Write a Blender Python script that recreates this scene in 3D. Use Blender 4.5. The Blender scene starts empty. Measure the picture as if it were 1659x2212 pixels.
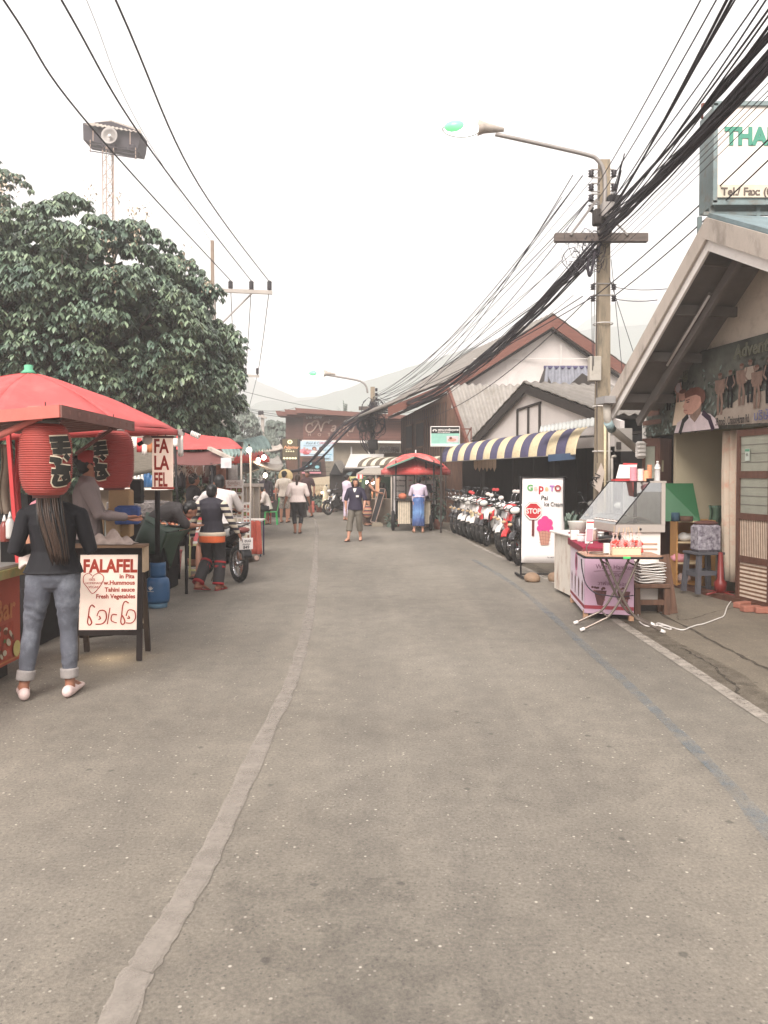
import bpy,math,random
import numpy as np
from mathutils import Vector,Matrix,noise,Euler
R=math.radians
random.seed(11)
sc=bpy.context.scene
COL=sc.collection

# ---------------------------------------------------------------- camera
F=1660.0;CX=829.5;PITCH=R(1.3);HCAM=1.6;SHIFT=-40.3
CYP=1106+SHIFT
cd=bpy.data.cameras.new('camera');cam=bpy.data.objects.new('camera',cd);COL.objects.link(cam)
cd.sensor_fit='HORIZONTAL';cd.sensor_width=36;cd.lens=36*F/1659
cd.shift_y=SHIFT/1659;cd.clip_start=0.05;cd.clip_end=6000
cam.location=(0,0,HCAM);cam.rotation_euler=(R(90)-PITCH,0,0)
sc.camera=cam

# ---------------------------------------------------------------- world, sun, exposure
w=bpy.data.worlds.new('World');sc.world=w;w.use_nodes=True
nt=w.node_tree;nt.nodes.clear()
out=nt.nodes.new('ShaderNodeOutputWorld');bg=nt.nodes.new('ShaderNodeBackground')
sky=nt.nodes.new('ShaderNodeTexSky');sky.sky_type='NISHITA';sky.sun_disc=False
SUN_EL,SUN_ROT=R(40),R(196)
sky.sun_elevation=SUN_EL;sky.sun_rotation=SUN_ROT;sky.air_density=1.0;sky.dust_density=5;sky.ozone_density=1
hs=nt.nodes.new('ShaderNodeHueSaturation');hs.inputs['Saturation'].default_value=0.12
mx=nt.nodes.new('ShaderNodeMix');mx.data_type='RGBA';mx.inputs[0].default_value=0.86
tc=nt.nodes.new('ShaderNodeTexCoord');cn=nt.nodes.new('ShaderNodeTexNoise');cn.inputs['Scale'].default_value=1.6;cn.inputs['Detail'].default_value=4
cr=nt.nodes.new('ShaderNodeValToRGB')
cr.color_ramp.elements[0].position=0.3;cr.color_ramp.elements[0].color=(8.9,8.65,8.6,1)
cr.color_ramp.elements[1].position=0.7;cr.color_ramp.elements[1].color=(9.7,9.45,9.35,1)
nt.links.new(tc.outputs['Generated'],cn.inputs['Vector']);nt.links.new(cn.outputs['Fac'],cr.inputs['Fac'])
nt.links.new(sky.outputs[0],hs.inputs['Color']);nt.links.new(hs.outputs[0],mx.inputs[6]);nt.links.new(cr.outputs[0],mx.inputs[7])
nt.links.new(mx.outputs[2],bg.inputs['Color']);bg.inputs['Strength'].default_value=0.083
nt.links.new(bg.outputs[0],out.inputs['Surface'])
sl=bpy.data.lights.new('sun','SUN');sl.energy=4.0;sl.angle=R(34);sl.color=(1,.95,.9)
so=bpy.data.objects.new('sun',sl);COL.objects.link(so)
so.rotation_euler=(R(90)-SUN_EL,0,R(180)-SUN_ROT)
sc.view_settings.view_transform='Standard';sc.view_settings.look='None';sc.view_settings.exposure=0.88;sc.view_settings.gamma=1
sc.cycles.max_bounces=6;sc.cycles.diffuse_bounces=3;sc.cycles.transparent_max_bounces=12
sc.cycles.use_denoising=True
sc.cycles.volume_bounces=4;sc.cycles.max_bounces=8

# ---------------------------------------------------------------- picture -> place (each call names the real distance d in metres)
def W(x,y,d):
 a=(x-CX)/F;b=-(y-CYP)/F
 r=Vector((a,math.cos(PITCH)+b*math.sin(PITCH),-math.sin(PITCH)+b*math.cos(PITCH)))
 r*=d/r.y
 return Vector((r.x,r.y,HCAM+r.z))
def G(x,y,z=0.0):
 a=(x-CX)/F;b=-(y-CYP)/F
 r=Vector((a,math.cos(PITCH)+b*math.sin(PITCH),-math.sin(PITCH)+b*math.cos(PITCH)))
 r*=(z-HCAM)/r.z
 return Vector((r.x,r.y,z))
def lin(c):
 return tuple(((v/255)/12.92 if v/255<=.04045 else((v/255+.055)/1.055)**2.4)for v in c)

# ---------------------------------------------------------------- materials
MATS={}
def mat(name,col,rough=.75,var=.12,scale=6,metal=0,bump=0,emit=0,alpha=1,trans=0,dirt=None,stretch=(1,1,1),col2=None,spec=.4):
 if name in MATS:return MATS[name]
 m=bpy.data.materials.new(name);MATS[name]=m;m.use_nodes=True
 n=m.node_tree.nodes;l=m.node_tree.links;b=n['Principled BSDF']
 b.inputs['Roughness'].default_value=rough;b.inputs['Metallic'].default_value=metal
 b.inputs['Specular IOR Level'].default_value=spec
 c=tuple(col)+(1,)
 tcn=n.new('ShaderNodeTexCoord');mp=n.new('ShaderNodeMapping');mp.inputs['Scale'].default_value=stretch
 l.new(tcn.outputs['Object'],mp.inputs['Vector'])
 nz=n.new('ShaderNodeTexNoise');nz.inputs['Scale'].default_value=scale;nz.inputs['Detail'].default_value=6;nz.inputs['Roughness'].default_value=.65
 l.new(mp.outputs[0],nz.inputs['Vector'])
 rp=n.new('ShaderNodeValToRGB');rp.color_ramp.elements[0].position=.3;rp.color_ramp.elements[1].position=.7
 if col2 is None:
  rp.color_ramp.elements[0].color=tuple(v*(1-var)for v in col)+(1,)
  rp.color_ramp.elements[1].color=tuple(min(1,v*(1+var))for v in col)+(1,)
 else:
  rp.color_ramp.elements[0].color=tuple(col)+(1,);rp.color_ramp.elements[1].color=tuple(col2)+(1,)
 l.new(nz.outputs['Fac'],rp.inputs['Fac']);last=rp.outputs[0]
 if dirt:
  dcol,amt,dsc=dirt
  n2=n.new('ShaderNodeTexNoise');n2 .inputs['Scale'].default_value=dsc;n2 .inputs['Detail'].default_value=8;n2 .inputs['Roughness'].default_value=.7
  l.new(mp.outputs[0],n2 .inputs['Vector'])
  r2=n.new('ShaderNodeValToRGB');r2 .color_ramp.elements[0].position=.5;r2 .color_ramp.elements[1].position=.72
  r2 .color_ramp.elements[1].color=(amt,amt,amt,1)
  l.new(n2 .outputs['Fac'],r2 .inputs['Fac'])
  mm=n.new('ShaderNodeMix');mm.data_type='RGBA';l.new(r2 .outputs[0],mm.inputs[0]);l.new(last,mm.inputs[6]);mm.inputs[7].default_value=tuple(dcol)+(1,)
  last=mm.outputs[2]
 l.new(last,b.inputs['Base Color'])
 if emit:
  l.new(last,b.inputs['Emission Color']);b.inputs['Emission Strength'].default_value=emit
 if alpha<1:b.inputs['Alpha'].default_value=alpha
 if trans:b.inputs['Transmission Weight'].default_value=trans;b.inputs['IOR'].default_value=1.05
 if bump:
  bp=n.new('ShaderNodeBump');bp.inputs['Strength'].default_value=bump;bp.inputs['Distance'].default_value=.02
  l.new(nz.outputs['Fac'],bp.inputs['Height']);l.new(bp.outputs[0],b.inputs['Normal'])
 return m
def M8(name,rgb,**k):  # colour given as it looks in daylight, 0-255
 g=k.pop('k',.62)*(.62 if max(rgb)<105 else 1)
 return mat(name,tuple(v*g for v in lin(rgb)),**k)
def stripes(name,cols,axis,freq,rough=.8,wave=0,soft=False,offs=0,noisev=.1,bumpw=0):
 """hard colour bands across an object axis; freq = bands per metre"""
 if name in MATS:return MATS[name]
 m=bpy.data.materials.new(name);MATS[name]=m;m.use_nodes=True
 n=m.node_tree.nodes;l=m.node_tree.links;b=n['Principled BSDF'];b.inputs['Roughness'].default_value=rough
 tcn=n.new('ShaderNodeTexCoord');sp=n.new('ShaderNodeSeparateXYZ');l.new(tcn.outputs['Object'],sp.inputs[0])
 mu=n.new('ShaderNodeMath');mu.operation='MULTIPLY_ADD';mu.inputs[1].default_value=freq/len(cols);mu.inputs[2].default_value=offs+50
 l.new(sp.outputs['XYZ'.index(axis)],mu.inputs[0])
 fr=n.new('ShaderNodeMath');fr.operation='FRACT';l.new(mu.outputs[0],fr.inputs[0])
 rp=n.new('ShaderNodeValToRGB');rp.color_ramp.interpolation='CONSTANT'
 els=rp.color_ramp.elements
 els[0].position=0;els[0].color=tuple(cols[0])+(1,)
 els[1].position=1/len(cols);els[1].color=tuple(cols[1])+(1,)
 for i in range(2,len(cols)):
  e=els.new(i/len(cols));e.color=tuple(cols[i])+(1,)
 l.new(fr.outputs[0],rp.inputs[0])
 nz=n.new('ShaderNodeTexNoise');nz.inputs['Scale'].default_value=14;nz.inputs['Detail'].default_value=6;l.new(tcn.outputs['Object'],nz.inputs['Vector'])
 mr=n.new('ShaderNodeMapRange');mr.inputs[3].default_value=1-noisev*2;mr.inputs[4].default_value=1+noisev;l.new(nz.outputs['Fac'],mr.inputs[0])
 mm=n.new('ShaderNodeVectorMath');mm.operation='SCALE';l.new(rp.outputs[0],mm.inputs[0]);l.new(mr.outputs[0],mm.inputs[3])
 l.new(mm.outputs[0],b.inputs['Base Color'])
 if bumpw:
  wv=n.new('ShaderNodeTexWave');wv.inputs['Scale'].default_value=bumpw;wv.bands_direction=axis;l.new(tcn.outputs['Object'],wv.inputs['Vector'])
  bp=n.new('ShaderNodeBump');bp.inputs['Strength'].default_value=.5;bp.inputs['Distance'].default_value=.01
  l.new(wv.outputs['Fac'],bp.inputs['Height']);l.new(bp.outputs[0],b.inputs['Normal'])
 return m
def glass(name,tint=(.8,.85,.85),alpha=.25,rough=.04):
 return mat(name,tint,rough=rough,var=.02,alpha=alpha,spec=.8)

# ---------------------------------------------------------------- mesh building
class MB:
 def __init__(s):s.v=[];s.f=[];s.mi=[];s.sm=[];s.mats=[]
 def m(s,mt):
  if mt is None:return 0
  if mt not in s.mats:s.mats.append(mt)
  return s.mats.index(mt)
 def add(s,vs,fs,mt=None,smooth=False,X=None):
  o=len(s.v);i=s.m(mt)
  s.v+=[tuple(X@Vector(p))if X is not None else tuple(p)for p in vs]
  s.f+=[tuple(a+o for a in f)for f in fs];s.mi+=[i]*len(fs);s.sm+=[smooth]*len(fs)
  return s
 def box(s,c,sz,mt=None,rz=0,X=None,taper=1,ch=0):
  x,y,z=sz[0]/2,sz[1]/2,sz[2]/2
  Mx=Matrix.Translation(c)@(Matrix.Rotation(rz,4,'Z')if not isinstance(rz,Matrix)else rz)
  if X is not None:Mx=X@Mx
  if ch:
   ch=min(ch,.45*min(sz))
   vs=[];rings=[]
   for(zz,ins)in((-z,ch),(-z+ch,0),(z-ch,0),(z,ch)):
    a,b2=x-ins,y-ins
    k=ch if ins==0 else ch*.5
    ring=[(a-k,-b2),(a,-b2+k),(a,b2-k),(a-k,b2),(-a+k,b2),(-a,b2-k),(-a,-b2+k),(-a+k,-b2)]
    rings.append([len(vs)+i for i in range(8)]);vs+=[(p[0],p[1],zz)for p in ring]
   fs=[tuple(reversed(rings[0])),tuple(rings[-1])]
   for q in range(3):
    for i in range(8):
     j=(i+1)%8;fs.append((rings[q][i],rings[q][j],rings[q+1][j],rings[q+1][i]))
   return s.add(vs,fs,mt,False,Mx)
  t=taper
  vs=[(-x,-y,-z),(x,-y,-z),(x,y,-z),(-x,y,-z),(-x*t,-y*t,z),(x*t,-y*t,z),(x*t,y*t,z),(-x*t,y*t,z)]
  return s.add(vs,[(3,2,1,0),(4,5,6,7),(0,1,5,4),(1,2,6,5),(2,3,7,6),(3,0,4,7)],mt,False,Mx)
 def bar(s,a,b,wd,hg,mt=None,up=(0,0,1)):
  a,b=Vector(a),Vector(b);d=(b-a);L=d.length
  if L<1e-6:return s
  d/=L;u=Vector(up)
  if abs(d.dot(u))>.98:u=Vector((1,0,0))
  r=d.cross(u).normalized();u=r.cross(d)
  X=Matrix((r,d,u)).transposed().to_4x4();X.translation=(a+b)/2
  return s.box((0,0,0),(wd,L,hg),mt,X=X)
 def tube(s,pts,r,n=8,mt=None,caps=True,closed=False,smooth=True):
  pts=[Vector(p)for p in pts];k=len(pts)
  rr=r if isinstance(r,(list,tuple))else[r]*k
  vs=[];prev=None
  for i,p in enumerate(pts):
   if closed:t=(pts[(i+1)%k]-pts[i-1])
   else:t=(pts[min(i+1,k-1)]-pts[max(i-1,0)])
   if t.length<1e-9:t=Vector((0,0,1))
   t.normalize()
   if prev is None:
    u=Vector((0,0,1))if abs(t.z)<.95 else Vector((1,0,0))
   else:u=prev
   a=t.cross(u)
   if a.length<1e-6:a=t.cross(Vector((1,0,0)))
   a.normalize();b=a.cross(t);prev=b
   q=rr[i];rx,ry=(q if isinstance(q,(tuple,list))else(q,q))
   for j in range(n):
    an=2*math.pi*j/n
    vs.append(p+a*math.cos(an)*rx+b*math.sin(an)*ry)
  fs=[]
  for i in range(k if closed else k-1):
   for j in range(n):
    jj=(j+1)%n;ii=(i+1)%k
    fs.append((i*n+j,ii*n+j,ii*n+jj,i*n+jj))
  s.add(vs,fs,mt,smooth)
  if caps and not closed:
   o=len(s.v)-len(vs)
   s.f.append(tuple(o+j for j in range(n)));s.f.append(tuple(o+(k-1)*n+n-1-j for j in range(n)))
   s.mi+=[s.m(mt)]*2;s.sm+=[False]*2
  return s
 def lathe(s,prof,c=(0,0,0),n=20,mt=None,smooth=True,X=None,sx=1,sy=1):
  vs=[];k=len(prof)
  for(r,z)in prof:
   for j in range(n):
    an=2*math.pi*j/n;vs.append((c[0]+r*math.cos(an)*sx,c[1]+r*math.sin(an)*sy,c[2]+z))
  fs=[(i*n+j,i*n+(j+1)%n,(i+1)*n+(j+1)%n,(i+1)*n+j)for i in range(k-1)for j in range(n)]
  if prof[0][0]>1e-4:fs.append(tuple(reversed(range(n))))
  if prof[-1][0]>1e-4:fs.append(tuple((k-1)*n+j for j in range(n)))
  return s.add(vs,fs,mt,smooth,X)
 def ball(s,c,r,mt=None,n=14,k=9,X=None,sm=True):
  if not isinstance(r,(tuple,list)):r=(r,r,r)
  vs=[]
  for i in range(k+1):
   th=math.pi*i/k
   for j in range(n):
    an=2*math.pi*j/n
    vs.append((c[0]+r[0]*math.sin(th)*math.cos(an),c[1]+r[1]*math.sin(th)*math.sin(an),c[2]-r[2]*math.cos(th)))
  fs=[(i*n+j,i*n+(j+1)%n,(i+1)*n+(j+1)%n,(i+1)*n+j)for i in range(k)for j in range(n)]
  return s.add(vs,fs,mt,sm,X)
 def quad(s,a,b,c,d,mt=None):return s.add([a,b,c,d],[(0,1,2,3)],mt)
 def poly(s,pts,mt=None):return s.add(pts,[tuple(range(len(pts)))],mt)
 def slab(s,pts,th,mt=None,mt2=None):
  """flat polygon given thickness th (vector or metres along its normal)"""
  P=[Vector(p)for p in pts]
  if not isinstance(th,Vector):
   nn=Vector((0,0,0))
   for i in range(len(P)):nn+=P[i].cross(P[(i+1)%len(P)])
   th=nn.normalized()*th
  k=len(P);Q=[p+th for p in P]
  s.add(P+Q,[tuple(reversed(range(k)))]+[(i,(i+1)%k,k+(i+1)%k,k+i)for i in range(k)],mt)
  o=len(s.v)-2*k
  s.f.append(tuple(o+k+i for i in range(k)));s.mi.append(s.m(mt2 or mt));s.sm.append(False)
  return s
 def grid(s,fn,nu,nv,mt=None,smooth=True,th=0):
  """surface fn(u,v) for u,v in 0..1; th>0 makes it a closed shell"""
  A=[[Vector(fn(i/nu,j/nv))for j in range(nv+1)]for i in range(nu+1)]
  idx=lambda i,j:i*(nv+1)+j
  vs=[A[i][j]for i in range(nu+1)for j in range(nv+1)]
  fs=[(idx(i,j),idx(i+1,j),idx(i+1,j+1),idx(i,j+1))for i in range(nu)for j in range(nv)]
  if th:
   o=len(vs);nrm=[]
   for i in range(nu+1):
    for j in range(nv+1):
     du=A[min(i+1,nu)][j]-A[max(i-1,0)][j];dv=A[i][min(j+1,nv)]-A[i][max(j-1,0)]
     q=du.cross(dv);q=q.normalized()if q.length>1e-9 else Vector((0,0,1));nrm.append(q)
   vs=vs+[vs[q]-nrm[q]*th for q in range(o)]
   fs+=[tuple(reversed([a+o for a in f]))for f in fs[:]]
   for i in range(nu):
    fs.append((idx(i,0),o+idx(i,0),o+idx(i+1,0),idx(i+1,0)));fs.append((idx(i+1,nv),o+idx(i+1,nv),o+idx(i,nv),idx(i,nv)))
   for j in range(nv):
    fs.append((idx(0,j+1),o+idx(0,j+1),o+idx(0,j),idx(0,j)));fs.append((idx(nu,j),o+idx(nu,j),o+idx(nu,j+1),idx(nu,j+1)))
  return s.add(vs,fs,mt,smooth)
 def torus(s,c,R_,r,axis='X',n=28,k=8,mt=None,ry=None):
  pts=[]
  for i in range(n):
   a=2*math.pi*i/n;ca,sa=math.cos(a)*R_,math.sin(a)*R_
   pts.append(Vector(c)+(Vector((0,ca,sa))if axis=='X'else Vector((ca,0,sa))if axis=='Y'else Vector((ca,sa,0))))
  vs=[]
  ax={'X':Vector((1,0,0)),'Y':Vector((0,1,0)),'Z':Vector((0,0,1))}[axis]
  for p in pts:
   o=(p-Vector(c)).normalized()
   for j in range(k):
    a=2*math.pi*j/k;vs.append(p+o*math.cos(a)*r+ax*math.sin(a)*(ry or r))
  fs=[(i*k+j,((i+1)%n)*k+j,((i+1)%n)*k+(j+1)%k,i*k+(j+1)%k)for i in range(n)for j in range(k)]
  return s.add(vs,fs,mt,True)
 def build(s,name,parent=None,loc=(0,0,0),rz=0,fix=True):
  me=bpy.data.meshes.new(name);me.from_pydata([tuple(v)for v in s.v],[],s.f)
  for mt in s.mats:me.materials.append(mt)
  me.polygons.foreach_set('material_index',s.mi);me.polygons.foreach_set('use_smooth',s.sm)
  me.update()
  o=bpy.data.objects.new(name,me);COL.objects.link(o)
  o.location=loc;o.rotation_euler=(0,0,rz)
  if parent is not None:o.parent=parent
  return o
def tag(o,label=None,cat=None,group=None,kind=None):
 if label:o['label']=label
 if cat:o['category']=cat
 if group:o['group']=group
 if kind:o['kind']=kind
 return o
def thing(name,label,cat,loc=(0,0,0),rz=0,group=None):
 o=bpy.data.objects.new(name,None);COL.objects.link(o);o.empty_display_size=.2
 o.location=loc;o.rotation_euler=(0,0,rz)
 return tag(o,label,cat,group)
def struct(o):o['kind']='structure';return o
def copy_tree(o,parent=None):
 c=o.copy();COL.objects.link(c);c.parent=parent
 for ch in list(o.children):copy_tree(ch,c)
 return c
def face(o,r,u):
 """matrix of a flat picture: origin, right and up vectors"""
 r=Vector(r).normalized();u=Vector(u);u=(u-r*u.dot(r)).normalized();n=r.cross(u)
 X=Matrix((r,u,n)).transposed().to_4x4();X.translation=Vector(o);return X
def text(body,size,X,mt,parent=None,th=.002,align='LEFT',bold=0,shear=0,name='lettering',sx=1,lh=1.0,local=True,join=None,z=0.0):
 c=bpy.data.curves.new('t','FONT');c.body=body;c.size=size;c.extrude=th;c.align_x=align;c.offset=bold;c.shear=shear;c.space_line=lh;c.resolution_u=3
 o=bpy.data.objects.new('t',c);COL.objects.link(o)
 dg=bpy.context.evaluated_depsgraph_get();me=bpy.data.meshes.new_from_object(o.evaluated_get(dg))
 bpy.data.objects.remove(o)
 Xm=X@Matrix.Translation((0,0,z+th))@Matrix.Diagonal((sx,1,1,1))
 if join is not None:
  join.add([v.co for v in me.vertices],[tuple(p.vertices)for p in me.polygons],mt,False,Xm)
  bpy.data.meshes.remove(me);return None
 me.transform(Xm);me.materials.clear();me.materials.append(mt);me.name=name
 q=bpy.data.objects.new(name,me);COL.objects.link(q)
 if parent is not None:q.parent=parent
 return q
class Pic:
 """flat printed picture: every shape is a thin layer on the board"""
 def __init__(s,X):s.X=X;s.b=MB();s.z=.0015;s.dz=.0002
 def poly(s,pts,mt):
  s.z+=s.dz;s.b.add([(p[0],p[1],s.z)for p in pts],[tuple(range(len(pts)))],mt,False,s.X)
 def rect(s,x0,y0,x1,y1,mt):s.poly([(x0,y0),(x1,y0),(x1,y1),(x0,y1)],mt)
 def ell(s,cx,cy,rx,ry,mt,n=18,rot=0):
  s.poly([(cx+math.cos(a)*rx*math.cos(rot)-math.sin(a)*ry*math.sin(rot),cy+math.cos(a)*rx*math.sin(rot)+math.sin(a)*ry*math.cos(rot))for a in[2*math.pi*i/n for i in range(n)]],mt)
 def line(s,pts,wd,mt):
  for a,b in zip(pts[:-1],pts[1:]):
   a=Vector(a);b=Vector(b);t=(b-a)
   if t.length<1e-6:continue
   t.normalize();q=Vector((-t.y,t.x))*wd/2;e=t*wd*.3
   s.poly([a-q-e,b-q+e,b+q+e,a+q-e],mt)
 def text(s,body,x,y,size,mt,**k):
  s.z+=.0004
  text(body,size,s.X@Matrix.Translation((x,y,0)),mt,th=.0004,join=s.b,z=s.z,**k)
 def build(s,name='print',parent=None):return s.b.build(name,parent)
def corr(p0,p1,p2,p3,waves,amp,mt,th=.012,nv=8,sag=0,tiles=0):
 """corrugated sheet: p0->p1 along the eave (waves), p3->p2 along the ridge"""
 p0,p1,p2,p3=map(Vector,(p0,p1,p2,p3))
 nn=(p1-p0).cross(p3-p0).normalized()
 if nn.z<0:nn=-nn
 b=MB()
 def fn(u,v):
  p=(p0 .lerp(p1,u)).lerp(p3 .lerp(p2,u),v)
  h=math.sin(u*waves*2*math.pi)*amp
  if tiles:h+=(1-(v*tiles)%1.0)*.03
  return p+nn*h+Vector((0,0,-sag*math.sin(math.pi*v)))
 b.grid(fn,waves*6,nv,mt,True,th)
 return b
def rootmesh(mb,name,label,cat,group=None,loc=None):
 """a one-mesh thing whose origin sits at its base"""
 xs=np.array([tuple(v)for v in mb.v]);o0=Vector(((xs[:,0].min()+xs[:,0].max())/2,(xs[:,1].min()+xs[:,1].max())/2,xs[:,2].min()))
 mb.v=[tuple(Vector(v)-o0)for v in mb.v];o=mb.build(name);o.location=o0;return tag(o,label,cat,group)
# ================================================================= GROUND AND ROAD
gm=M8('ground_dirt',(150,140,128),scale=2,var=.2,bump=.3,k=.4)
b=MB();b.quad((-600,-60,0),(600,-60,0),(600,600,0),(-600,600,0),gm)
struct(b.build('ground',loc=(0,0,-.008)))
def asphalt(name,base,k2=1.0):
 m=bpy.data.materials.new(name);m.use_nodes=True;n=m.node_tree.nodes;l=m.node_tree.links;bs=n['Principled BSDF']
 bs.inputs['Roughness'].default_value=.82
 t=n.new('ShaderNodeTexCoord')
 def nz(sc_,det=6,rgh=.6,st=(1,1,1)):
  mp=n.new('ShaderNodeMapping');mp.inputs['Scale'].default_value=st;l.new(t.outputs['Object'],mp.inputs[0])
  q=n.new('ShaderNodeTexNoise');q.inputs['Scale'].default_value=sc_;q.inputs['Detail'].default_value=det;q.inputs['Roughness'].default_value=rgh;l.new(mp.outputs[0],q.inputs[0]);return q.outputs['Fac']
 def ramp(src,a,b_,ca,cb):
  r=n.new('ShaderNodeValToRGB');r.color_ramp.elements[0].position=a;r.color_ramp.elements[1].position=b_
  r.color_ramp.elements[0].color=ca+(1,);r.color_ramp.elements[1].color=cb+(1,);l.new(src,r.inputs[0]);return r.outputs[0]
 def mixc(f,a,b_,mode='MIX',fac=None):
  q=n.new('ShaderNodeMix');q.data_type='RGBA';q.blend_type=mode
  if fac is not None:q.inputs[0].default_value=fac
  else:l.new(f,q.inputs[0])
  l.new(a,q.inputs[6])
  if isinstance(b_,tuple):q.inputs[7].default_value=b_+(1,)
  else:l.new(b_,q.inputs[7])
  return q.outputs[2]
 w1=(1,1,1)
 trk=ramp(nz(1.1,4,.6,(1,.07,1)),.35,.65,(.84,.84,.85),(1.12,1.11,1.1))
 c0=ramp(nz(.5,8,.7,(1,.45,1)),.32,.68,tuple(v*.80 for v in base),tuple(v*1.17 for v in base))
 c0=mixc(None,c0,trk,'MULTIPLY',.9)
 c0=mixc(None,c0,ramp(nz(.22,5,.6),.38,.62,(.86,.85,.84),(1.1,1.1,1.1)),'MULTIPLY',1.0)
 c1=mixc(None,c0,ramp(nz(5,5,.7),.3,.7,(.82,.8,.8),(1.14,1.12,1.1)),'MULTIPLY',.8)
 c2=mixc(None,c1,ramp(nz(60,4,.75),.35,.65,(.74,.74,.74),(1.22,1.21,1.2)),'MULTIPLY',1.0)
 # pale stone chips
 vo=n.new('ShaderNodeTexVoronoi');vo.inputs['Scale'].default_value=26;l.new(t.outputs['Object'],vo.inputs['Vector'])
 chip=ramp(vo.outputs['Distance'],.11,.19,w1,(0,0,0))
 sepc=n.new('ShaderNodeSeparateColor');l.new(vo.outputs['Color'],sepc.inputs[0])
 pick=ramp(sepc.outputs[0],.86,.88,(0,0,0),w1)
 fm=n.new('ShaderNodeMath');fm.operation='MULTIPLY';l.new(chip,fm.inputs[0]);l.new(pick,fm.inputs[1])
 c3=mixc(fm.outputs[0],c2,tuple(min(1,v*2.3)for v in base))
 # tiny chips everywhere
 v3=n.new('ShaderNodeTexVoronoi');v3 .inputs['Scale'].default_value=48;l.new(t.outputs['Object'],v3 .inputs['Vector'])
 ch3=ramp(v3 .outputs['Distance'],.15,.28,w1,(0,0,0));s3=n.new('ShaderNodeSeparateColor');l.new(v3 .outputs['Color'],s3 .inputs[0])
 p3=ramp(s3 .outputs[1],.8,.84,(0,0,0),(.7,.7,.7));f3=n.new('ShaderNodeMath');f3 .operation='MULTIPLY';l.new(ch3,f3 .inputs[0]);l.new(p3,f3 .inputs[1])
 c4=mixc(f3 .outputs[0],c3,tuple(min(1,v*1.8)for v in base))
 p4=ramp(s3 .outputs[2],.85,.88,(0,0,0),(.8,.8,.8));f4=n.new('ShaderNodeMath');f4 .operation='MULTIPLY';l.new(ch3,f4 .inputs[0]);l.new(p4,f4 .inputs[1])
 c4=mixc(f4 .outputs[0],c4,tuple(v*.45 for v in base))
 # dark spots (gum, oil) sparse
 v2=n.new('ShaderNodeTexVoronoi');v2 .inputs['Scale'].default_value=5;l.new(t.outputs['Object'],v2 .inputs['Vector'])
 nd=n.new('ShaderNodeTexNoise');nd.inputs['Scale'].default_value=40;l.new(t.outputs['Object'],nd.inputs['Vector'])
 ad=n.new('ShaderNodeMath');ad.operation='MULTIPLY_ADD';ad.inputs[1].default_value=.12;l.new(nd.outputs['Fac'],ad.inputs[0]);l.new(v2 .outputs['Distance'],ad.inputs[2])
 sp=ramp(ad.outputs[0],.12,.17,(.75,.75,.75),(0,0,0))
 s2=n.new('ShaderNodeSeparateColor');l.new(v2 .outputs['Color'],s2 .inputs[0]);pk=ramp(s2 .outputs[1],.5,.52,(0,0,0),w1)
 f2=n.new('ShaderNodeMath');f2 .operation='MULTIPLY';l.new(sp,f2 .inputs[0]);l.new(pk,f2 .inputs[1])
 c5=mixc(f2 .outputs[0],c4,tuple(v*.4 for v in base))
 l.new(c5,bs.inputs['Base Color'])
 bp=n.new('ShaderNodeBump');bp.inputs['Strength'].default_value=.35;bp.inputs['Distance'].default_value=.01;l.new(nz(90,3,.7),bp.inputs['Height']);l.new(bp.outputs[0],bs.inputs['Normal'])
 return m
def gp(lst,z=0.0):return[Vector((G(x,y).x,G(x,y).y,z))for x,y in lst]
def smooth_line(pts,n=8):
 out=[];k=len(pts)
 for i in range(k-1):
  p0,p1,p2,p3=pts[max(i-1,0)],pts[i],pts[i+1],pts[min(i+2,k-1)]
  for j in range(n):
   t=j/n
   out.append(.5*((2*p1)+(p2-p0)*t+(2*p0-5*p1+4*p2-p3)*t*t+(3*p1-p0-3*p2+p3)*t**3))
 out.append(pts[-1]);return out
def strip(pts,wd,z,mt,name,jit=0):
 b=MB();L=[]
 for i,p in enumerate(pts):
  t=(pts[min(i+1,len(pts)-1)]-pts[max(i-1,0)]).normalized();q=Vector((-t.y,t.x,0))
  ww=wd*(1+random.uniform(-jit,jit))/2
  L.append((p+q*ww,p-q*ww))
 for a,c in zip(L[:-1],L[1:]):b.quad((a[0].x,a[0].y,z),(a[1].x,a[1].y,z),(c[1].x,c[1].y,z),(c[0].x,c[0].y,z),mt)
 return struct(b.build(name))
KERB=[Vector((2.5,-8,0)),Vector((2.5,3,0))]+gp([(1659,1555),(1400,1385),(1210,1265),(1101,1213),(1022,1175),(975,1150)])+[Vector((1.5,24.5,0)),Vector((.6,31,0)),Vector((-.8,36,0))]
KL=smooth_line(KERB,6)
rm=asphalt('asphalt',tuple(v*.455 for v in lin((173,165,152))))
b=MB()
LE=[Vector((-14,p.y,0))for p in KL]
for i in range(len(KL)-1):b.quad(LE[i],LE[i+1],KL[i+1],KL[i],rm)
struct(b.build('road',loc=(0,0,-.004)))
cm=asphalt('concrete',tuple(v*.44 for v in lin((168,156,138))))
b=MB()
for i in range(len(KL)-1):b.quad(KL[i],KL[i+1],(15,KL[i+1].y,0),(15,KL[i].y,0),cm)
struct(b.build('pavement',loc=(0,0,-.002)))
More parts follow.
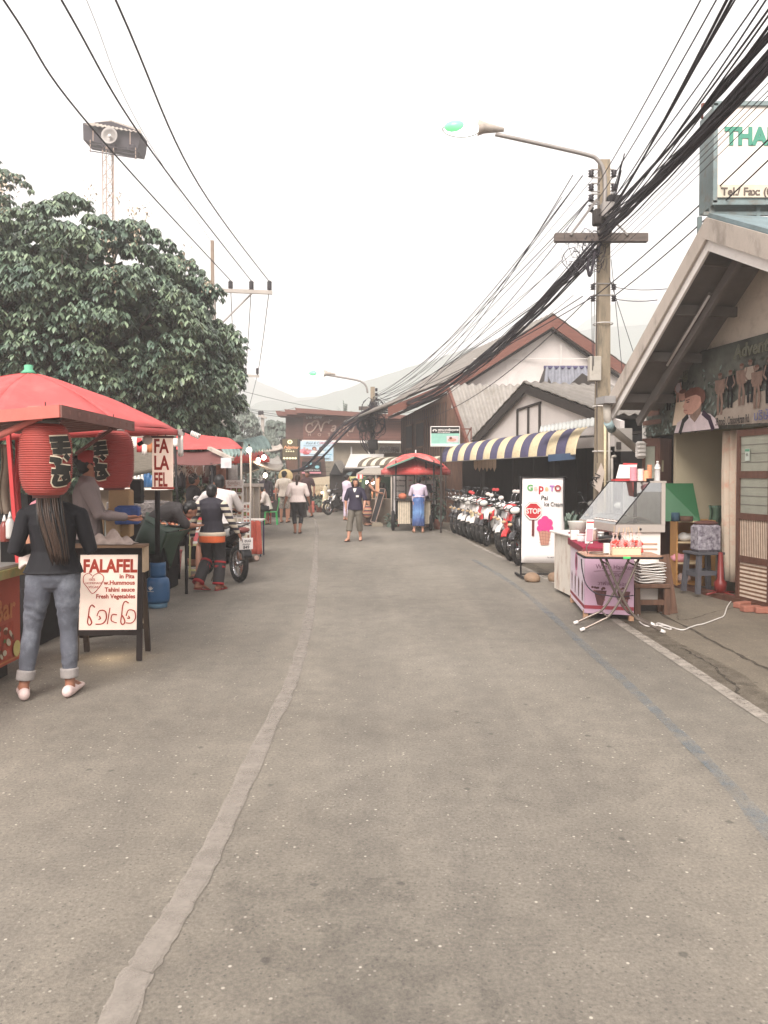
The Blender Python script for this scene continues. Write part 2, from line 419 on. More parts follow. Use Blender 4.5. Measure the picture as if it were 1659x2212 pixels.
def worn(name,col,cover):  # paint worn through to the road
 m=mat(name,col,rough=.8,var=.12,scale=8)
 n=m.node_tree.nodes;l=m.node_tree.links;bs=n['Principled BSDF']
 t=n.new('ShaderNodeTexCoord');q=n.new('ShaderNodeTexNoise');q.inputs['Scale'].default_value=7;q.inputs['Detail'].default_value=9;q.inputs['Roughness'].default_value=.8;l.new(t.outputs['Object'],q.inputs[0])
 r=n.new('ShaderNodeValToRGB');r.color_ramp.elements[0].position=cover[0];r.color_ramp.elements[1].position=cover[1]
 r.color_ramp.elements[0].color=(cover[2],)*3+(1,);r.color_ramp.elements[1].color=(cover[3],)*3+(1,);l.new(q.outputs['Fac'],r.inputs[0]);l.new(r.outputs[0],bs.inputs['Alpha']);return m
LM=worn('worn_centre_paint',tuple(v*.5 for v in lin((206,194,182))),(.3,.7,.8,.3))
cl=smooth_line([Vector((-.55,-4,0)),Vector((-.68,1,0))]+gp([(265,2177),(314,2080),(384,1966),(454,1843),(516,1712),(586,1562),(638,1448),(672,1308),(681,1202),(678,1123)])+[Vector((-4.2,34.5,0))],8)
strip(cl,.085,.004,LM,'centre_line',.1);strip(cl,.105,.0025,LM,'centre_line_edge',.12)
EM=worn('worn_edge_paint',tuple(v*.62 for v in lin((215,203,190))),(.3,.66,.95,.25))
strip(KL,.11,.004,EM,'edge_line',.06)
BM=worn('blue_chalk',tuple(v*.5 for v in lin((136,164,184))),(.42,.72,.05,.5))
strip(smooth_line(gp([(1700,1845),(1659,1795),(1560,1680),(1400,1520),(1290,1420),(1120,1270),(1022,1209)]),6),.085,.0035,BM,'blue_line',.2)
GD=worn('gutter_grime',tuple(v*.3 for v in lin((120,108,92))),(.4,.7,.0,.55))
strip([p+Vector((.16,0,0))for p in KL],.3,.0028,GD,'gutter_dirt',.35)
RP=worn('tar_patch',tuple(v*.3 for v in lin((140,134,128))),(.45,.7,.0,.15))
for i,(x,y,w_,h_)in enumerate([(900,1900,.9,1.1),(1250,1600,1.1,.8),(420,1500,.8,1.2),(980,1330,1.3,1.6),(600,2050,.7,.6),(760,1240,1.2,2.2)]):
 g=G(x,y);b=MB();b.poly([(g.x+w_*math.cos(a)*(1+.3*math.sin(a*3+i)),g.y+h_*math.sin(a)*(1+.25*math.cos(a*4+i)),.0015+i*.0001)for a in np.linspace(0,2*math.pi,25)[:-1]],RP);struct(b.build('road_stain'))
CK=worn('crack',tuple(v*.4 for v in lin((110,100,88))),(.35,.6,.2,.85))
def wob(pts,a=.02):
 o=[]
 for i,p in enumerate(smooth_line(pts,10)):o.append(p+Vector((random.uniform(-a,a),random.uniform(-a,a),0)))
 return o
strip(wob(gp([(1395,1306),(1422,1322),(1540,1385),(1659,1448),(1760,1505)])),.034,.0035,CK,'pavement_joint',.5)
strip(wob(gp([(1470,1400),(1496,1413),(1553,1450),(1600,1500)])),.022,.0035,CK,'pavement_crack',.6)
strip(wob(gp([(1462,1330),(1480,1340),(1560,1318),(1640,1305)])),.012,.0035,CK,'pavement_hairline',.6)

# ================================================================= HAZE AND HILLS
hm=bpy.data.materials.new('haze');hm.use_nodes=True;n=hm.node_tree.nodes;n.clear()
ho=n.new('ShaderNodeOutputMaterial');pv=n.new('ShaderNodeVolumePrincipled');pv.inputs['Density'].default_value=HAZE=.0029;pv.inputs['Color'].default_value=(1,.985,.98,1)
pv.inputs['Anisotropy'].default_value=.2
hm.node_tree.links.new(pv.outputs[0],ho.inputs['Volume'])
b=MB();b.box((0,275,61),(1240,700,128),hm);tag(b.build('haze'),kind='stuff')
hillm=M8('forest_hill',(118,132,120),scale=.02,var=.4,k=.5)
def ridge(name,d,pts,wy):
 """ridge line given by the skyline heights the hills really have"""
 P=[W(x,y,d)for x,y in pts];xs=[p.x for p in P];zs=[p.z for p in P];b=MB();nu=110
 def fn(u,v):
  x=xs[0]+(xs[-1]-xs[0])*u;y=(v-.5)*2
  h=np.interp(x,xs,zs)+d*.006*noise.noise((x*9/d,1,d))+d*.002*noise.noise((x*60/d,v*3,d))
  return(x,d+y*wy,(h+3)*(1-abs(y)**1.5)-3)
 b.grid(fn,nu,12,hillm);return struct(b.build(name))
ridge('hill_near',330,[(200,1000),(420,935),(520,895),(560,872),(640,868),(700,852),(800,820),(905,785),(1050,742),(1250,715),(1400,700),(1600,760),(1900,860)],55)
ridge('hill_far',470,[(-100,900),(200,850),(400,800),(520,800),(560,830),(640,858),(760,850),(900,862),(1100,800),(1350,640),(1600,700),(1800,800)],70)

# ================================================================= RIGHT-HAND SHOP HOUSE
def S(d,o,z):return Vector((4.15+.166*(11.55-d)+o,d+.166*o,z))
plaster=M8('cream_plaster',(214,200,184),scale=3,var=.06,dirt=((.25,.2,.15),.5,5),bump=.1,k=.86)
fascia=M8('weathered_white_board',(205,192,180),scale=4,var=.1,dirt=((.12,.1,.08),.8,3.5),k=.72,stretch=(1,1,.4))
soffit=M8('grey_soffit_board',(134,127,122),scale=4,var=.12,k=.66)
brownw=M8('brown_door_wood',(108,72,58),scale=3,var=.25,stretch=(6,6,1),k=.75,rough=.5)
white=M8('white_paint',(235,228,222),var=.04,k=.8,dirt=((.35,.3,.25),.35,6))
inwall=M8('interior_wall',(200,186,158),scale=2,var=.06,k=.8)
teal=M8('teal_metal',(135,150,150),scale=5,var=.15,k=.7,dirt=((.15,.08,.04),.6,7),rough=.5)
rust=M8('rusty_iron',(140,84,70),scale=10,var=.3,k=.6)
pvc=M8('pvc_pipe',(205,196,184),var=.08,k=.7,dirt=((.2,.17,.13),.6,6))
shop=thing('shop_house','cream shop house with steep overhanging gable roof and open brown folding doors','building',S(9,0,0))
def SP(mb,name,par=shop):  # build in world space under the shop
 o=mb.build(name,par);o.location=-Vector(par.location)if par is shop else(0,0,0);return o
# roof planes (overhang OV towards the street)
EA,AP=2.55,4.30  # eave and ridge heights of the fascia underside
def FR(d,o=0,z=0):return Vector((3.30+.166*(11.25-d)+o,d,z))
A0=W(1312,872,11.25);A1=W(1532,470,8.7);A2=Vector(A1)+Vector((.75,-4.2,-2.1))
def back(p,k=6.5):return p+Vector((k*.986,k*.166,0))
b=MB();up=Vector((0,0,.07))
corrm=M8('blue_grey_roof_sheet',(140,160,165),scale=4,var=.15,k=.6,dirt=((.1,.1,.08),.6,3))
b.slab([A0,A1,back(A1),back(A0)],Vector((0,0,.05)),corrm);b.slab([A1,A2,back(A2),back(A1)],Vector((0,0,.05)),corrm)
SP(b,'roof')
b=MB();dn=Vector((0,0,-.30))
def fboard(p,q,mt,off,hgt,th,b):
 o=Vector((-.986,-.166,0))*off
 a_,c_=p+o,q+o
 t=(c_-a_).normalized();nrm=Vector((-.986,-.166,0));perp=t.cross(nrm).normalized()
 if perp.z>0:perp=-perp
 b.slab([a_,c_,c_+perp*hgt,a_+perp*hgt],nrm*th,mt)
fboard(A0,A1,fascia,.01,.19,.03,b);fboard(A1,A2,fascia,.012,.22,.03,b)
fboard(A0+Vector((0,0,-.02)),A1+Vector((0,0,-.02)),white,-.03,.27,.03,b);fboard(A1+Vector((0,0,-.04)),A2+Vector((0,0,-.04)),white,-.032,.3,.03,b)
SP(b,'fascia_board')
b=MB()
lo=Vector((0,0,-.06))
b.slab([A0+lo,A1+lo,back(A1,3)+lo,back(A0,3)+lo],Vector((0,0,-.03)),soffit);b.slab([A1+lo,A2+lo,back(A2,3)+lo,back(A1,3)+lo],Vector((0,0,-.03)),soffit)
SP(b,'soffit')
b=MB()
for t in(.12,.38,.64,.88):
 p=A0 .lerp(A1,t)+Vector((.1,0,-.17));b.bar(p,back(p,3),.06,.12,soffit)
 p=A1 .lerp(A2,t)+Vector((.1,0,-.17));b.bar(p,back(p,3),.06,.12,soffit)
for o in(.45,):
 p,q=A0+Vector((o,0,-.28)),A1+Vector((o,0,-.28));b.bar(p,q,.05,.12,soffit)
SP(b,'rafter')
# walls
b=MB()
WL=11.85;WR=4.6
top=3.27
apx=S(8.9,0,4.25)
b.slab([S(WL,0,2.22),S(WR,0,2.22),S(WR,0,2.6),S(9.0,0,4.35),S(WL,0,2.28)],Vector((.12,.02,0)),plaster)
SP(b,'gable_wall')
b=MB();b.slab([S(11.3,2.6,0),S(WR,2.6,0),S(WR,2.6,2.6),S(11.3,2.6,2.6)],Vector((.1,0,0)),inwall)
b.slab([S(11.3,.1,0),S(11.3,2.6,0),S(11.3,2.6,2.6),S(11.3,.1,2.6)],Vector((0,.08,0)),inwall)
b.slab([S(WR,.1,0),S(WR,2.6,0),S(WR,2.6,2.6),S(WR,.1,2.6)],Vector((0,-.08,0)),inwall)
b.slab([S(11.3,.13,2.6),S(11.3,2.6,2.6),S(WR,2.6,2.6),S(WR,.13,2.6)],Vector((0,0,.05)),soffit)
SP(b,'interior_wall')
b=MB();b.slab([S(11.4,.05,0),S(11.4,2.6,0),S(WR,2.6,0),S(WR,.05,0)],Vector((0,0,.04)),M8('shop_floor',(130,118,102),k=.6,var=.15));SP(b,'floor')
b=MB();b.bar(S(11.5,0,.03),S(WR,0,.03),.1,.07,brownw);SP(b,'threshold')
b=MB();b.box(S(11.92,-.02,2.45),(.09,.12,.75),white,rz=.16);b.box(S(11.98,.02,1.1),(.09,.1,2.1),soffit,rz=.16);SP(b,'corner_post')
# hanging tube light under the gable
b=MB();p=A0 .lerp(A1,.36)+Vector((.42,0,-.2));q=A0 .lerp(A1,.74)+Vector((.42,0,-.2));b.bar(p,q,.07,.03,soffit)
b.tube([p+Vector((-.03,0,-.04)),q+Vector((-.03,0,-.04))],.016,8,white);tag(b.build('tube_light'),'white fluorescent tube fixed under the steep gable roof of the right shop','light')
# rain pipe
b=MB();e0=W(1311,868,11.0);b.box(e0+Vector((-.02,0,.02)),(.16,.3,.1),M8('zinc',(190,186,184),k=.6,metal=.3),rz=.16)
b.tube([e0+Vector((0,0,-.02)),W(1312,905,11.0),W(1320,925,11.1),W(1383,977,11.7)],.055,12,pvc)
pp=SP(b,'drain_pipe')
b=MB();b.tube([W(1313,912,11.0),W(1322,928,11.12)],.062,12,M8('pale_blue_joint',(150,170,172),k=.7));o=b.build('pipe_joint',pp)
b=MB();b.box(W(1384,972,11.5),(.16,.1,.26),white,rz=.3,ch=.03)
for i in range(4):b.box(W(1384,972,11.5)+Vector((0,-.06,-.09+i*.06)),(.17,.02,.008),pvc,rz=.3)
tag(b.build('floodlight'),'white caged floodlight at the end of the drain pipe beside the folding doors','lamp')
# roof sign
ss=thing('roof_sign','large white lightbox sign with green THAI lettering on the right shop roof','sign',W(1541,435,9.2))
X=face((0,0,0),(1,0,0),(0,0,1))
hgt,wdt=1.16,2.3
cream=M8('lightbox_cream',(238,226,216),k=.85,var=.02,dirt=((.5,.4,.3),.2,4))
b=MB();b.box((wdt/2,.21,hgt/2-.03),(wdt,.42,hgt),teal);b.build('sign_box',ss)
b=MB();b.box((wdt/2,-.01,hgt/2),(wdt-.02,.02,hgt-.08),cream);b.build('sign_panel',ss)
b=MB()
for z in(-.03,hgt-.03):b.box((wdt/2-.01,-.02,z),(wdt+.04,.06,.05),teal)
b.box((-.0,-.02,hgt/2-.03),(.05,.06,hgt),teal);b.build('sign_frame',ss)
b=MB();b.box((wdt/2,-.022,.115),(wdt-.06,.006,.15),M8('sign_strip',(216,204,184),k=.8));b.build('phone_strip',ss)
text('THAI',.28,X@Matrix.Translation((.12,.66,.026)),M8('green_letter',(88,160,136),k=.7,var=.04),ss,bold=.014,sx=.88)
text('Tel./ Fax: (053',.125,X@Matrix.Translation((.08,.065,.028)),M8('brown_letter',(120,105,96),k=.6),ss,bold=.003)
b=MB()
for x in(-.0,.55,1.5,2.2):
 for y in(.05,.4):b.bar((x,y,-.05),(x,y,-.75),.045,.045,teal)
b.bar((-.1,.05,-.13),(2.3,.05,-.13),.04,.04,teal);b.bar((.0,.4,-.3),(2.3,.4,-.3),.04,.04,teal)
b.tube([(-.02,.3,hgt+.12),(2.4,.35,hgt-.02)],.02,6,rust);b.tube([(-.02,.3,hgt-.05),(-.02,.3,hgt+.13)],.015,6,rust)
b.build('support_frame',ss)
# jungle banner
bn=thing('adventure_banner','wide jungle trekking banner with a young man wearing a backpack above the shop doors','banner',S(11.9,-.06,2.2))
ux=(S(5.5,0,0)-S(11.9,0,0)).normalized()
X=face((0,0,0),ux,(0,0,1))
leafd=M8('print_jungle_dark',(84,84,78),scale=3.5,k=1.1,col2=tuple(v*.6 for v in lin((134,136,124))))
b=MB();b.box((0,0,0),(.001,.001,.001),leafd)
L=6.2;b=MB()
bl=lambda u:.012*math.sin(u*9)+.02*(u-.5)
b.grid(lambda u,v:X@Vector((u*L,v*1.08+bl(u)*(1-v),.015*math.sin(u*31)*(1-v))),40,4,leafd,True,.006);b.build('banner_cloth',bn)
P=Pic(X@Matrix.Translation((0,0,.02)))
skin=M8('print_skin',(206,156,138),k=.72,var=.18,scale=9);skin2=M8('print_skin_dark',(146,118,104),k=.66,var=.25,scale=16);hairm=M8('print_hair',(120,74,60),k=.6,var=.2,scale=20);shirtp=M8('print_shirt',(214,196,198),k=.75,var=.16,scale=7)
blk=M8('print_black',(42,38,40),k=.6);sandp=M8('print_sand',(176,160,146),k=.7,scale=3,var=.12);lf1=M8('print_leaf_pale',(140,156,148),k=.6,var=.25);lf2=M8('print_leaf_mid',(84,100,84),k=.6,var=.3);purp=M8('print_purple',(70,40,76),k=.6)
rr=random.Random(4);P.dz=.00003
for i in range(420):
 x,y=rr.uniform(0,1.65)if rr.random()<.7 else rr.uniform(1.5,3.4),rr.random()**1.5*.8+.02
 a=rr.uniform(0,6.28);s_=rr.uniform(.02,.055);q=Vector((math.cos(a),math.sin(a)));pq=Vector((-q.y,q.x));c=Vector((x,y))
 P.poly([c-q*s_,c-pq*s_*.4,c+q*s_,c+pq*s_*.4],lf1 if rr.random()<.45 else lf2)
P.dz=.0002
P.poly([(1.72,.06),(3.6,.0),(6.1,.0),(6.1,.55),(4.5,.5),(3.2,.42),(2.45,.38),(1.95,.2)],sandp)
def figure(x,y,h,body,legs,hd):
 g=h*1.7;P.ell(x,y+h*.93,g*.05,h*.07,hd,10);P.poly([(x-g*.13,y+h*.84),(x+g*.13,y+h*.84),(x+g*.1,y+h*.5),(x-g*.1,y+h*.5)],body);P.ell(x,y+h*.97,g*.05,h*.035,hairm,8)
 P.line([(x-h*.13,y+h*.82),(x-h*.2,y+h*.62),(x-h*.1,y+h*.52)],h*.05,hd);P.line([(x+h*.13,y+h*.82),(x+h*.2,y+h*.62),(x+h*.08,y+h*.52)],h*.05,hd)
 P.line([(x-h*.05,y+h*.5),(x-h*.08,y+h*.25),(x-h*.07,y)],h*.09,legs);P.line([(x+h*.05,y+h*.5),(x+h*.1,y+h*.25),(x+h*.06,y)],h*.09,legs)
figure(.75,.36,.44,blk,blk,skin2);figure(1.0,.36,.42,shirtp,skin,skin)
P.ell(1.12,.52,.085,.07,skin);P.ell(1.12,.58,.09,.03,hairm);P.poly([(.95,.44),(1.25,.44),(1.3,.12),(.86,.12)],M8('print_torso',(230,206,180),k=.75))
for i,(x,h,y)in enumerate([(2.0,.52,.2),(2.22,.46,.27),(2.45,.5,.28),(2.62,.5,.3),(2.75,.5,.22),(2.98,.52,.26),(3.25,.56,.3),(3.62,.6,.34),(3.95,.5,.3),(4.3,.55,.26),(4.8,.6,.22)]):
 figure(x,y,h,[skin2,blk,skin2,sandp][i%4],[skin2,blk][i%2],skin2)
# the young man: bust in three-quarter view
o=Vector((1.47,0));bb=lambda pts:[(o.x+a,o.y+c*.62)for a,c in pts]
P.poly(bb([(-.52,.01),(-.44,.24),(-.2,.36),(.12,.42),(.36,.34),(.5,.2),(.55,.02)]),shirtp)
P.poly(bb([(-.12,.33),(.0,.2),(.14,.38),(.16,.56),(-.1,.5)]),skin2)
P.poly(bb([(-.28,.46),(-.2,.38),(-.05,.4),(.1,.5),(.17,.62),(.16,.8),(-.02,.88),(-.2,.84),(-.25,.74),(-.26,.66),(-.31,.58),(-.27,.55),(-.28,.5)]),skin)
P.poly(bb([(-.24,.76),(-.26,.88),(-.12,.97),(.08,.96),(.22,.86),(.25,.7),(.19,.58),(.15,.62),(.13,.74),(.03,.8),(-.1,.79)]),hairm)
P.ell(o.x+.12,.39,.03,.03,skin);P.line(bb([(-.22,.71),(-.13,.72)]),.014,hairm);P.line(bb([(-.2,.67),(-.14,.67)]),.016,blk);P.line(bb([(-.27,.5),(-.19,.49)]),.012,M8('print_lip',(168,96,88),k=.6))
P.line(bb([(-.36,.02),(-.28,.26),(-.18,.35)]),.075,blk);P.line(bb([(.42,.03),(.34,.25),(.2,.38)]),.075,purp)
P.text('39 moo3 , Chaisongkram Rd.',1.95,.05,.14,M8('print_dark_letter',(74,66,62),k=.6),sx=.42,bold=.003)
P.text('บริษัท',2.72,.06,.16,M8('print_blue_letter',(120,120,160),k=.6),bold=.002)
pg=M8('print_title',(96,96,74),k=.7);pg2=M8('print_title_edge',(132,130,100),k=.75)
P.text('Trekking',.5,.76,.22,pg2,shear=.2,bold=.006);P.text('Trekking',.503,.761,.22,leafd,shear=.2)
P.text('Adventure',2.33,.86,.22,pg2,shear=.1,bold=.006);P.text('Adventure',2.333,.861,.22,leafd,shear=.1)
brick=M8('print_rust',(120,82,66),k=.6,var=.3,scale=30)
P.rect(.2,.3,.55,.42,brick);P.rect(.05,.17,.6,.24,brick)
P.build('banner_print',bn)
# folding doors
frost=M8('frosted_pane',(176,176,160),k=.7,var=.12,scale=4,rough=.3)
def leaf(name,label,p,q,z0,z1,holes,parent=None,panelmats=None):
 """framed door leaf between ground points p and q"""
 t=thing('folding_door',label,'door',p);Lx=(q-p);Lw=Vector((Lx.x,Lx.y,0)).length;an=math.atan2(Lx.y,Lx.x);t.rotation_euler=(0,0,an)
 b=MB();st=.065 if Lw>.3 else.045
 b.box((st/2,0,(z0+z1)/2),(st,.04,z1-z0),brownw);b.box((Lw-st/2,0,(z0+z1)/2),(st,.04,z1-z0),brownw)
 zs=[z0]+[h for hh in holes for h in hh[:2]]+[z1]
 for i in range(0,len(zs),2):b.box((Lw/2,0,(zs[i]+zs[i+1])/2),(Lw-2*st-.001,.038,zs[i+1]-zs[i]),brownw)
 b.build('door_frame',t)
 for(a,c,m_,nm)in holes:
  b=MB();b.box((Lw/2,.004,(a+c)/2),(Lw-2*st,.012,c-a),m_)
  if nm=='pane':
   for k in range(1,4):b.box((Lw/2,-.004,a+(c-a)*k/4),(Lw-2*st,.008,.006),soffit)
  b.build(nm,t)
 return t
lat=stripes('woven_panel',[lin((226,205,185)),tuple(v*.6 for v in lin((160,120,92)))],'X',60,noisev=.2)
lat2=stripes('woven_panel_flat',[lin((226,205,185)),tuple(v*.6 for v in lin((160,120,92)))],'Z',40,noisev=.2)
H4=[(.10,.53,lat2,'woven_panel'),(.61,1.06,lat,'woven_panel'),(1.14,1.57,frost,'pane'),(1.66,2.09,frost,'pane')]
d1=leaf('a','brown folding door leaf with woven lower panels and a green sticker',S(9.66,-.02,0),S(9.0,-.02,0),.05,2.17,H4)
b=MB();b.box((.22,-.022,1.86),(.085,.004,.15),M8('sticker',(205,212,200),k=.8));b.box((.22,-.0245,1.915),(.085,.003,.03),M8('sticker_green',(110,170,140),k=.7));b.torus((.22,-.0275,1.86),.016,.003,'Y',14,5,soffit);b.build('sticker',d1)
for dd in(8.98,8.3,7.62):
 pass
leaf('b','second brown folding door leaf next to the one with the sticker',S(8.98,-.02,0),S(8.32,-.02,0),.05,2.17,H4)
leaf('c','narrow glazed folding door leaf folded open behind the display freezer',W(1386,1240,11.75)*1,W(1420,1240,11.6)*1,.06,2.17,[(.55,2.05,frost,'pane')]).location.z=0
t=leaf('d','dark brown folding door leaf folded edge-on next to the glazed leaf',W(1421,1240,11.58),W(1446,1240,11.9),.06,2.17,[(.12,.2,brownw,'panel')]);t.location.z=0
b=MB();b.box((.09,-.025,1.75),(.05,.01,.17),M8('brass_hinge',(190,178,150),k=.7,metal=.3));b.build('hinge',t)
# red bricks by the door
for i,(x,y,a,lb)in enumerate([(1622,1321,.15,'nearer'),(1604,1312,.5,'farther'),(1652,1324,-.1,'partly hidden right-hand')]):
 g=G(x,y);b=MB();b.box((0,0,.035),(.23,.1,.07),M8('red_brick',(190,124,104),k=.65,var=.15,scale=14),ch=.008)
 tag(b.build('brick',loc=g,rz=a),f'{lb} loose red brick on the pavement below the folding door','brick','bricks propping the door')
# ================================================================= BUILDINGS DOWN THE STREET
tile=M8('grey_roof_tile',(158,150,142),scale=5,var=.18,k=.6,dirt=((.1,.09,.07),.7,2.5),bump=.2)
tile2=M8('pale_roof_tile',(182,174,166),scale=5,var=.15,k=.62,dirt=((.15,.13,.1),.6,2))
barge=M8('dark_bargeboard',(84,74,68),scale=6,var=.2,k=.6)
redw=M8('red_brown_board',(134,84,70),scale=3,var=.2,k=.65,stretch=(1,1,6))
darkw=M8('dark_timber',(82,70,64),scale=3,var=.25,k=.55,stretch=(8,8,1))
brw=M8('old_brown_timber',(122,88,70),scale=2.5,var=.3,k=.6,stretch=(10,10,1),dirt=((.04,.03,.02),.5,1.5))
gablew=M8('white_gable_board',(236,226,220),scale=1.5,var=.05,k=.78,dirt=((.45,.4,.36),.4,1.2))
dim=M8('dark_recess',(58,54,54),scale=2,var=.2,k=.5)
def AW(d,o,z):return Vector((1.9+(22.6-d)*.348+o*.944,d+o*.329,z))
rs=thing('restaurant_house','low restaurant house with a white gable and dark open front behind the striped awning','building',AW(18.7,2,0))
def SB(mb,name,par,mat_=None):
 o=mb.build(name,par);o.location=-Vector(par.location)if par.type=='EMPTY'and par.parent is None else(0,0,0)
 return o
b=MB()
b.slab([AW(21.4,.3,2.2),AW(15.3,.3,2.2),AW(15.3,.3,2.7),AW(18.7,.3,3.78),AW(21.4,.3,2.55)],Vector((.1,.04,0)),gablew)
SB(b,'gable_wall',rs)
b=MB()
a0,a1,a2=AW(21.5,.15,2.56),AW(18.7,.15,3.83),AW(15.45,.15,2.80)
for(p,q)in((a0,a1),(a1,a2)):
 b.slab([p,q,q+Vector((0,0,-.21)),p+Vector((0,0,-.21))],Vector((.05,.02,0)),barge)
SB(b,'bargeboard',rs)
bk=Vector((.944*6,.329*6,0));d1_=Vector((0,0,.03))
b=corr(a0+d1_,a0+bk+d1_,a1+bk+d1_,a1+d1_,22,.03,tile,.02,30,tiles=9);SB(b,'roof',rs)
b=corr(a2+d1_,a2+bk+d1_,a1+bk+d1_,a1+d1_,22,.03,tile,.02,30,tiles=9);SB(b,'roof',rs)
b=MB()
c_=AW(18.3,.28,2.95);tg=Vector((.329,-.944,0))
for(o_,z0,z1)in((-.62,2.35,3.25),(-.08,2.35,3.3),(.45,2.35,3.34)):
 p=AW(19.2,.27,0)+tg*(o_+.62);b.bar((p.x,p.y,z0),(p.x,p.y,z1),.04,.05,barge)
b.bar(AW(19.2,.27,3.25),AW(18.14,.27,3.34),.04,.05,barge);SB(b,'window_frame',rs)
b=MB()
b.slab([AW(22.3,3.2,0),AW(14.6,3.2,0),AW(14.6,3.2,2.5),AW(22.3,3.2,2.5)],Vector((.1,0,0)),darkw)
b.slab([AW(22.3,.3,0),AW(22.3,3.2,0),AW(22.3,3.2,2.5),AW(22.3,.3,2.5)],Vector((0,.1,0)),darkw)
b.slab([AW(13.6,1.0,0),AW(13.6,3.2,0),AW(13.6,3.2,2.5),AW(13.6,1.0,2.5)],Vector((0,.1,0)),darkw)
b.slab([AW(22.3,.3,2.42),AW(22.3,3.2,2.42),AW(13.6,3.2,2.42),AW(13.6,.3,2.42)],Vector((0,0,.05)),darkw)
SB(b,'shop_front_wall',rs)
b=MB()
for d in(21.9,20.1,18.2,16.6,15.0):
 b=MB();p=AW(d,.75,0);b.box((p.x,p.y,1.15),(.12,.12,2.3),darkw);SB(b,'timber_post',rs)
for d in(21.0,19,17.4,15.8):
 b=MB();p=AW(d,2.0,0);b.box((p.x,p.y,1.15),(.3,.08,2.3),darkw,rz=.33);SB(b,'wall_panel',rs)
for d,lb in((20.6,'far dark'),(17.6,'near dark')):
 b=MB();p=AW(d,1.7,0);b.box((p.x,p.y,.75),(.7,.7,.04),brw,rz=.33)
 for a in(-.3,.3):
  for c in(-.3,.3):b.box((p.x+a,p.y+c,.37),(.05,.05,.74),brw)
 rootmesh(b,'dining_table',lb+' wooden table inside the open restaurant front','table')
pw=M8('corrugated_polycarbonate',(205,205,200),k=.7)
b=MB();p=W(1100,928,15.7)
b=corr(W(1168,921,16.4),W(1286,902,15.2),W(1283,921,15.0),W(1165,934,16.2),14,.012,pw,.006,2);tag(b.build('clear_sheet'),'translucent corrugated sheet lying above the purple and cream awning','roof sheet')
# bunting fringe
b=MB();p=W(1048,1003,20.5)
fr=M8('paper_fringe',(214,180,150),k=.7)
for i in range(6):
 x=p.x-.3+i*.1;b.slab([(x,p.y,p.z+.17),(x+.095,p.y,p.z+.17),(x+.095,p.y,p.z-.08),(x+.0475,p.y,p.z-.16-.04*(i%2)),(x,p.y,p.z-.08)],.01,fr)
tag(b.build('carved_pelmet'),'small peach scalloped pelmet hanging from the restaurant beam behind the food cart','decoration')
# long purple and cream awning: a quarter round band of woven plastic
def awning(name,label,P0,P1,T0,T1,n,cols,group='barrel awnings on the right side',ribs=3):
 aw=thing(name,label,'awning',P0 .lerp(P1,.5));parts=[MB(),MB()]
 P0,P1,T0,T1=[v-aw.location for v in(P0,P1,T0,T1)]
 def fn(u,v):
  f=P0 .lerp(P1,u);t=T0 .lerp(T1,u)
  a=v*1.45;k=1.0
  h=math.sin(a)/math.sin(1.45);s_=(1-math.cos(a))/(1-math.cos(1.45))
  p=Vector((f.x+(t.x-f.x)*s_,f.y+(t.y-f.y)*s_,f.z+(t.z-f.z)*h))
  return p
 for i in range(n):
  fr_=lambda u,v,i=i:fn((i+u)/n,v)+Vector((-.2,-.5,.2)).normalized()*(.014*math.sin(u*math.pi)+.005*abs(math.sin(u*5*math.pi))*abs(math.sin(v*26)))
  parts[i%2].grid(fr_,10,52,cols[i%2],True,.008)
 parts[0].build('coloured_bands',aw);parts[1].build('pale_bands',aw)
 b=MB();b.tube([P0+Vector((0,0,.01)),P1+Vector((0,0,.01))],.012,6,soffit);b.build('awning_bar',aw);return aw
purple=M8('purple_weave',(96,90,124),scale=30,var=.35,k=.6);yel=M8('cream_weave',(236,216,178),scale=30,var=.2,k=.72,dirt=((.4,.28,.15),.5,6))
olive=M8('olive_weave',(126,112,96),scale=30,var=.3,k=.6);pale=M8('pale_weave',(232,222,200),scale=30,var=.12,k=.72)
awning('striped_awning','long purple and cream striped barrel awning over the row of parked motorbikes',W(952,999,21.6),W(1243,983,15.3),W(972,962,22.4),W(1281,918,15.9),18,(purple,yel))
awning('striped_awning','olive and pale striped barrel awning farther along behind the red cart umbrella',W(772,1009,28.5),W(953,998,24.0),W(800,988,29.3),W(972,985,24.8),17,(olive,pale))
b=MB();wp=AW(14.7,0,0);b.tube([W(1311,1200,14.6),W(1309,946,14.6)],.035,8,soffit);tag(b.build('awning_post'),'thin grey post carrying the near end of the purple awning','post')
b=MB();b.slab([W(1185,997,15.8),W(1243,992,15.4),W(1243,978,15.4),W(1185,982,15.8)],.02,M8('blue_sign',(70,92,122),k=.6));tag(b.build('blue_board'),'blue board hanging under the near end of the striped awning','sign')
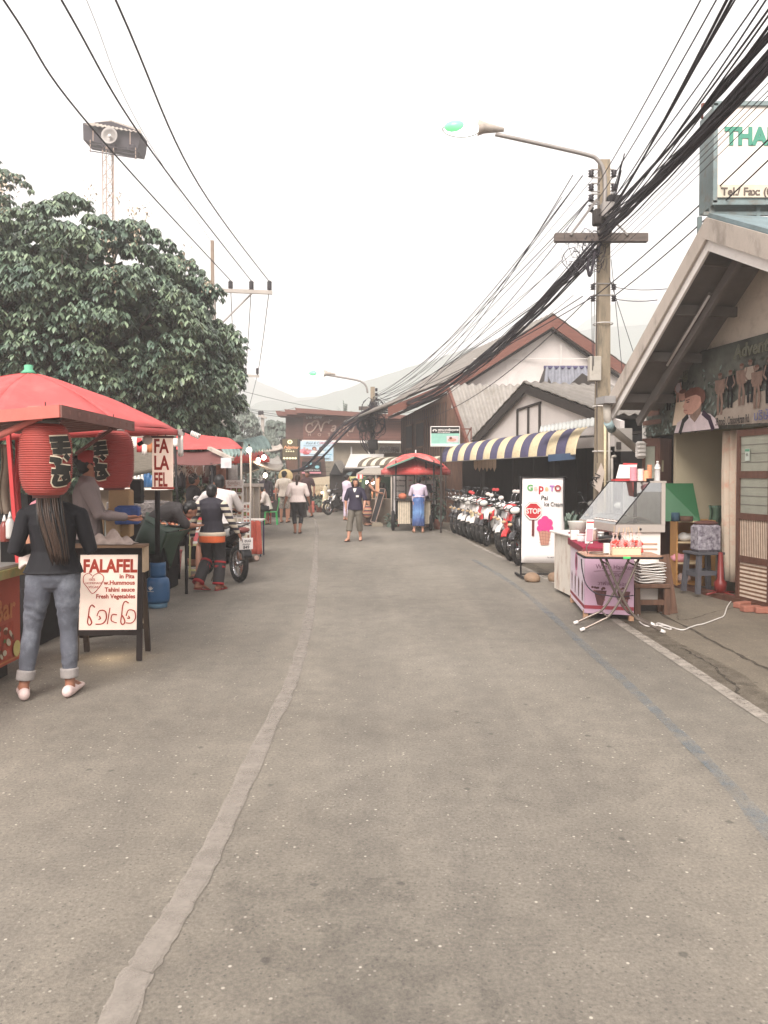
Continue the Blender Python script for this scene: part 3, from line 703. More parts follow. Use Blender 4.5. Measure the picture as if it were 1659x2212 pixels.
# grey steep roof + small blue-edged dormer behind restaurant
lean=thing('lean_to_roof','broad grey tiled lean-to roof between the white gables','roof',W(1100,900,23))
b=corr(W(1013,965,22.9),W(1300,965,22.0),W(1300,835,24.2),W(968,831,25.0),20,.05,tile2,.02,24,tiles=2);SB(b,'roof_slope',lean)
b=MB();b.bar(W(966,834,24.9),W(1013,966,22.8),.08,.12,redw);SB(b,'edge_board',lean)
dm=thing('dormer_roof','small grey dormer roof with blue ridge tiles above the lean-to','roof',W(1220,820,22))
b=corr(W(1172,850,22.2),W(1320,850,22.2),W(1300,795,23.2),W(1178,795,23.2),9,.045,M8('blue_grey_tile',(150,150,158),scale=5,var=.2,k=.6),.02,10,tiles=2);SB(b,'roof_slope',dm)
b=MB();b.tube([W(1175,794,23.2),W(1300,794,23.2)],.06,6,purple);b.slab([W(1158,843,22.3),W(1176,795,23.2),W(1198,843,22.3)],.06,barge);b.slab([W(1210,850,21.5),W(1258,806,21.5),W(1300,832,21.5),W(1300,850,21.5)],.06,barge);SB(b,'end_board',dm)
# big timber house
bh=thing('timber_house','two-storey timber house with a tall white gable and red-brown bargeboards','building',(4,28,0))
D0=27.0
apx=W(1196,681,D0);Lk=W(968,826,D0);Le=W(838,880,D0-.2);Re=W(1362,797,D0+1)
b=MB();inn=Vector((.3,.9,-.35))
b.slab([W(978,835,D0+.5),W(1196,696,D0+.5),W(1350,806,D0+1.5),W(1350,1000,D0+1.5),W(978,1000,D0+.5)],Vector((0,.1,0)),gablew);SB(b,'gable_wall',bh)
b=MB()
for f_ in(.3,.62):
 p=W(985,835,D0+.48).lerp(W(1350,835,D0+.48),f_);b.box((p.x,p.y-.01,p.z-.3),(.025,.02,3.6),white)
q=W(1150,775,D0+.48);b.box((q.x,q.y-.01,q.z),(4.2,.02,.02),white);SB(b,'board_joint',bh)
b=MB()
for(p,q,h)in((Lk,apx,.38),(apx,Re,.42),(Le,Lk,.3)):
 b.slab([p,q,q+Vector((0,0,-h)),p+Vector((0,0,-h))],Vector((0,.08,0)),redw)
 b.slab([p+Vector((0,.3,-h)),q+Vector((0,.3,-h)),q+Vector((0,.3,-h-.1)),p+Vector((0,.3,-h-.1))],Vector((0,.06,0)),barge)
SB(b,'bargeboard',bh)
bk=Vector((-2.2,9.5,0));u1=Vector((0,0,.04))
b=corr(Lk+u1,Lk+bk+u1,apx+bk+u1,apx+u1,24,.035,tile,.02,20,tiles=6);SB(b,'roof',bh)
b=corr(Re+u1,Re+bk+u1,apx+bk+u1,apx+u1,24,.035,tile,.02,20,tiles=6);SB(b,'roof',bh)
b=corr(Le+u1,Le+bk*.9+u1,Lk+bk*.95+u1,Lk+u1,28,.045,tile,.02,14,tiles=3,sag=-.05);SB(b,'roof',bh)
b=MB()
s0,s1=W(966,900,26.4),W(866,900,33.5);s0 .z=s1 .z=0
b.slab([s0,s1,s1+Vector((0,0,4.1)),s0+Vector((0,0,4.4))],Vector((.15,.03,0)),brw)
b.slab([s0+Vector((0,.0,0)),s0+Vector((4,.4,0)),s0+Vector((4,.4,3.9)),s0+Vector((0,0,3.9))],Vector((0,.12,0)),brw)
SB(b,'timber_wall',bh)
b=MB();dr=(s1-s0).normalized();nn=Vector((-.99,-.2,0))
for k in range(22):
 p=s0+dr*(.33*k+.15)+nn*.01;b.box((p.x,p.y,2.1),(.03,.02,4.1),darkw,rz=math.atan2(dr.y,dr.x))
SB(b,'wall_batten',bh)
for(t0,t1)in((.42,.58),(.68,.83)):
 b=MB();p=s0 .lerp(s1,t0)+nn*.03;q=s0 .lerp(s1,t1)+nn*.03
 b.slab([(p.x,p.y,2.75),(q.x,q.y,2.75),(q.x,q.y,3.65),(p.x,p.y,3.65)],Vector((-.03,0,0)),dim);wn=SB(b,'window',bh)
 b=MB();b.bar((p.x,p.y,2.72),(q.x,q.y,2.72),.08,.07,brw);b.bar((p.x,p.y,3.68),(q.x,q.y,3.68),.08,.07,brw);m_=(p+q)/2
 for v in(p,m_,q):b.bar((v.x,v.y,2.72),(v.x,v.y,3.68),.07,.05,brw,up=(1,0,0))
 o=b.build('window_frame',wn)
# massage sign
ms=thing('massage_sign','green and black massage lightbox sign on the timber house corner','sign',W(930,965,21.4))
wd_,hg_=.82,.57
b=MB();b.box((wd_/2,.08,hg_/2),(wd_,.14,hg_),white,ch=.01);b.build('sign_box',ms)
P=Pic(face((0,.008,0),(1,0,0),(0,0,1)))
mint=M8('mint_print',(150,200,184),k=.75);mintl=M8('mint_light',(200,224,220),k=.8)
P.rect(.02,.02,wd_-.02,hg_-.02,mint);P.rect(.02,.37,wd_-.02,hg_-.02,blk);P.rect(.02,.02,wd_-.02,.09,mintl)
P.text('เพชรนวดเพื่อสุขภาพ',.2,.44,.085,white,sx=.85,bold=.002);P.text('PETH MASSAGE',.2,.385,.05,white,bold=.001)
P.ell(.115,.45,.06,.035,white);P.ell(.115,.435,.03,.03,blk,8)
P.rect(.45,.12,.78,.3,shirtp);P.ell(.6,.19,.12,.05,skin);P.ell(.56,.24,.04,.035,hairm);P.text('นวดแผนไทย',.1,.03,.05,white)
P.build('sign_print',ms)
b=MB();b.bar((.82,.1,.5),(1.15,.1,.5),.03,.03,rust);b.bar((1.12,.1,.5),(.85,.1,-.1),.03,.03,rust);b.bar((1.14,.1,.55),(1.14,.1,-.35),.03,.03,rust);b.bar((.3,.1,0),(.3,.1,-2.4),.05,.05,darkw);b.build('bracket',ms)

# hotel at the end
hotm=M8('hotel_cladding',(138,92,80),scale=2.2,var=.18,k=.62,stretch=(.35,1,7),bump=.15)
hotd=M8('hotel_cladding_dark',(112,80,70),scale=2.2,var=.2,k=.6,stretch=(.35,1,7))
conc=M8('grey_render',(172,158,138),scale=1.1,var=.15,k=.62,dirt=((.12,.1,.08),.5,.6))
ht=thing('hotel_building','long red-brown hotel with script lettering and layered roofs at the street end','building',(-1,45,0))
HD=45.0
b=MB()
b.slab([W(655,950,HD),W(885,950,HD),W(1010,960,HD),W(1010,918,HD),W(885,903,HD),W(655,892,HD)],Vector((0,1,0)),hotm)
SB(b,'clad_wall',ht)
b=MB();b.slab([W(617,950,HD+.4),W(637,950,HD+.4),W(637,892,HD+.4),W(617,892,HD+.4)],Vector((0,1,0)),hotd)
b.slab([W(637,950,HD+.2),W(655,950,HD+.2),W(655,889,HD+.2),W(637,889,HD+.2)],Vector((0,1,0)),hotd)
for i in range(9):
 z=W(0,899+i*6,HD).z;x0=W(655,0,HD).x;x1=W(1010,0,HD).x;b.box(((x0+x1)/2,HD-.012,z),(x1-x0,.02,.012),hotd)
SB(b,'side_panel',ht)
for(x0,y0,x1,y1,x2,y2,dd)in((595,887,660,893,620,902,.2),(614,884,700,890,645,900,0),(637,881,1010,906,655,898,-.35)):
 b=MB();a=W(x0,y0,HD+dd-.6);c=W(x1,y1,HD+dd-.6)
 b.slab([a,c,c+Vector((0,0,-.22)),a+Vector((.1,0,-.28))],Vector((0,1.6,0)),hotm);SB(b,'roof_layer',ht)
b=MB();b.slab([W(617,1115,HD+.5),W(1010,1115,HD+.5),W(1010,950,HD+.5),W(617,950,HD+.5)],Vector((0,.5,0)),conc)
a,c=W(653,953,HD-.1),W(1010,957,HD-.1);b.bar(a,c,.35,.13,white)
SB(b,'rendered_wall',ht)
b=MB()
for x in(759,797):b.bar(W(x,965,HD+.35),W(x,1005,HD+.35),.08,.08,white,up=(1,0,0))
SB(b,'white_pipe',ht)
b=MB();b.slab([W(655,1105,40),W(712,1105,40),W(700,985,40),W(655,985,40)],Vector((0,.3,0)),hotd)
for i in range(14):z=.3+i*.22;b.box((W(683,0,40).x,39.98,z),(1.4,.03,.02),dim)
SB(b,'plank_wing',ht)
b=MB();b.slab([W(617,1105,41),W(655,1105,41),W(655,985,41),W(617,985,41)],Vector((0,.3,0)),brw);q=W(637,1015,40.95);b.box((q.x,q.y,q.z),(.8,.05,1.2),redw);b.box((q.x,q.y-.02,q.z),(.64,.05,1.04),brw);SB(b,'shutter_window',ht)
brass=M8('metal_letter',(200,170,155),k=.7,metal=.2,var=.15,scale=20)
Xh=face(-Vector(ht.location),(1,0,0),(0,0,1))
def HP(x,y,d=HD-.03):p=W(x,y,d)-ht.location;return face(p,(1,0,0),(0,0,1))
b=MB()
p=W(690,947,HD)-W(690,905,HD)
def swirl(pts,r):
 b.tube(smooth_line([W(x,y,HD-.06)-ht.location for x,y in pts],5),r,5,brass)
# script N drawn as the flowing capital of the sign
swirl([(672,915),(666,916),(662,922),(662,930),(668,934),(676,931),(683,921),(688,911),(680,910),(673,915),(676,920)],.05)
swirl([(688,911),(690,920),(694,932)],.045);swirl([(694,932),(697,920),(701,913),(707,911),(711,915)],.05);swirl([(709,909),(713,912)],.04);swirl([(712,905),(714,909),(718,907)],.03)
b.build('script_letter',ht)
for ch,x,y,s_ in(('a',713,932,.78),('m',730,932,.74),('u',750,933,.74)):
 text(ch,s_,HP(x,y),brass,ht,shear=.35,bold=.006,th=.03)
for ch,x in(('H',665),('O',686),('T',708),('E',728),('L',749)):text(ch,.26,HP(x,942),brass,ht,bold=.004,th=.02)
text('นาม โฮเทล',.22,HP(661,904),cream,ht,th=.01)
# hotel pylon board
hs_=thing('hotel_board','brown hotel board with a round logo, four stars and five small white discs','sign',W(610,994,36.5));hs_.scale=(.77,1,.54)
bw,bh2=W(652,0,36.5).x-W(609,0,36.5).x,1.87
b=MB();b.box((bw/2,.12,bh2/2),(bw,.22,bh2),M8('brown_board',(112,98,72),k=.62));b.build('board',hs_)
P=Pic(face((0,0,0),(1,0,0),(0,0,1)))
glow=M8('lit_print',(250,240,200),k=.85,emit=.25);org=M8('lit_orange',(240,170,130),k=.8,emit=.1)
P.ell(bw*.5,1.6,.16,.19,glow,20);P.ell(bw*.5,1.6,.09,.11,M8('logo_gold',(214,200,130),k=.7),12)
P.text('Namu',bw*.07,1.02,.36,org,shear=.35,bold=.008);P.text('HOTEL',bw*.2,.9,.11,glow)
for i in range(4):
 cx=bw*(.27+i*.155);P.poly([(cx,.85),(cx+.02,.8),(cx+.07,.77),(cx+.02,.75),(cx,.69),(cx-.02,.75),(cx-.07,.77),(cx-.02,.8)],glow)
for i in range(5):P.ell(bw*(.13+i*.185),.17,.08,.09,glow,14)
P.build('board_print',hs_)
b=MB();b.box((-.09,.1,bh2/2-2.2),(.12,.16,bh2+4.3),darkw);b.box((bw+.06,.1,bh2/2-2.2),(.1,.14,bh2+4.3),darkw);b.build('board_post',hs_)
# pool poster
po=thing('pool_poster','pale blue swimming pool poster with bathers on the hotel wall','poster',W(649,996,43))
pw_,ph_=W(721,0,43).x-W(649,0,43).x,W(0,953,43).z-W(0,996,43).z
poolm=M8('pool_print',(214,226,236),scale=1.2,var=.03,k=.8,col2=tuple(v*.72 for v in lin((178,212,228))))
b=MB();b.box((pw_/2,.04,ph_/2),(pw_,.06,ph_),poolm);b.build('poster_board',po)
P=Pic(face((0,.008,0),(1,0,0),(0,0,1)))
pk=M8('poster_pink',(226,150,160),k=.75);rd=M8('poster_red',(200,90,96),k=.7)
for(x,y,r,m_)in((.16,.5,.14,pk),(.3,.42,.12,rd),(.44,.5,.1,pk),(.8,.47,.1,shirtp),(.2,.66,.04,skin),(.34,.6,.045,skin),(.76,.55,.05,rd)):P.ell(x*pw_*.6,y*ph_,r*1.6,r,m_,14)
for x in(.42,.63):P.ell(x*pw_,.63*ph_,.13,.11,hairm,12);P.ell(x*pw_,.6*ph_,.08,.08,skin,12);P.ell(x*pw_,.46*ph_,.2,.08,white,12)
for x,y in((.06,.1),(.86,.18),(.9,.3),(.08,.2)):P.rect(x*pw_,y*ph_,(x+.06)*pw_,(y+.05)*ph_,M8('poster_blue',(120,190,215),k=.7))
P.text('Pool & Café',.3,ph_*.84,.2,blk,shear=.3);P.text('SWIM ZONE',pw_*.58,ph_*.86,.17,pk,bold=.004);P.text('200.-',pw_*.72,ph_*.05,.18,blk)
P.build('poster_print',po)
hb=thing('house_board','black board with a teal roof emblem and pink bottom strip under the pool poster','sign',W(652,1023,39.8))
w2,h2=W(694,0,39.8).x-W(652,0,39.8).x,W(0,997,39.8).z-W(0,1023,39.8).z
b=MB();b.box((w2/2,.04,h2/2),(w2,.05,h2),blk);b.build('board',hb)
P=Pic(face((0,.012,0),(1,0,0),(0,0,1)));tl=M8('teal_print',(140,196,204),k=.75)
P.rect(0,0,w2,h2*.14,pk);P.poly([(w2*.4,h2*.72),(w2*.48,h2*.95),(w2*.56,h2*.72)],tl)
P.ell(w2*.2,h2*.55,.12,.08,tl,10);P.ell(w2*.8,h2*.55,.12,.08,tl,10);P.text('Pai Land & House',w2*.06,h2*.24,.12,white);P.build('board_print',hb)
# thatch stall at the end
thm=M8('thatch',(196,176,146),scale=14,var=.4,k=.62,stretch=(3,3,1),bump=.5)
th=thing('thatch_stall','small dark stall with a ragged straw thatch roof at the end of the road','stall',W(696,1105,34.5))
def LT(mb,name,par):o=mb.build(name,par);o.location=-Vector(par.location);return o
b=MB();rr=random.Random(8)
for i in range(1500):
 u=rr.random();v=rr.random();p=W(667+60*u,1036-6*u,35.4).lerp(W(666+62*u,1052,33.8),v)+Vector((0,0,rr.uniform(-.03,.05)))
 q=p+Vector((rr.uniform(-.12,.12),-.16,-rr.uniform(.12,.42)*(1 if v>.6 else.5)));s_=Vector((rr.uniform(.01,.025),0,0));b.quad(p-s_,p+s_,q+s_*.6,q-s_*.6,thm)
b.slab([W(668,1050,34),W(727,1049,34),W(728,1030,35.4),W(668,1036,35.4)],.06,thm);LT(b,'thatch_roof',th)
b=MB();b.slab([W(655,1106,35.8),W(760,1106,35.8),W(760,1040,35.8),W(655,1040,35.8)],Vector((0,.1,0)),dim);LT(b,'back_wall',th)
b=MB()
for x in(669,693,727):b.bar(W(x,1105,34.2),W(x,1045,34.2),.1,.1,darkw,up=(1,0,0))
LT(b,'post',th)
# stone-roofed white hut and grey tiled sheds in front of the hotel
wh=thing('white_roof_shed','white roofed shed with a black gable end in front of the hotel','building',W(775,1100,31))
b=MB();b.slab([W(745,1012,31),W(820,1012,31),W(830,983,32),W(757,983,32)],.05,white);LT(b,'roof',wh)
b=MB();b.slab([W(741,1016,30.9),W(757,984,31.9),W(768,1016,30.9)],.05,barge);b.slab([W(741,1060,31.2),W(830,1060,31.2),W(830,1012,31.2),W(741,1012,31.2)],Vector((0,.1,0)),dim);LT(b,'gable_end',wh)
sh=thing('tiled_shed','little shed with grey ribbed tiles beside the white roofed shed','building',W(735,1080,32))
b=corr(W(737,1022,31.6),W(753,1018,31.4),W(738,996,32.4),W(723,998,32.4),5,.05,tile,.02,10,tiles=3);LT(b,'roof',sh)
b=MB();b.slab([W(712,1025,31.8),W(724,998,32.3),W(738,1025,31.8)],.06,dim);b.slab([W(712,1075,32),W(752,1075,32),W(752,1022,32),W(712,1022,32)],Vector((0,.08,0)),darkw);LT(b,'wall',sh)
sg=thing('grey_tiled_shed','grey ribbed roof standing between the far lamp pole and the timber house','building',W(850,1050,33))
b=corr(W(817,978,32.6),W(862,978,32.4),W(862,966,33.8),W(822,966,33.8),9,.05,tile2,.02,10,tiles=3);LT(b,'roof',sg)
b=MB();b.slab([W(817,1060,33),W(870,1060,33),W(870,978,33),W(817,978,33)],Vector((0,.1,0)),conc);LT(b,'wall',sg)
b=corr(W(712,1047,33),W(770,1046,33),W(770,1030,33.4),W(712,1031,33.4),9,.03,barge,.02,3);tag(b.build('metal_canopy'),'dark ribbed metal canopy at the end of the road','canopy')
b=corr(W(745,1034,30.6),W(756,1026,30.6),W(762,1018,31),W(750,1022,31),4,.03,teal,.02,3);tag(b.build('small_canopy'),'tiny blue-grey sheet canopy under the white shed roof','canopy')

# ================================================================= UTILITY POLES, LAMPS AND CABLES
polem=M8('weathered_concrete_pole',(176,158,134),scale=3,var=.2,k=.62,stretch=(3,3,.6),dirt=((.08,.07,.05),.8,4),bump=.1)
polep=M8('pale_concrete_pole',(205,194,184),scale=3,var=.08,k=.65)
insm=M8('dark_porcelain',(66,52,58),k=.5,rough=.3)
galv=M8('galvanised_pipe',(176,168,162),scale=6,var=.12,k=.62,metal=.3,rough=.5)
cabm=M8('black_cable',(84,74,86),k=.45,var=.2,scale=30)
woodx=M8('weathered_crossarm',(118,104,96),scale=4,var=.25,k=.6,stretch=(1,8,8))
P1D=13.5;p1=W(1300,1090,P1D);p1 .z=0;p1top=W(1298,348,P1D).z
up1=thing('utility_pole','tall weathered concrete pole with a lit street lamp beside the near shop','pole',p1)
b=MB();b.add(*(lambda w0,w1,h:([(-w0,-w0,0),(w0,-w0,0),(w0,w0,0),(-w0,w0,0),(-w1,-w1,h),(w1,-w1,h),(w1,w1,h),(-w1,w1,h)],[(3,2,1,0),(4,5,6,7),(0,1,5,4),(1,2,6,5),(2,3,7,6),(3,0,4,7)]))(.125,.085,p1top),polem)
b.box((0,0,.4),(.27,.27,.8),polem);b.build('shaft',up1)
def local(p,root):return Vector(p)-Vector(root.location)
def LW(x,y,d,root):return local(W(x,y,d),root)
b=MB();b.bar(LW(1198,514,P1D-.2,up1),LW(1398,514,P1D-.2,up1),.12,.14,woodx)
b.bar(LW(1232,508,P1D-.28,up1),LW(1290,430,P1D-.1,up1),.05,.03,galv);b.bar(LW(1357,508,P1D-.28,up1),LW(1318,470,P1D-.1,up1),.05,.03,galv);b.build('crossarm',up1)
def insul(b,p,r=.045,h=.11,mt=None):
 mt=mt or insm;b.lathe([(r*.5,-h/2),(r,-h*.4),(r*.55,-h*.2),(r,0),(r*.55,h*.2),(r,h*.4),(r*.5,h/2)],p,10,mt)
b=MB()
for y in(375,405,428,450):
 for x in(1277,1326):
  p=LW(x,y,P1D-.05,up1);insul(b,p,.055,.12);b.bar(p+Vector((0,0,.07)),Vector((0,p.y,p.z+.07)),.02,.02,galv);b.bar(p+Vector((0,0,-.07)),Vector((0,p.y,p.z-.07)),.02,.02,galv)
for y in(620,645):
 for x in(1281,1326):
  p=LW(x,y,P1D-.1,up1);insul(b,p,.05,.1);b.bar(p+Vector((0,0,.06)),Vector((0,p.y,p.z+.06)),.02,.02,galv)
b.build('insulator_rack',up1)
for i,(x,y)in enumerate([(1312,455),(1295,470),(1325,440),(1306,492)]):
 b=MB();b.box(LW(x,y,P1D-.35+.1*i,up1),(.22,.18,.26),[galv,barge,dim,galv][i],ch=.02);b.build('splice_box',up1)
b=MB();b.box(LW(1284,797,P1D-.2,up1),(.2,.16,.42),pvc,ch=.01);b.build('junction_box',up1)
b=MB()
for y in(700,878,975,1040):p=LW(1300,y,P1D,up1);b.tube([Vector((math.cos(a)*.165,math.sin(a)*.165,p.z))for a in np.linspace(0,2*math.pi,17)[:-1]],.01,5,white,closed=True)
b.build('strap',up1)
b=MB()
for(x,y0,y1)in((1307,905,1110),(1316,885,1110),(1322,990,1110)):b.tube([LW(x,y1,P1D-.3,up1),LW(x,y0,P1D-.3,up1)],.022,7,yel if x<1310 else pvc)
b.tube([LW(1322,990,P1D-.3,up1),LW(1323,986,P1D-.3,up1),LW(1330,985,P1D-.35,up1)],.022,7,pvc);b.build('conduit',up1)
lampglass=mat('lit_lamp_glass',(.93,1,.95),emit=1.4,var=.02,rough=.2);lampgreen=M8('green_lamp_reflection',(120,216,150),k=.8,emit=.7,rough=.2)
def street_lamp(root,arm,head,size,d,rr_=.035):
 b=MB();b.tube(smooth_line([LW(x,y,d,root)for x,y in arm],4),rr_,8,galv);a_=b.build('lamp_arm',root)
 hx,hy=head
 h=LW(hx,hy,d,root);s=size
 b=MB();b.tube([h+Vector((s*.95,0,-.02*s)),h+Vector((s*.45,0,.03*s)),h+Vector((s*.28,0,.04*s))],[(.05*s,.05*s),(.16*s,.13*s),(.2*s,.2*s)],12,fascia);b.build('lamp_housing',root)
 b=MB();b.ball(h+Vector((-.16*s,0,.0)),(.47*s,.2*s,.2*s),lampglass,20,12);g=b.build('lamp_glass',root);b=MB();b.tube([h+Vector((-.16*s+.475*s*math.cos(a),0,.205*s*math.sin(a)))for a in np.linspace(0,2*math.pi,29)[:-1]],.012*s,5,galv,closed=True);b.build('lamp_rim',root)
 b=MB();b.ball(h+Vector((-.30*s,-.02,.02*s)),(.32*s,.21*s,.17*s),lampgreen,18,10);b.build('lamp_green_reflection',root)  # green reflection in the lamp glass, put in as a glowing coloured ball
 b=MB();b.box(h+Vector((-.64*s,0,0)),(.03*s,.05*s,.06*s),insm);b.build('lamp_clip',root)
street_lamp(up1,[(1304,470),(1307,400),(1303,365),(1290,345),(1270,335),(1180,314),(1070,290)],(1010,279),.66,P1D-.12,.036)
# far pole
P2D=33.0;p2=W(805,1100,P2D);p2 .z=0
up2=thing('utility_pole','far street lamp pole tangled in black cables before the hotel','pole',p2)
h2_=W(0,836,P2D).z
b=MB();b.box((0,0,h2_/2),(.26,.26,h2_),polem,taper=.7);b.build('shaft',up2)
b=MB();b.bar(LW(775,882,P2D-.2,up2),LW(835,882,P2D-.2,up2),.12,.16,woodx);b.build('crossarm',up2)
b=MB()
for y in(842,852,862,872):
 p=LW(813,y,P2D,up2);insul(b,p,.07,.14);b.bar(p,Vector((0,p.y,p.z)),.03,.03,galv)
b.box(LW(806,961,P2D-.3,up2),(.4,.3,.45),dim,ch=.03);b.build('insulator_rack',up2)
street_lamp(up2,[(794,849),(791,835),(783,826),(765,820),(707,810)],(690,808),.72,P2D-.1,.04)
# cables between and beyond
rc=random.Random(21)
cab=MB()
def cable(pts,r,mb=None,n=10):(mb or cab).tube(smooth_line([Vector(p)for p in pts],n),r,5,cabm)
def span(a,c,sag,n=14):return[a.lerp(c,i/n)+Vector((0,0,-sag*4*(i/n)*(1-i/n)))for i in range(n+1)]
def sp_tube(a,c,sag,r,mb,n=14):mb.tube(span(a,c,sag,n),r,5,cabm)
cb1=MB()
# near side: bundles from pole 1 towards and over the camera, each ends beyond the frame
heads=[(1495,0,6.6,.007),(1520,0,6.5,.007),(1545,0,6.3,.013),(1556,0,6.3,.013),(1565,0,6.2,.008),(1600,0,6.1,.007),(1618,0,6.1,.008),(1640,0,6.0,.01),(1650,0,6.0,.009),(1700,20,5.8,.012),(1690,40,5.8,.01),(1660,10,5.8,.008)]
jn=[(1290,400),(1292,430),(1320,460),(1322,450),(1318,440),(1290,470),(1320,480),(1318,470),(1322,486),(1310,498),(1314,488),(1316,500)]
for(hx,hy,d,r),(jx,jy)in zip(heads,jn):
 a=W(jx,jy,P1D-.15);e=W(hx,hy,d);e2=e+(e-a)*.9
 cb1 .tube(span(a,e2,.12+rc.random()*.1,18),r,5,cabm)
# the thick main bundle = many strands
for i in range(19):
 a=W(1296+rc.uniform(-6,10),500+rc.uniform(-22,24),P1D-.15);e=W(1680+rc.uniform(-13,13),62+rc.uniform(-20,16),6.0+rc.uniform(-.1,.1));e2=e+(e-a)*.9
 pts=span(a,e2,.2+rc.uniform(-.03,.05),20);pts=[p+Vector((rc.uniform(-.012,.012),0,rc.uniform(-.014,.014)))for p in pts]
 cb1 .tube(smooth_line(pts,2),rc.choice([.008,.01,.014]),5,cabm)
for i in range(7):
 a=W(1300+rc.uniform(-6,10),470+rc.uniform(-12,12),P1D-.15);e=W(1655+rc.uniform(-8,8),40+rc.uniform(-10,10),6.2);e2=e+(e-a)*.9
 cb1 .tube(smooth_line([p+Vector((rc.uniform(-.01,.01),0,rc.uniform(-.01,.01)))for p in span(a,e2,.15,20)],2),rc.choice([.008,.012]),5,cabm)
for i in range(5):  # loose single lines below the bundle
 a=W(1300+rc.uniform(-4,14),520+i*10,P1D-.15);e=W(1700,95+i*17,6.2);cb1 .tube(span(a,e+(e-a)*.9,.05+.05*rc.random(),16),.004,5,cabm)
tag(cb1 .build('overhead_cables'),'thick bundle of black cables sweeping from the near pole to the top right corner','cables')
# service drops to the right
cb3=MB()
for(x,y,ex,ey)in((1285,640,1659,280),(1326,640,1659,325)):
 a=W(x,y,P1D-.1);e=W(ex,ey,8.2);cb3 .tube(span(a,e+(e-a)*.5,.12,16),.009,5,cabm)
for(y,ex,ey)in((620,1440,624),(645,1420,648)):cb3 .tube(span(W(1326,y,P1D-.1),W(ex,ey,10.2),.03,10),.006,5,cabm)
for(sx_,sy,ex,ey)in((1320,560,1350,860),(1316,600,1368,760),(1285,560,1282,790),(1278,650,1280,800),(1288,650,1290,1000)):
 cb3 .tube(span(W(sx_,sy,P1D-.18),W(ex,ey,P1D-.3),.0,8),.006,5,cabm)
tag(cb3 .build('service_cables'),'thin service lines running from the near pole to the right-hand shop roof','cables')
cb2=MB()
for i in range(26):  # main messenger bundle towards far pole
 a=W(1292+rc.uniform(-8,8),530+rc.uniform(-16,18),P1D-.15);e=W(808+rc.uniform(-5,8),885+rc.uniform(-10,8),P2D-.2)
 pts=[p+Vector((rc.uniform(-.02,.02),0,rc.uniform(-.02,.02)))for p in span(a,e,.9+rc.uniform(-.08,.1),24)]
 cb2 .tube(smooth_line(pts,2),rc.choice([.008,.01,.014]),5,cabm)
for i in range(20):  # separate lines with their own sag
 a=W(rc.choice([1277,1280,1215,1240,1260,1290])+rc.uniform(-4,4),rc.choice([375,428,520,545,560,640])+rc.uniform(-5,5),P1D-.15)
 e=W(810+rc.uniform(-8,8),855+rc.uniform(-8,38),P2D-.2)
 cb2 .tube(span(a,e,rc.uniform(.15,1.25),26),rc.choice([.005,.007,.009]),5,cabm)
tag(cb2 .build('overhead_cables'),'long sagging cables running from the near pole down the street to the far pole','cables')
cb4=MB()
for i in range(16):  # sweeping bundle from the far pole down to the left stalls
 a=W(800+rc.uniform(-6,4),885+rc.uniform(-5,12),P2D-.3)
 mids=[(745,935),(700,983),(665,1010),(620,1019),(575,1010)]if i<9 else[(740+rc.uniform(-8,4),928+rc.uniform(-14,6)),(690+rc.uniform(-8,8),980+rc.uniform(-10,6)),(650,1012),(600,1016),(560,1006)]
 pts=[a]+[W(x+rc.uniform(-1.5,1.5),y+rc.uniform(-2,2),dd)for(x,y),dd in zip(mids,(31,29.5,28.5,27.5,26.5))]
 cb4 .tube(smooth_line(pts,6),rc.choice([.012,.018,.022]),5,cabm)
tag(cb4 .build('overhead_cables'),'heavy black cable bundle drooping from the far pole to the left-hand stalls','cables')
cb5=MB()
for i in range(46):  # tangle on far pole
 c=LW(805+rc.uniform(-12,14),900+rc.uniform(-26,30),P2D-.25,up2);r0=rc.uniform(.15,.5);ax=rc.uniform(0,6.28)
 pts=[c+Vector((math.cos(a)*r0*math.cos(ax),math.cos(a)*r0*math.sin(ax)*.4+rc.uniform(-.04,.04),math.sin(a)*r0*rc.uniform(.7,1.2)))for a in np.linspace(rc.uniform(0,3),rc.uniform(4,8),12)]
 cb5 .tube(pts,rc.choice([.009,.014,.02]),5,cabm)
for i in range(16):
 a=LW(795+rc.uniform(-14,14),890,P2D-.3,up2);c=LW(806+rc.uniform(-6,6),960+rc.uniform(-10,50),P2D-.3,up2);m_=(a+c)/2+Vector((rc.uniform(-.5,.3),0,-.2));cb5 .tube(smooth_line([a,m_,c],6),.016,5,cabm)
for c in((785,918),(797,915)):p=LW(c[0],c[1],P2D-.4,up2);[cb5 .torus(p,.22+.02*k,.03,'Y',18,6,cabm)for k in range(4)]
cb5 .build('cable_tangle',up2)
cb6=MB()
for i in range(40):  # tangle on near pole
 c=LW(rc.choice([1285,1300,1262,1240])+rc.uniform(-10,10),545+rc.uniform(-38,28),P1D-.25,up1);r0=rc.uniform(.04,.17);ax=rc.uniform(0,6.28)
 pts=[c+Vector((math.cos(a)*r0,rc.uniform(-.03,.03),math.sin(a)*r0*rc.uniform(.6,1.6)))for a in np.linspace(rc.uniform(0,3),rc.uniform(4,8),12)]
 cb6 .tube(pts,rc.choice([.003,.005,.008]),5,cabm)
for i in range(4):p=LW(1305+rc.uniform(-6,6),505,P1D-.3,up1);cb6 .tube(smooth_line([p,LW(1318+rc.uniform(-4,6),440+rc.uniform(-10,10),P1D-.3,up1),LW(1345+rc.uniform(-8,8),330+40*rc.random(),P1D-1.1,up1)],6),rc.choice([.006,.01]),5,cabm)
cb6 .tube(smooth_line([LW(1272,560,P1D-.3,up1),LW(1270,580,P1D-.3,up1),LW(1274,596,P1D-.3,up1),LW(1280,575,P1D-.3,up1),LW(1285,545,P1D-.3,up1)],6),.025,6,cabm)
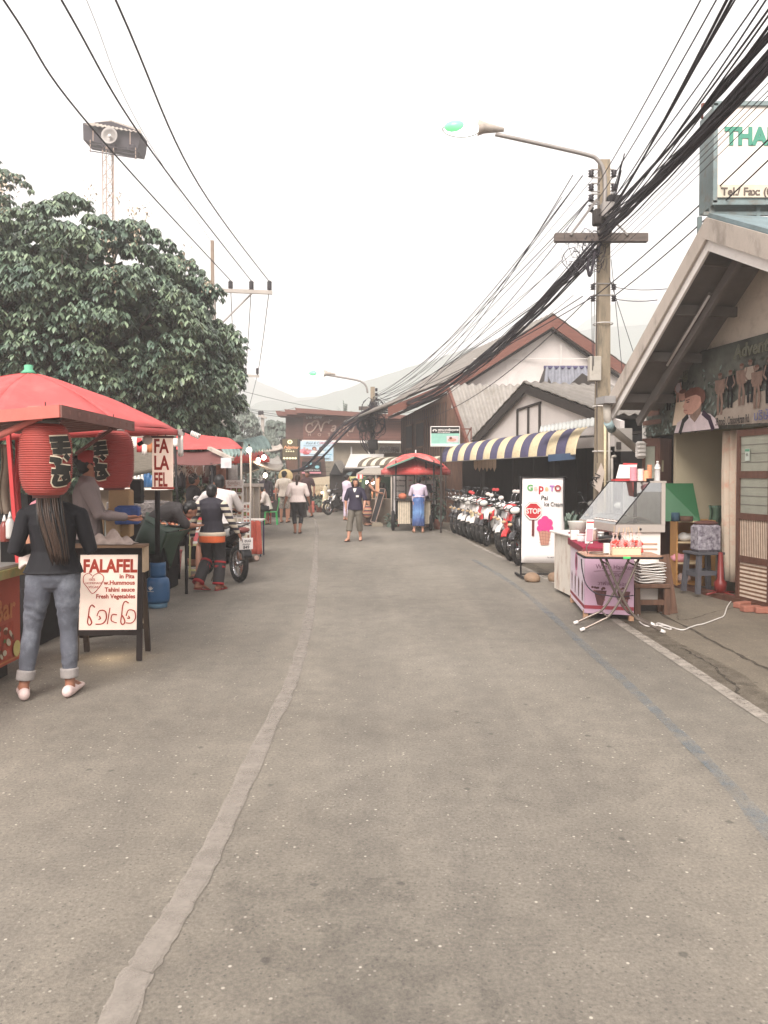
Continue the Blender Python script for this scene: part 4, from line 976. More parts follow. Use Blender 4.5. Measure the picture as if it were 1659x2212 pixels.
cb6 .build('cable_tangle',up1)
# left side three-phase poles
def tpole(name_lbl,x,d,ytop,yarm,xl,xr,xins,mast=None):
 g=W(x,1100,d);g.z=0;u=thing('utility_pole',name_lbl,'pole',g,0,None)
 b=MB();zt=W(0,ytop,d).z;b.box((0,0,zt/2),(.28,.28,zt),polep,taper=.75);b.build('shaft',u)
 b=MB();b.bar(LW(xl,yarm,d-.25,u),LW(xr,yarm+5,d-.25,u),.1,.13,polep);b.bar(LW(xl,yarm,d+.25,u),LW(xr,yarm+5,d+.25,u),.1,.13,polep)
 b.bar(LW(x,yarm+90*28/d,d,u),LW(xins[1]+2,yarm+6,d,u),.05,.05,galv);b.build('crossarm',u)
 for i,xi in enumerate(xins):
  b=MB();p=LW(xi,yarm-12*28/d,d,u);b.lathe([(.04,-.3),(.04,-.2),(.1,-.17),(.07,-.13),(.1,-.09),(.07,-.05),(.1,-.01),(.07,.03),(.1,.07),(.05,.14)],p,10,insm);b.build('insulator',u)
 if mast:
  b=MB();b.box(LW(x-2,(mast+ytop)/2,d,u),(.11,.11,W(0,mast,d).z-zt),M8('rusty_mast',(170,148,130),k=.6));b.build('mast',u)
 return u
tpole('pale concrete pole with long insulator crossarm and tall mast beside the big tree',461,28,620,627,462,588,(498,543,582),520)
tpole('second pale concrete pole with a small crossarm below the first one',484,44,800,808,482,560,(507,530,556),760)
tpole('small distant pole with a short crossarm between the trees and the hotel',568,55,896,898,558,576,(560,563,567))
cb7=MB()
def hp(x,y,z=8.45):  # point of a line that runs at pole height
 a=(x-CX)/F;bb_=-(y-CYP)/F;r=Vector((a,math.cos(PITCH)+bb_*math.sin(PITCH),-math.sin(PITCH)+bb_*math.cos(PITCH)));return Vector((0,0,HCAM))+r*((z-HCAM)/r.z)
for(x0,y0,xm,ym,xe,ye,r,zz)in((250,0,430,400,583,610,.016,8.3),(133,0,330,330,543,607,.016,8.3),(8,0,210,290,498,606,.016,8.3),(187,0,300,270,456,522,.006,9.6)):
 dE=28;e=W(xe,ye,dE)
 a=hp(x0,y0,zz-.2);dm_=None
 far=a+(a-e).normalized()*6;far.z=a.z+.5
 m_=(a+e)/2
 # depth of the middle from its place along the span
 mm=hp(xm,ym,zz-.55)
 cb7 .tube(smooth_line([far,a,mm,e],10),r,5,cabm)
for(x0,y0,x1,y1)in((498,612,507,800),(543,614,530,802),(582,616,556,806)):
 cb7 .tube(span(W(x0,y0+4,28),W(x1,y1+4,44),.25,12),.016,5,cabm)
for(x0,y0,x1,y1)in((507,808,420,930),(530,808,445,985),(556,810,470,1000),(500,810,470,940)):cb7 .tube(span(W(x0,y0,44),W(x1+40,y1-20,40),.1,8),.014,5,cabm)
for(x0,y0,x1,y1,d0,d1)in((487,835,900,905,44,60),(487,868,640,880,44,60),(487,875,800,900,44,60),(487,880,800,903,44,60),(560,900,470,985,55,30),(562,903,480,975,55,30)):cb7 .tube(span(W(x0,y0,d0),W(x1,y1,d1),.4,12),.014,5,cabm)
tag(cb7 .build('overhead_lines'),'power lines crossing the upper left sky down to the pale poles','cables')
# loudspeaker tower
ld=40.0;g=W(240,1000,ld);g.z=0
lt=thing('loudspeaker_tower','thin lattice tower with a roofed horn loudspeaker above the big tree','tower',g)
ltm=M8('tower_lattice',(196,168,150),k=.62,var=.1);ltd=M8('tower_dark',(88,76,84),k=.55,var=.1)
b=MB();zt=W(0,322,ld).z;hw=.32;cs=[(-hw,0),(hw*.2,.3),(hw,-.2),(hw*.1,-.45)]
for c in cs:b.tube([(c[0],c[1],0),(c[0],c[1],zt)],.028,5,ltm)
k=26
for i in range(k):
 z0,z1=zt*i/k,zt*(i+1)/k
 for j in range(4):a,c=cs[j],cs[(j+1)%4];b.tube([(a[0],a[1],z0),(c[0],c[1],z1)],.015,4,ltm);b.tube([(a[0],a[1],z1),(c[0],c[1],z1)],.012,4,ltm)
b.build('lattice_mast',lt)
b=MB()
def LL(x,y,dd=0):return LW(x,y,ld+dd,lt)
b.slab([LL(179,266),LL(240,262,0),LL(303,284),LL(300,310,0),LL(296,324),LL(180,302)],Vector((0,1.2,0)),ltd);b.build('speaker_cabin',lt)
b=corr(LL(182,268,-.3),LL(306,286,-.3),LL(303,279,1.3),LL(240,260,.6),12,.03,fascia,.02,3);b.build('cabin_roof',lt)
b=MB();b.lathe([(.10,.12),(.16,.1),(.3,.03),(.4,-.04),(.43,-.07),(.41,-.09),(.28,.0),(.12,.05)],(0,0,0),22,galv,X=Matrix.Translation(LL(237,294,-.25))@Matrix.Rotation(R(90),4,'X')@Matrix.Scale(-1,4,(0,0,1)));b.ball(LL(237,294,-.35),.1,white);b.build('horn_speaker',lt)
b=MB();b.ball(LL(287,322,.1),(.28,.3,.22),ltd,10,6);b.ball(LL(237,316,.1),(.4,.4,.3),ltd,10,6);b.build('horn_speaker',lt)
b=MB()
for dd in(-.6,.7):
 for(y0,y1)in((310,326),(318,334),(326,342)):b.bar(LL(194,y0,dd),LL(296,y1,dd),.04,.04,ltd)
 for x,yy in((195,316),(293,333),(201,292),(281,300)):b.bar(LL(x,yy-14,dd),LL(x,yy+12,dd),.035,.035,ltm,up=(1,0,0))
for x,yy in((194,326),(293,342),(240,334)):b.bar(LL(x,yy,-.6),LL(x,yy,.7),.04,.04,ltd)
b.build('platform_rail',lt)
# ================================================================= TREES AND PLANTS
leafm=bpy.data.materials.new('glossy_leaf');leafm.use_nodes=True
n=leafm.node_tree.nodes;l=leafm.node_tree.links;bs=n['Principled BSDF'];bs.inputs['Roughness'].default_value=.38;bs.inputs['Specular IOR Level'].default_value=.6
oi=n.new('ShaderNodeNewGeometry');rp=n.new('ShaderNodeValToRGB');e=rp.color_ramp.elements
e[0].color=(.045,.065,.05,1);e[1].color=(.24,.31,.22,1);e.new(.55).color=(.095,.135,.098,1)
l.new(oi.outputs['Random Per Island'],rp.inputs[0]);tq=n.new('ShaderNodeTexCoord');nq=n.new('ShaderNodeTexNoise');nq.inputs['Scale'].default_value=1.1;l.new(tq.outputs['Object'],nq.inputs['Vector']);rq=n.new('ShaderNodeValToRGB');rq.color_ramp.elements[0].position=.35;rq.color_ramp.elements[1].position=.65;rq.color_ramp.elements[0].color=(.6,.7,.68,1);rq.color_ramp.elements[1].color=(1.3,1.25,1.05,1);l.new(nq.outputs['Fac'],rq.inputs[0]);mq=n.new('ShaderNodeMix');mq.data_type='RGBA';mq.blend_type='MULTIPLY';mq.inputs[0].default_value=1;l.new(rp.outputs[0],mq.inputs[6]);l.new(rq.outputs[0],mq.inputs[7]);l.new(mq.outputs[2],bs.inputs['Base Color']);bs.inputs['Subsurface Weight'].default_value=0
def leafmat(name,c0,c1,rough=.6):
 m=bpy.data.materials.new(name);m.use_nodes=True;n=m.node_tree.nodes;b_=n['Principled BSDF'];b_.inputs['Roughness'].default_value=rough
 g=n.new('ShaderNodeNewGeometry');r=n.new('ShaderNodeValToRGB');r.color_ramp.elements[0].color=c0+(1,);r.color_ramp.elements[1].color=c1+(1,)
 m.node_tree.links.new(g.outputs['Random Per Island'],r.inputs[0]);m.node_tree.links.new(r.outputs[0],b_.inputs['Base Color']);return m
barkm=M8('bark',(120,108,96),k=.5,scale=8,var=.3,bump=.4)
def leaves_np(rng,base,dirs,lens,wid,droop):
 """each leaf = 4 triangles folded along the rib and bent down"""
 N=len(base);up=np.array([0,0,1.0])
 d=dirs/np.linalg.norm(dirs,axis=1,keepdims=True)
 side=np.cross(d,up);side/=(np.linalg.norm(side,axis=1,keepdims=True)+1e-6)
 L=lens[:,None];Wd=(wid*lens)[:,None]
 mid=base+d*L*.5-up*L*(droop*.15);tip=base+d*L*.85-up*L*droop*.7
 s1=mid+side*Wd-up*Wd*.35;s2=mid-side*Wd-up*Wd*.35
 q1=base+d*L*.78+side*Wd*.6-up*L*droop*.45;q2=base+d*L*.78-side*Wd*.6-up*L*droop*.45
 V=np.stack([base,s1,q1,tip,q2,s2,mid],1).reshape(-1,3)
 o=(np.arange(N)*7)[:,None]
 Fq=np.concatenate([o+np.array([0,1,6]),o+np.array([6,1,2]),o+np.array([6,2,3]),o+np.array([6,3,4]),o+np.array([6,4,5]),o+np.array([0,6,5])],0)
 return V,Fq
def mesh_np(name,V,Fq,mt,parent=None):
 me=bpy.data.meshes.new(name);me.vertices.add(len(V));me.vertices.foreach_set('co',V.astype(np.float32).ravel())
 k=Fq.shape[1];me.loops.add(len(Fq)*k);me.loops.foreach_set('vertex_index',Fq.astype(np.int32).ravel())
 me.polygons.add(len(Fq));me.polygons.foreach_set('loop_start',np.arange(len(Fq),dtype=np.int32)*k);me.polygons.foreach_set('loop_total',np.full(len(Fq),k,np.int32))
 me.materials.append(mt);me.update(calc_edges=True);me.validate()
 o=bpy.data.objects.new(name,me);COL.objects.link(o)
 if parent is not None:o.parent=parent
 return o
def big_tree(label,c,rad,nclump,seed,leafsz=.14,per=24,rosette=8,trunk=True,mt=None,clr=.55,front=None,bumps=None):
 rng=np.random.default_rng(seed);root=thing('tree',label,'tree',(c[0],c[1],0))
 # clump centres over a lumpy ellipsoid shell
 cs=[]
 while len(cs)<nclump:
  v=rng.normal(size=3);v/=np.linalg.norm(v)
  if front is not None and v[1]>front:continue
  lump=1+.1*noise.noise(Vector(v*2.2)+Vector((seed,0,0)))+.06*noise.noise(Vector(v*5))
  r=rng.uniform(.80,1.0)if rng.random()<.8 else rng.uniform(.5,.8)
  if bumps is not None:lump*=bumps(v)
  p=v*r*lump*np.array(rad)
  cs.append(p)
 B=[];Dv=[];Ln=[]
 for p in cs:
  out=p/np.linalg.norm(p);cr=clr*rng.uniform(.7,1.25)
  for k in range(int(per*rng.uniform(.8,1.2))):
   q=rng.normal(size=3);q/=np.linalg.norm(q)
   q=q+out*.7+np.array([0,0,.55]);q/=np.linalg.norm(q)
   ro=p+q*cr*rng.uniform(.8,1.05)*np.array([1,1,.75])
   a0=rng.uniform(0,6.28);tilt=rng.uniform(-.75,-.15)
   for j in range(rosette):
    a=a0+j*6.283/rosette+rng.normal()*.2
    B.append(ro);Dv.append((math.cos(a),math.sin(a),tilt+rng.normal()*.2));Ln.append(leafsz*rng.uniform(.7,1.3))
 V,Fq=leaves_np(rng,np.array(B),np.array(Dv),np.array(Ln),.24,1.0)
 V[:,2]+=c[2];mesh_np('crown',V,Fq,mt or leafm,root)
 # dense inner twigs and shade leaves so the crown has depth
 if trunk:
  b=MB();h=c[2]
  b.tube([(0,0,0),(.05,0,h*.35),(.0,.05,h*.7),(.1,0,h*1.05)],[rad[0]*.085,rad[0]*.07,rad[0]*.05,rad[0]*.02],10,barkm)
  for i in range(16):
   p=Vector(cs[rng.integers(len(cs))]);s0=Vector((0,0,h*rng.uniform(.35,.85)));e_=p*.9+Vector((0,0,c[2]));m_=(s0+e_)/2+Vector((0,0,-.3));b.tube(smooth_line([s0,m_,e_],4),list(np.linspace(.09,.02,9)),6,barkm)
  b.build('trunk',root)
 return root
rng0=np.random.default_rng(3)
t1=big_tree('huge dense broadleaf tree with drooping glossy leaves behind the red parasol stall',(-7.3,17.2,4.4),(3.6,3.1,3.0),470,5,.12,34,9,front=.5,clr=.5)
t1b=big_tree('dark lower tree filling the gap under the huge broadleaf tree',(-5.1,17.8,3.3),(1.45,2.0,2.2),150,15,.12,30,8,front=.5,clr=.45)
t2=big_tree('taller tree top rising at the left edge above the huge tree',(-12.0,21.5,8.0),(2.2,2.3,2.6),150,7,.13,22,8,front=.5)
# inner dark mass: leaves packed inside crown
def filler(par,c,rad,n_,seed,mt,size=.3):
 rng=np.random.default_rng(seed);v=rng.normal(size=(n_,3));v/=np.linalg.norm(v,axis=1,keepdims=True)
 B=v*(rng.uniform(.45,.82,(n_,1)))*np.array(rad);Dv=rng.normal(size=(n_,3));Dv[:,2]-=.3
 V,Fq=leaves_np(rng,B,Dv,rng.uniform(.7,1.3,n_)*size,.4,.6);V[:,2]+=c[2];mesh_np('inner_crown',V,Fq,mt,par)
filler(t1,(0,0,4.4),(3.5,2.95,2.9),9000,1,leafm);filler(t1b,(0,0,3.4),(1.4,1.9,2.2),3500,2,leafm);filler(t2,(0,0,8.0),(2.1,2.2,2.9),3000,3,leafm)
sprig=leafmat('flower_sprig',(.45,.36,.26),(.62,.5,.38));rs_=np.random.default_rng(8)
B=[];Dv=[]
for k in range(26):
 a=rs_.uniform(-2.9,-.2);el=rs_.uniform(.25,1.3);p=np.array([math.cos(a)*math.cos(el)*3.9,math.sin(a)*math.cos(el)*3.3,math.sin(el)*3.3])
 for j in range(26):B.append(p+rs_.normal(size=3)*np.array([.07,.07,.12])+[0,0,.12]);q=rs_.normal(size=3)*.7;q[2]=abs(q[2])+.8;Dv.append(q)
V,Fq=leaves_np(rs_,np.array(B),np.array(Dv),rs_.uniform(.05,.13,len(B)),.16,.3);V[:,2]+=4.4;mesh_np('flower_sprigs',V,Fq,sprig,t1)['kind']='stuff'
# far trees (lighter, hazier)
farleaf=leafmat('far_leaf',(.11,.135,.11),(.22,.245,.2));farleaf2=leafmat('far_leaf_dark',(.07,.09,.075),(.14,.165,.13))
def far_tree(label,x,ytop,ybot,wpx,d,seed,mt,nc=70):
 top=W(x,ytop,d);bot=W(x,ybot,d);rz_=(top.z-bot.z)/2;rx=wpx/F*d/2
 big_tree(label,(top.x,d,bot.z+rz_),(rx,rx*.8,rz_),nc,seed,.2*d/40,14,6,True,mt,clr=.32*rx/1.6+.12,front=.6)
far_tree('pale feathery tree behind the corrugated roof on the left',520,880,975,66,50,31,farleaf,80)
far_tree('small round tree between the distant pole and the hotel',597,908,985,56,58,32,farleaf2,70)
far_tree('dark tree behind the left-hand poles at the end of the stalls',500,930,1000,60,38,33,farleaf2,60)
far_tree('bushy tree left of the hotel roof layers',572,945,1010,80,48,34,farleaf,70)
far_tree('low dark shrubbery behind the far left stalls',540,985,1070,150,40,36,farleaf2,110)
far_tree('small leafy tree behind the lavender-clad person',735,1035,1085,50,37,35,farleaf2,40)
# palm top above hotel
pr=thing('palm_tree','palm crown showing above the hotel roof','tree',(W(745,0,55).x,55,0));c=LW(745,902,55,pr)
b=MB();b.tube([(0,0,0),c],[.16,.1],8,barkm);b.build('trunk',pr)
b=MB();rr=random.Random(2)
for i in range(17):
 a=i*2.4;el=rr.uniform(.1,1.3)if i>3 else 1.45;Lf=rr.uniform(1.0,1.3);pts=[c+Vector((math.cos(a)*math.cos(el)*Lf*t,math.sin(a)*math.cos(el)*Lf*t,math.sin(el)*Lf*t-.7*t*t*math.cos(el)))for t in np.linspace(0,1,8)]
 for j in range(7):
  p,q=pts[j],pts[j+1];t=(q-p).normalized();s_=t.cross(Vector((0,0,1)));
  if s_.length<.1:s_=Vector((1,0,0))
  s_.normalize()
  for sg in(-1,1):b.add([p,q,p+s_*sg*.2*(1-j/9)+t*.22],[(0,1,2)],farleaf2)
b.build('crown',pr)
# potted and kerbside plants
def plant(label,g,h,r,nl,seed,mt,pot=None,blade=False):
 root=thing('potted_plant'if pot else 'plant',label,'plant',g);rng=np.random.default_rng(seed)
 z0=.28 if pot else 0
 if blade:
  B=np.zeros((nl,3))+rng.normal(size=(nl,3))*np.array([r*.4,r*.4,0]);B[:,2]=z0+rng.uniform(0,h*.5,nl);Dv=rng.normal(size=(nl,3))*.6;Dv[:,2]=np.abs(Dv[:,2])+.7
  V,Fq=leaves_np(rng,B,Dv,rng.uniform(.5,1,nl)*h*.6,.09,.5)
 else:
  v=rng.normal(size=(nl,3));v/=np.linalg.norm(v,axis=1,keepdims=True);B=v*rng.uniform(.3,1,(nl,1))*np.array([r,r,h/2]);B[:,2]+=z0+h/2;Dv=v+rng.normal(size=(nl,3))*.4
  V,Fq=leaves_np(rng,B,Dv,rng.uniform(.7,1.3,nl)*.14,.35,.7)
 mesh_np('foliage',V,Fq,mt,root)
 b=MB()
 for i in range(5):b.tube([(0,0,z0*.8),(rng.normal()*r*.4,rng.normal()*r*.4,z0+h*.7)],.008,5,barkm)
 b.build('stem',root)
 if pot:b=MB();b.lathe([(.0,0),(.11,0),(.16,.26),(.18,.3),(.15,.3),(.14,.25),(0,.25)],(0,0,0),16,pot);b.build('pot',root)
 return root
terra=M8('terracotta',(176,112,92),k=.6,var=.15)
dkl=leafmat('plant_leaf',(.06,.09,.07),(.13,.17,.13));pal=leafmat('plant_leaf_pale',(.16,.22,.15),(.34,.38,.26))
plant('potted plant with broad leaves on the kerb left of the motorbike row',G(946,1143),1.0,.3,120,41,dkl,terra)
plant('bushy green plant at the foot of the white price board',G(925,1132),.55,.4,160,42,dkl,blade=True)
plant('leafy climber hanging behind the red cart umbrella',W(925,1046,24.2)*1,.5,.55,130,43,pal)
plant('green and yellow striped plant between the ice cream banner and the freezer',G(1236,1222),.95,.3,130,44,dkl,terra,blade=True)
plant('small pale bush beside the food counter',G(846,1138),.4,.22,90,45,dkl)
plant('potted bush at the end of the road beside the distant motorbike',W(716,1102,34)*Vector((1,1,0)).length/Vector((1,1,0)).length if False else Vector((W(716,1102,34).x,34,0)),.8,.4,110,46,dkl,terra)
plant('potted bush by the thatch stall post',Vector((W(690,1102,34).x,33.9,0)),.5,.3,80,47,dkl,terra)
plant('white dried grass flowers standing on the left stall',W(372,1035,13.3),.45,.5,150,48,leafmat('dried_grass',(.4,.36,.3),(.6,.56,.5)),blade=True)
# ================================================================= LEFT-HAND STALLS
redc=M8('red_canvas',(222,92,90),scale=3,var=.07,k=.75,rough=.7,dirt=((.5,.2,.18),.25,3))
redd=M8('deep_red_canvas',(214,72,74),scale=3,var=.1,k=.7)
brnc=M8('maroon_canvas',(130,82,78),scale=3,var=.12,k=.6)
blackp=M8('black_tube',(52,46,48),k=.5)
alu=M8('aluminium',(200,198,194),k=.65,metal=.5,rough=.35)
def parasol(root,apex,corners,sagk,mt,valance=.06,nv=10):
 """canopy stretched from apex to a ring of corners (points relative to root)"""
 b=MB();k=len(corners)
 for i in range(k):
  a,c=corners[i],corners[(i+1)%k]
  def fn(u,v,a=a,c=c):
   e=a.lerp(c,v)+(apex-a.lerp(c,v))*0
   e=e+(Vector((0,0,1))*.03*math.sin(math.pi*v))
   p=apex.lerp(e,u);return p+Vector((0,0,-sagk*math.sin(math.pi*u)+.035*abs(math.cos(math.pi*v))*math.sin(math.pi*u)+.012*noise.noise(Vector((u*4,v*4,i)))))
  b.grid(fn,nv,8,mt,True,.004)
  if valance:b.grid(lambda u,v,a=a,c=c:a.lerp(c,v)+Vector((0,0,.02-valance*u)),1,6,mt,True,.003)
 return b
# 1. the big red parasol of the falafel stall
fs=thing('falafel_stall_parasol','big square red parasol with a green cap over the falafel stall, nearest the camera','parasol',(W(60,800,7.6).x,7.6,0))
ap=LW(62,803,7.6,fs)
cs=[LW(387,932,8.6,fs),LW(268,925,6.8,fs),LW(-60,945,6.0,fs),LW(-420,940,6.6,fs),LW(-330,930,8.8,fs),LW(120,940,9.9,fs)]
parasol(fs,ap,cs,-.025,redc).build('canopy',fs)
b=MB();b.lathe([(.08,-.02),(.05,.01),(.04,.02),(.042,.06),(.03,.066),(0,.066)],ap,14,M8('green_plastic',(110,190,150),k=.7));b.build('cap',fs)
b=MB();b.tube([(ap.x,ap.y,0),ap],.022,8,blackp);b.build('pole',fs)
for c in cs:b=MB();b.bar(ap+Vector((0,0,-.06)),c+Vector((0,0,-.03)),.02,.012,blackp);b.build('rib',fs)
b=MB();b.box(W(389,934,8.55),(.09,.05,.07),galv);b.grid(lambda u,v:W(384+12*u,938+45*v+4*math.sin(u*3),8.55+.03*math.sin(6*u)),4,4,white,True,.003);rootmesh(b,'tied_bag','white plastic bag tied at the corner of the big red parasol','bag')
# 2. snack cart at the far left
cart=thing('snack_cart','red snack cart with Bar lettering and food photos at the left edge','cart',(-3.5,5.3,0))
rr_=M8('red_brown_sheet',(140,98,90),scale=4,var=.12,k=.6);crm=M8('cart_red_print',(188,92,72),scale=1.6,var=.12,k=.68,dirt=((.35,.05,.03),.5,3));salmon=M8('salmon_enamel',(214,120,108),k=.7)
def KW(x,y,d):return LW(x,y,d,cart)
Cn,Cf,Cl=KW(130,877,4.6),KW(288,913,6.1),KW(-140,901,4.95)
Cb=Cf+(Cl-Cn)
b=MB();b.slab([Cn,Cf,Cb,Cl],Vector((0,0,-.012)),M8('cart_roof_top',(214,200,180),k=.7));
for i in range(9):
 t=i/9+.05;p,q=Cn.lerp(Cf,t),Cl.lerp(Cb,t);b.bar(p+Vector((0,0,-.03)),q+Vector((0,0,-.03)),.1,.03,rr_)
b.build('roof',cart)
b=MB()
for(p,q)in((Cn,Cf),(Cl,Cn)):b.bar(p+Vector((0,0,-.03)),q+Vector((0,0,-.03)),.02,.075,salmon if p is Cl else rr_)
b.build('roof_edge',cart)
b=MB();p0=KW(76,893,4.75);b.box(p0+Vector((0,0,.0)),(.09,.05,.09),salmon,ch=.01);b.tube([p0+Vector((0,.02,-.03)),KW(-20,950,4.9)],.022,8,salmon);b.bar(KW(243,915,5.75),KW(243,930,5.75),.05,.05,rr_,up=(1,0,0));b.bar(KW(243,926,5.72),KW(165,980,5.9),.03,.015,brnc);b.build('bracket',cart)
xf=-2.96+3.5  # street face of the cart, local x
b=MB();b.box((xf-.5,-.3,.46),(1.0,2.45,.68),crm);b.build('body',cart)
b=MB();b.box((xf-.5,-.28,.835),(1.06,2.55,.07),M8('cart_trim_print',(222,186,124),scale=9,var=.3,k=.7,col2=tuple(v*.6 for v in lin((170,190,130)))));b.build('counter_edge',cart)
b=MB();b.box((xf-.5,-.28,.885),(1.02,2.5,.02),alu);b.build('counter_top',cart)
b=MB();b.box((xf-.52,.3,.06),(.9,1.1,.12),blackp);b.build('base',cart)
P=Pic(face((xf+.003,-1.5,.12),(0,1,0),(0,0,1)))
gold=M8('cart_gold_letter',(206,130,84),k=.7);food=[M8('food_red',(190,84,64),k=.65,var=.3,scale=20),M8('food_cream',(214,204,180),k=.7,var=.2,scale=20),M8('food_green',(130,150,90),k=.6,var=.3,scale=20),M8('food_brown',(140,84,60),k=.6,var=.3,scale=20)]
P.rect(.0,.02,2.42,.035,gold);P.text('Smoothie',1.0,.5,.2,gold,bold=.004);P.text('Bar',2.0,.36,.24,gold,bold=.006)
rr=random.Random(6)
P.poly([(1.6,.05),(2.3,.05),(2.3,.33),(1.6,.3)],food[0])
for i in range(60):P.ell(rr.uniform(1.62,2.28),rr.uniform(.06,.31),rr.uniform(.02,.05),rr.uniform(.015,.03),rr.choice(food),8,rr.uniform(0,3))
P.ell(2.33,.1,.06,.065,M8('lime_disc',(214,200,130),k=.7,scale=20),16)
P.build('cart_print',cart)
b=MB();b.bar((xf-.02,.95,.84),(xf-.02,.8,2.0),.03,.03,redd,up=(1,0,0));b.bar((xf-.9,.95,.84),(xf-.9,.8,2.0),.04,.04,brnc,up=(1,0,0));b.bar((xf-.9,-1.4,.84),(xf-.9,-1.3,2.0),.04,.04,brnc,up=(1,0,0));b.build('roof_post',cart)
# goods on the cart
b=MB();b.grid(lambda u,v:W(40+95*u,1228-36*v-14*abs(math.sin(u*9))*(1-v),5.9+.5*v),14,6,M8('pale_food_pack',(226,206,196),k=.75,var=.15,scale=14,bump=.6),True,.02);rootmesh(b,'packed_noodles','heap of clear packed food on the counter of the red cart','food')
for i,(x,y,cc)in enumerate([(48,1150,(104,100,84)),(66,1158,(212,150,120)),(22,1135,(222,216,210)),(10,1142,(150,70,60))]):
 p=W(x,y+28,6.0);b=MB();m_=M8('sauce_%d'%i,cc,k=.65,rough=.3);b.lathe([(0,0),(.032,0),(.034,.02),(.034,.12),(.022,.145),(.014,.16),(0,.16)],(0,0,0),14,m_);b.lathe([(.018,.16),(.012,.18),(.004,.21)],(0,0,0),10,white)
 tag(b.build('sauce_bottle',loc=p),['olive green sauce bottle on the red cart counter','orange sauce bottle next to the green one on the red cart','white squeeze bottle on the red cart counter','dark red sauce bottle at the left edge of the red cart counter'][i],'bottle','sauce bottles on the cart')
b=MB();rr=random.Random(3)
for(x0,x1,y0,y1,m_,dd)in((30,47,930,1120,redd,6.9),(75,88,1000,1165,M8('navy_beads',(60,62,84),k=.5,var=.4,scale=40),6.9),(0,26,960,1110,M8('cream_cloth_hang',(190,170,150),k=.6),7.0)):
 b=MB();b.grid(lambda u,v:W(x0+(x1-x0)*u+3*math.sin(v*7),y0+(y1-y0)*v,dd+.03*math.sin(u*9)),6,16,m_,True,.01);rootmesh(b,'hanging_cloth',{30:'long deep red cloth strip hanging in the left stall',75:'string of dark navy beads hanging left of the front lantern',0:'pale cloth hanging at the left edge behind the cart'}[x0],'cloth')
b=MB();b.lathe([(0,0),(.09,0),(.12,.03),(.12,.05)],(0,0,0),16,pk,X=Matrix.Translation(W(92,1110,6.3))@Matrix.Rotation(R(80),4,'X')@Matrix.Rotation(R(20),4,'Y'));rootmesh(b,'pink_plate','pink plate held up beside the woman in jeans at the cart','plate')
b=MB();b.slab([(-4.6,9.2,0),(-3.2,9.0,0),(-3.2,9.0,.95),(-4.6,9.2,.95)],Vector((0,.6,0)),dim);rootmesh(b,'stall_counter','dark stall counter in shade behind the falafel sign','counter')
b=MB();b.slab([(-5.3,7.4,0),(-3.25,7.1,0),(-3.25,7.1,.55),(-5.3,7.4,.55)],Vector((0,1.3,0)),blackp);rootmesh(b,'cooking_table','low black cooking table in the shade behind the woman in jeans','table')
# lanterns
def lantern(label,p,r,h,mt,glyph,ang):
 t=thing('paper_lantern',label,'lantern',p,ang,'red paper lanterns under the cart roof')
 b=MB();prof=[];n_=32
 for i in range(n_*4+1):
  v=i/(n_*4);z=(v-.5)*h;env=(max(0,1-abs(2*v-1)**3.2))**.5*.5+.5
  prof.append((r*env*(1-.06*abs(math.cos(math.pi*v*n_))),z))
 b.lathe(prof,(0,0,0),40,mt);b.build('paper_shade',t)
 b=MB();b.lathe([(r*.5,h/2-.01),(r*.52,h/2+.02),(r*.4,h/2+.025)],(0,0,0),24,galv);b.lathe([(r*.5,-h/2-.015),(r*.52,-h/2+.01)],(0,0,0),24,brnc);b.tube([(0,0,h/2),(0,0,h/2+.14)],.004,5,blackp);b.build('ring',t)
 # brushed characters, wrapped on the curved paper
 for nm,mt2,wd,off in(('glyph_outline',M8('lantern_white',(240,222,196),k=.8),.05,.004),('glyph_ink',M8('lantern_ink',(70,66,58),k=.5),.034,.008)):
  b=MB()
  for st in glyph:
   pts=smooth_line([Vector((x*.85,0,z*.95))for x,z in st],5)
   L_=[]
   for i,q in enumerate(pts):
    t_=(pts[min(i+1,len(pts)-1)]-pts[max(i-1,0)]).normalized();s_=Vector((-t_.z,0,t_.x))*wd/2
    def on(pp):
     a=pp.x/r-math.pi/2;v=max(0,min(1,pp.z/h+.5));env=(max(0,1-abs(2*v-1)**3.2))**.5*.5+.5
     return Vector((math.cos(a)*(r*env+off),math.sin(a)*(r*env+off),pp.z))
    L_.append((on(q+s_),on(q-s_)))
   for a,c in zip(L_[:-1],L_[1:]):b.quad(a[0],c[0],c[1],a[1],mt2)
  b.build(nm,t)
 return t
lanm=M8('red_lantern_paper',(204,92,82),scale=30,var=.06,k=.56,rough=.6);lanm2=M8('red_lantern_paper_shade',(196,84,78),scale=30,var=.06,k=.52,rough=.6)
g1=[[(-.09,.13),(.07,.14)],[(-.08,.09),(.08,.1)],[(-.01,.15),(-.02,.03)],[(-.07,.05),(.09,.06)],[(-.09,.0),(-.02,-.01),(-.06,-.03)],[(.02,.03),(.06,.0)],
  [(-.05,-.05),(.08,-.06)],[(-.08,-.08),(.05,-.09),(.0,-.13)],[(-.04,-.1),(-.05,-.16),(.06,-.15)],[(.04,-.09),(.08,-.15)]]
lantern('front red paper lantern hiding the head of the woman in jeans',W(99,993,4.9),.163,.455,lanm,g1,R(58))
lantern('rear red paper lantern with black brushed characters beside the masked vendor',W(246,993,6.35),.165,.47,lanm2,g1,R(-22))
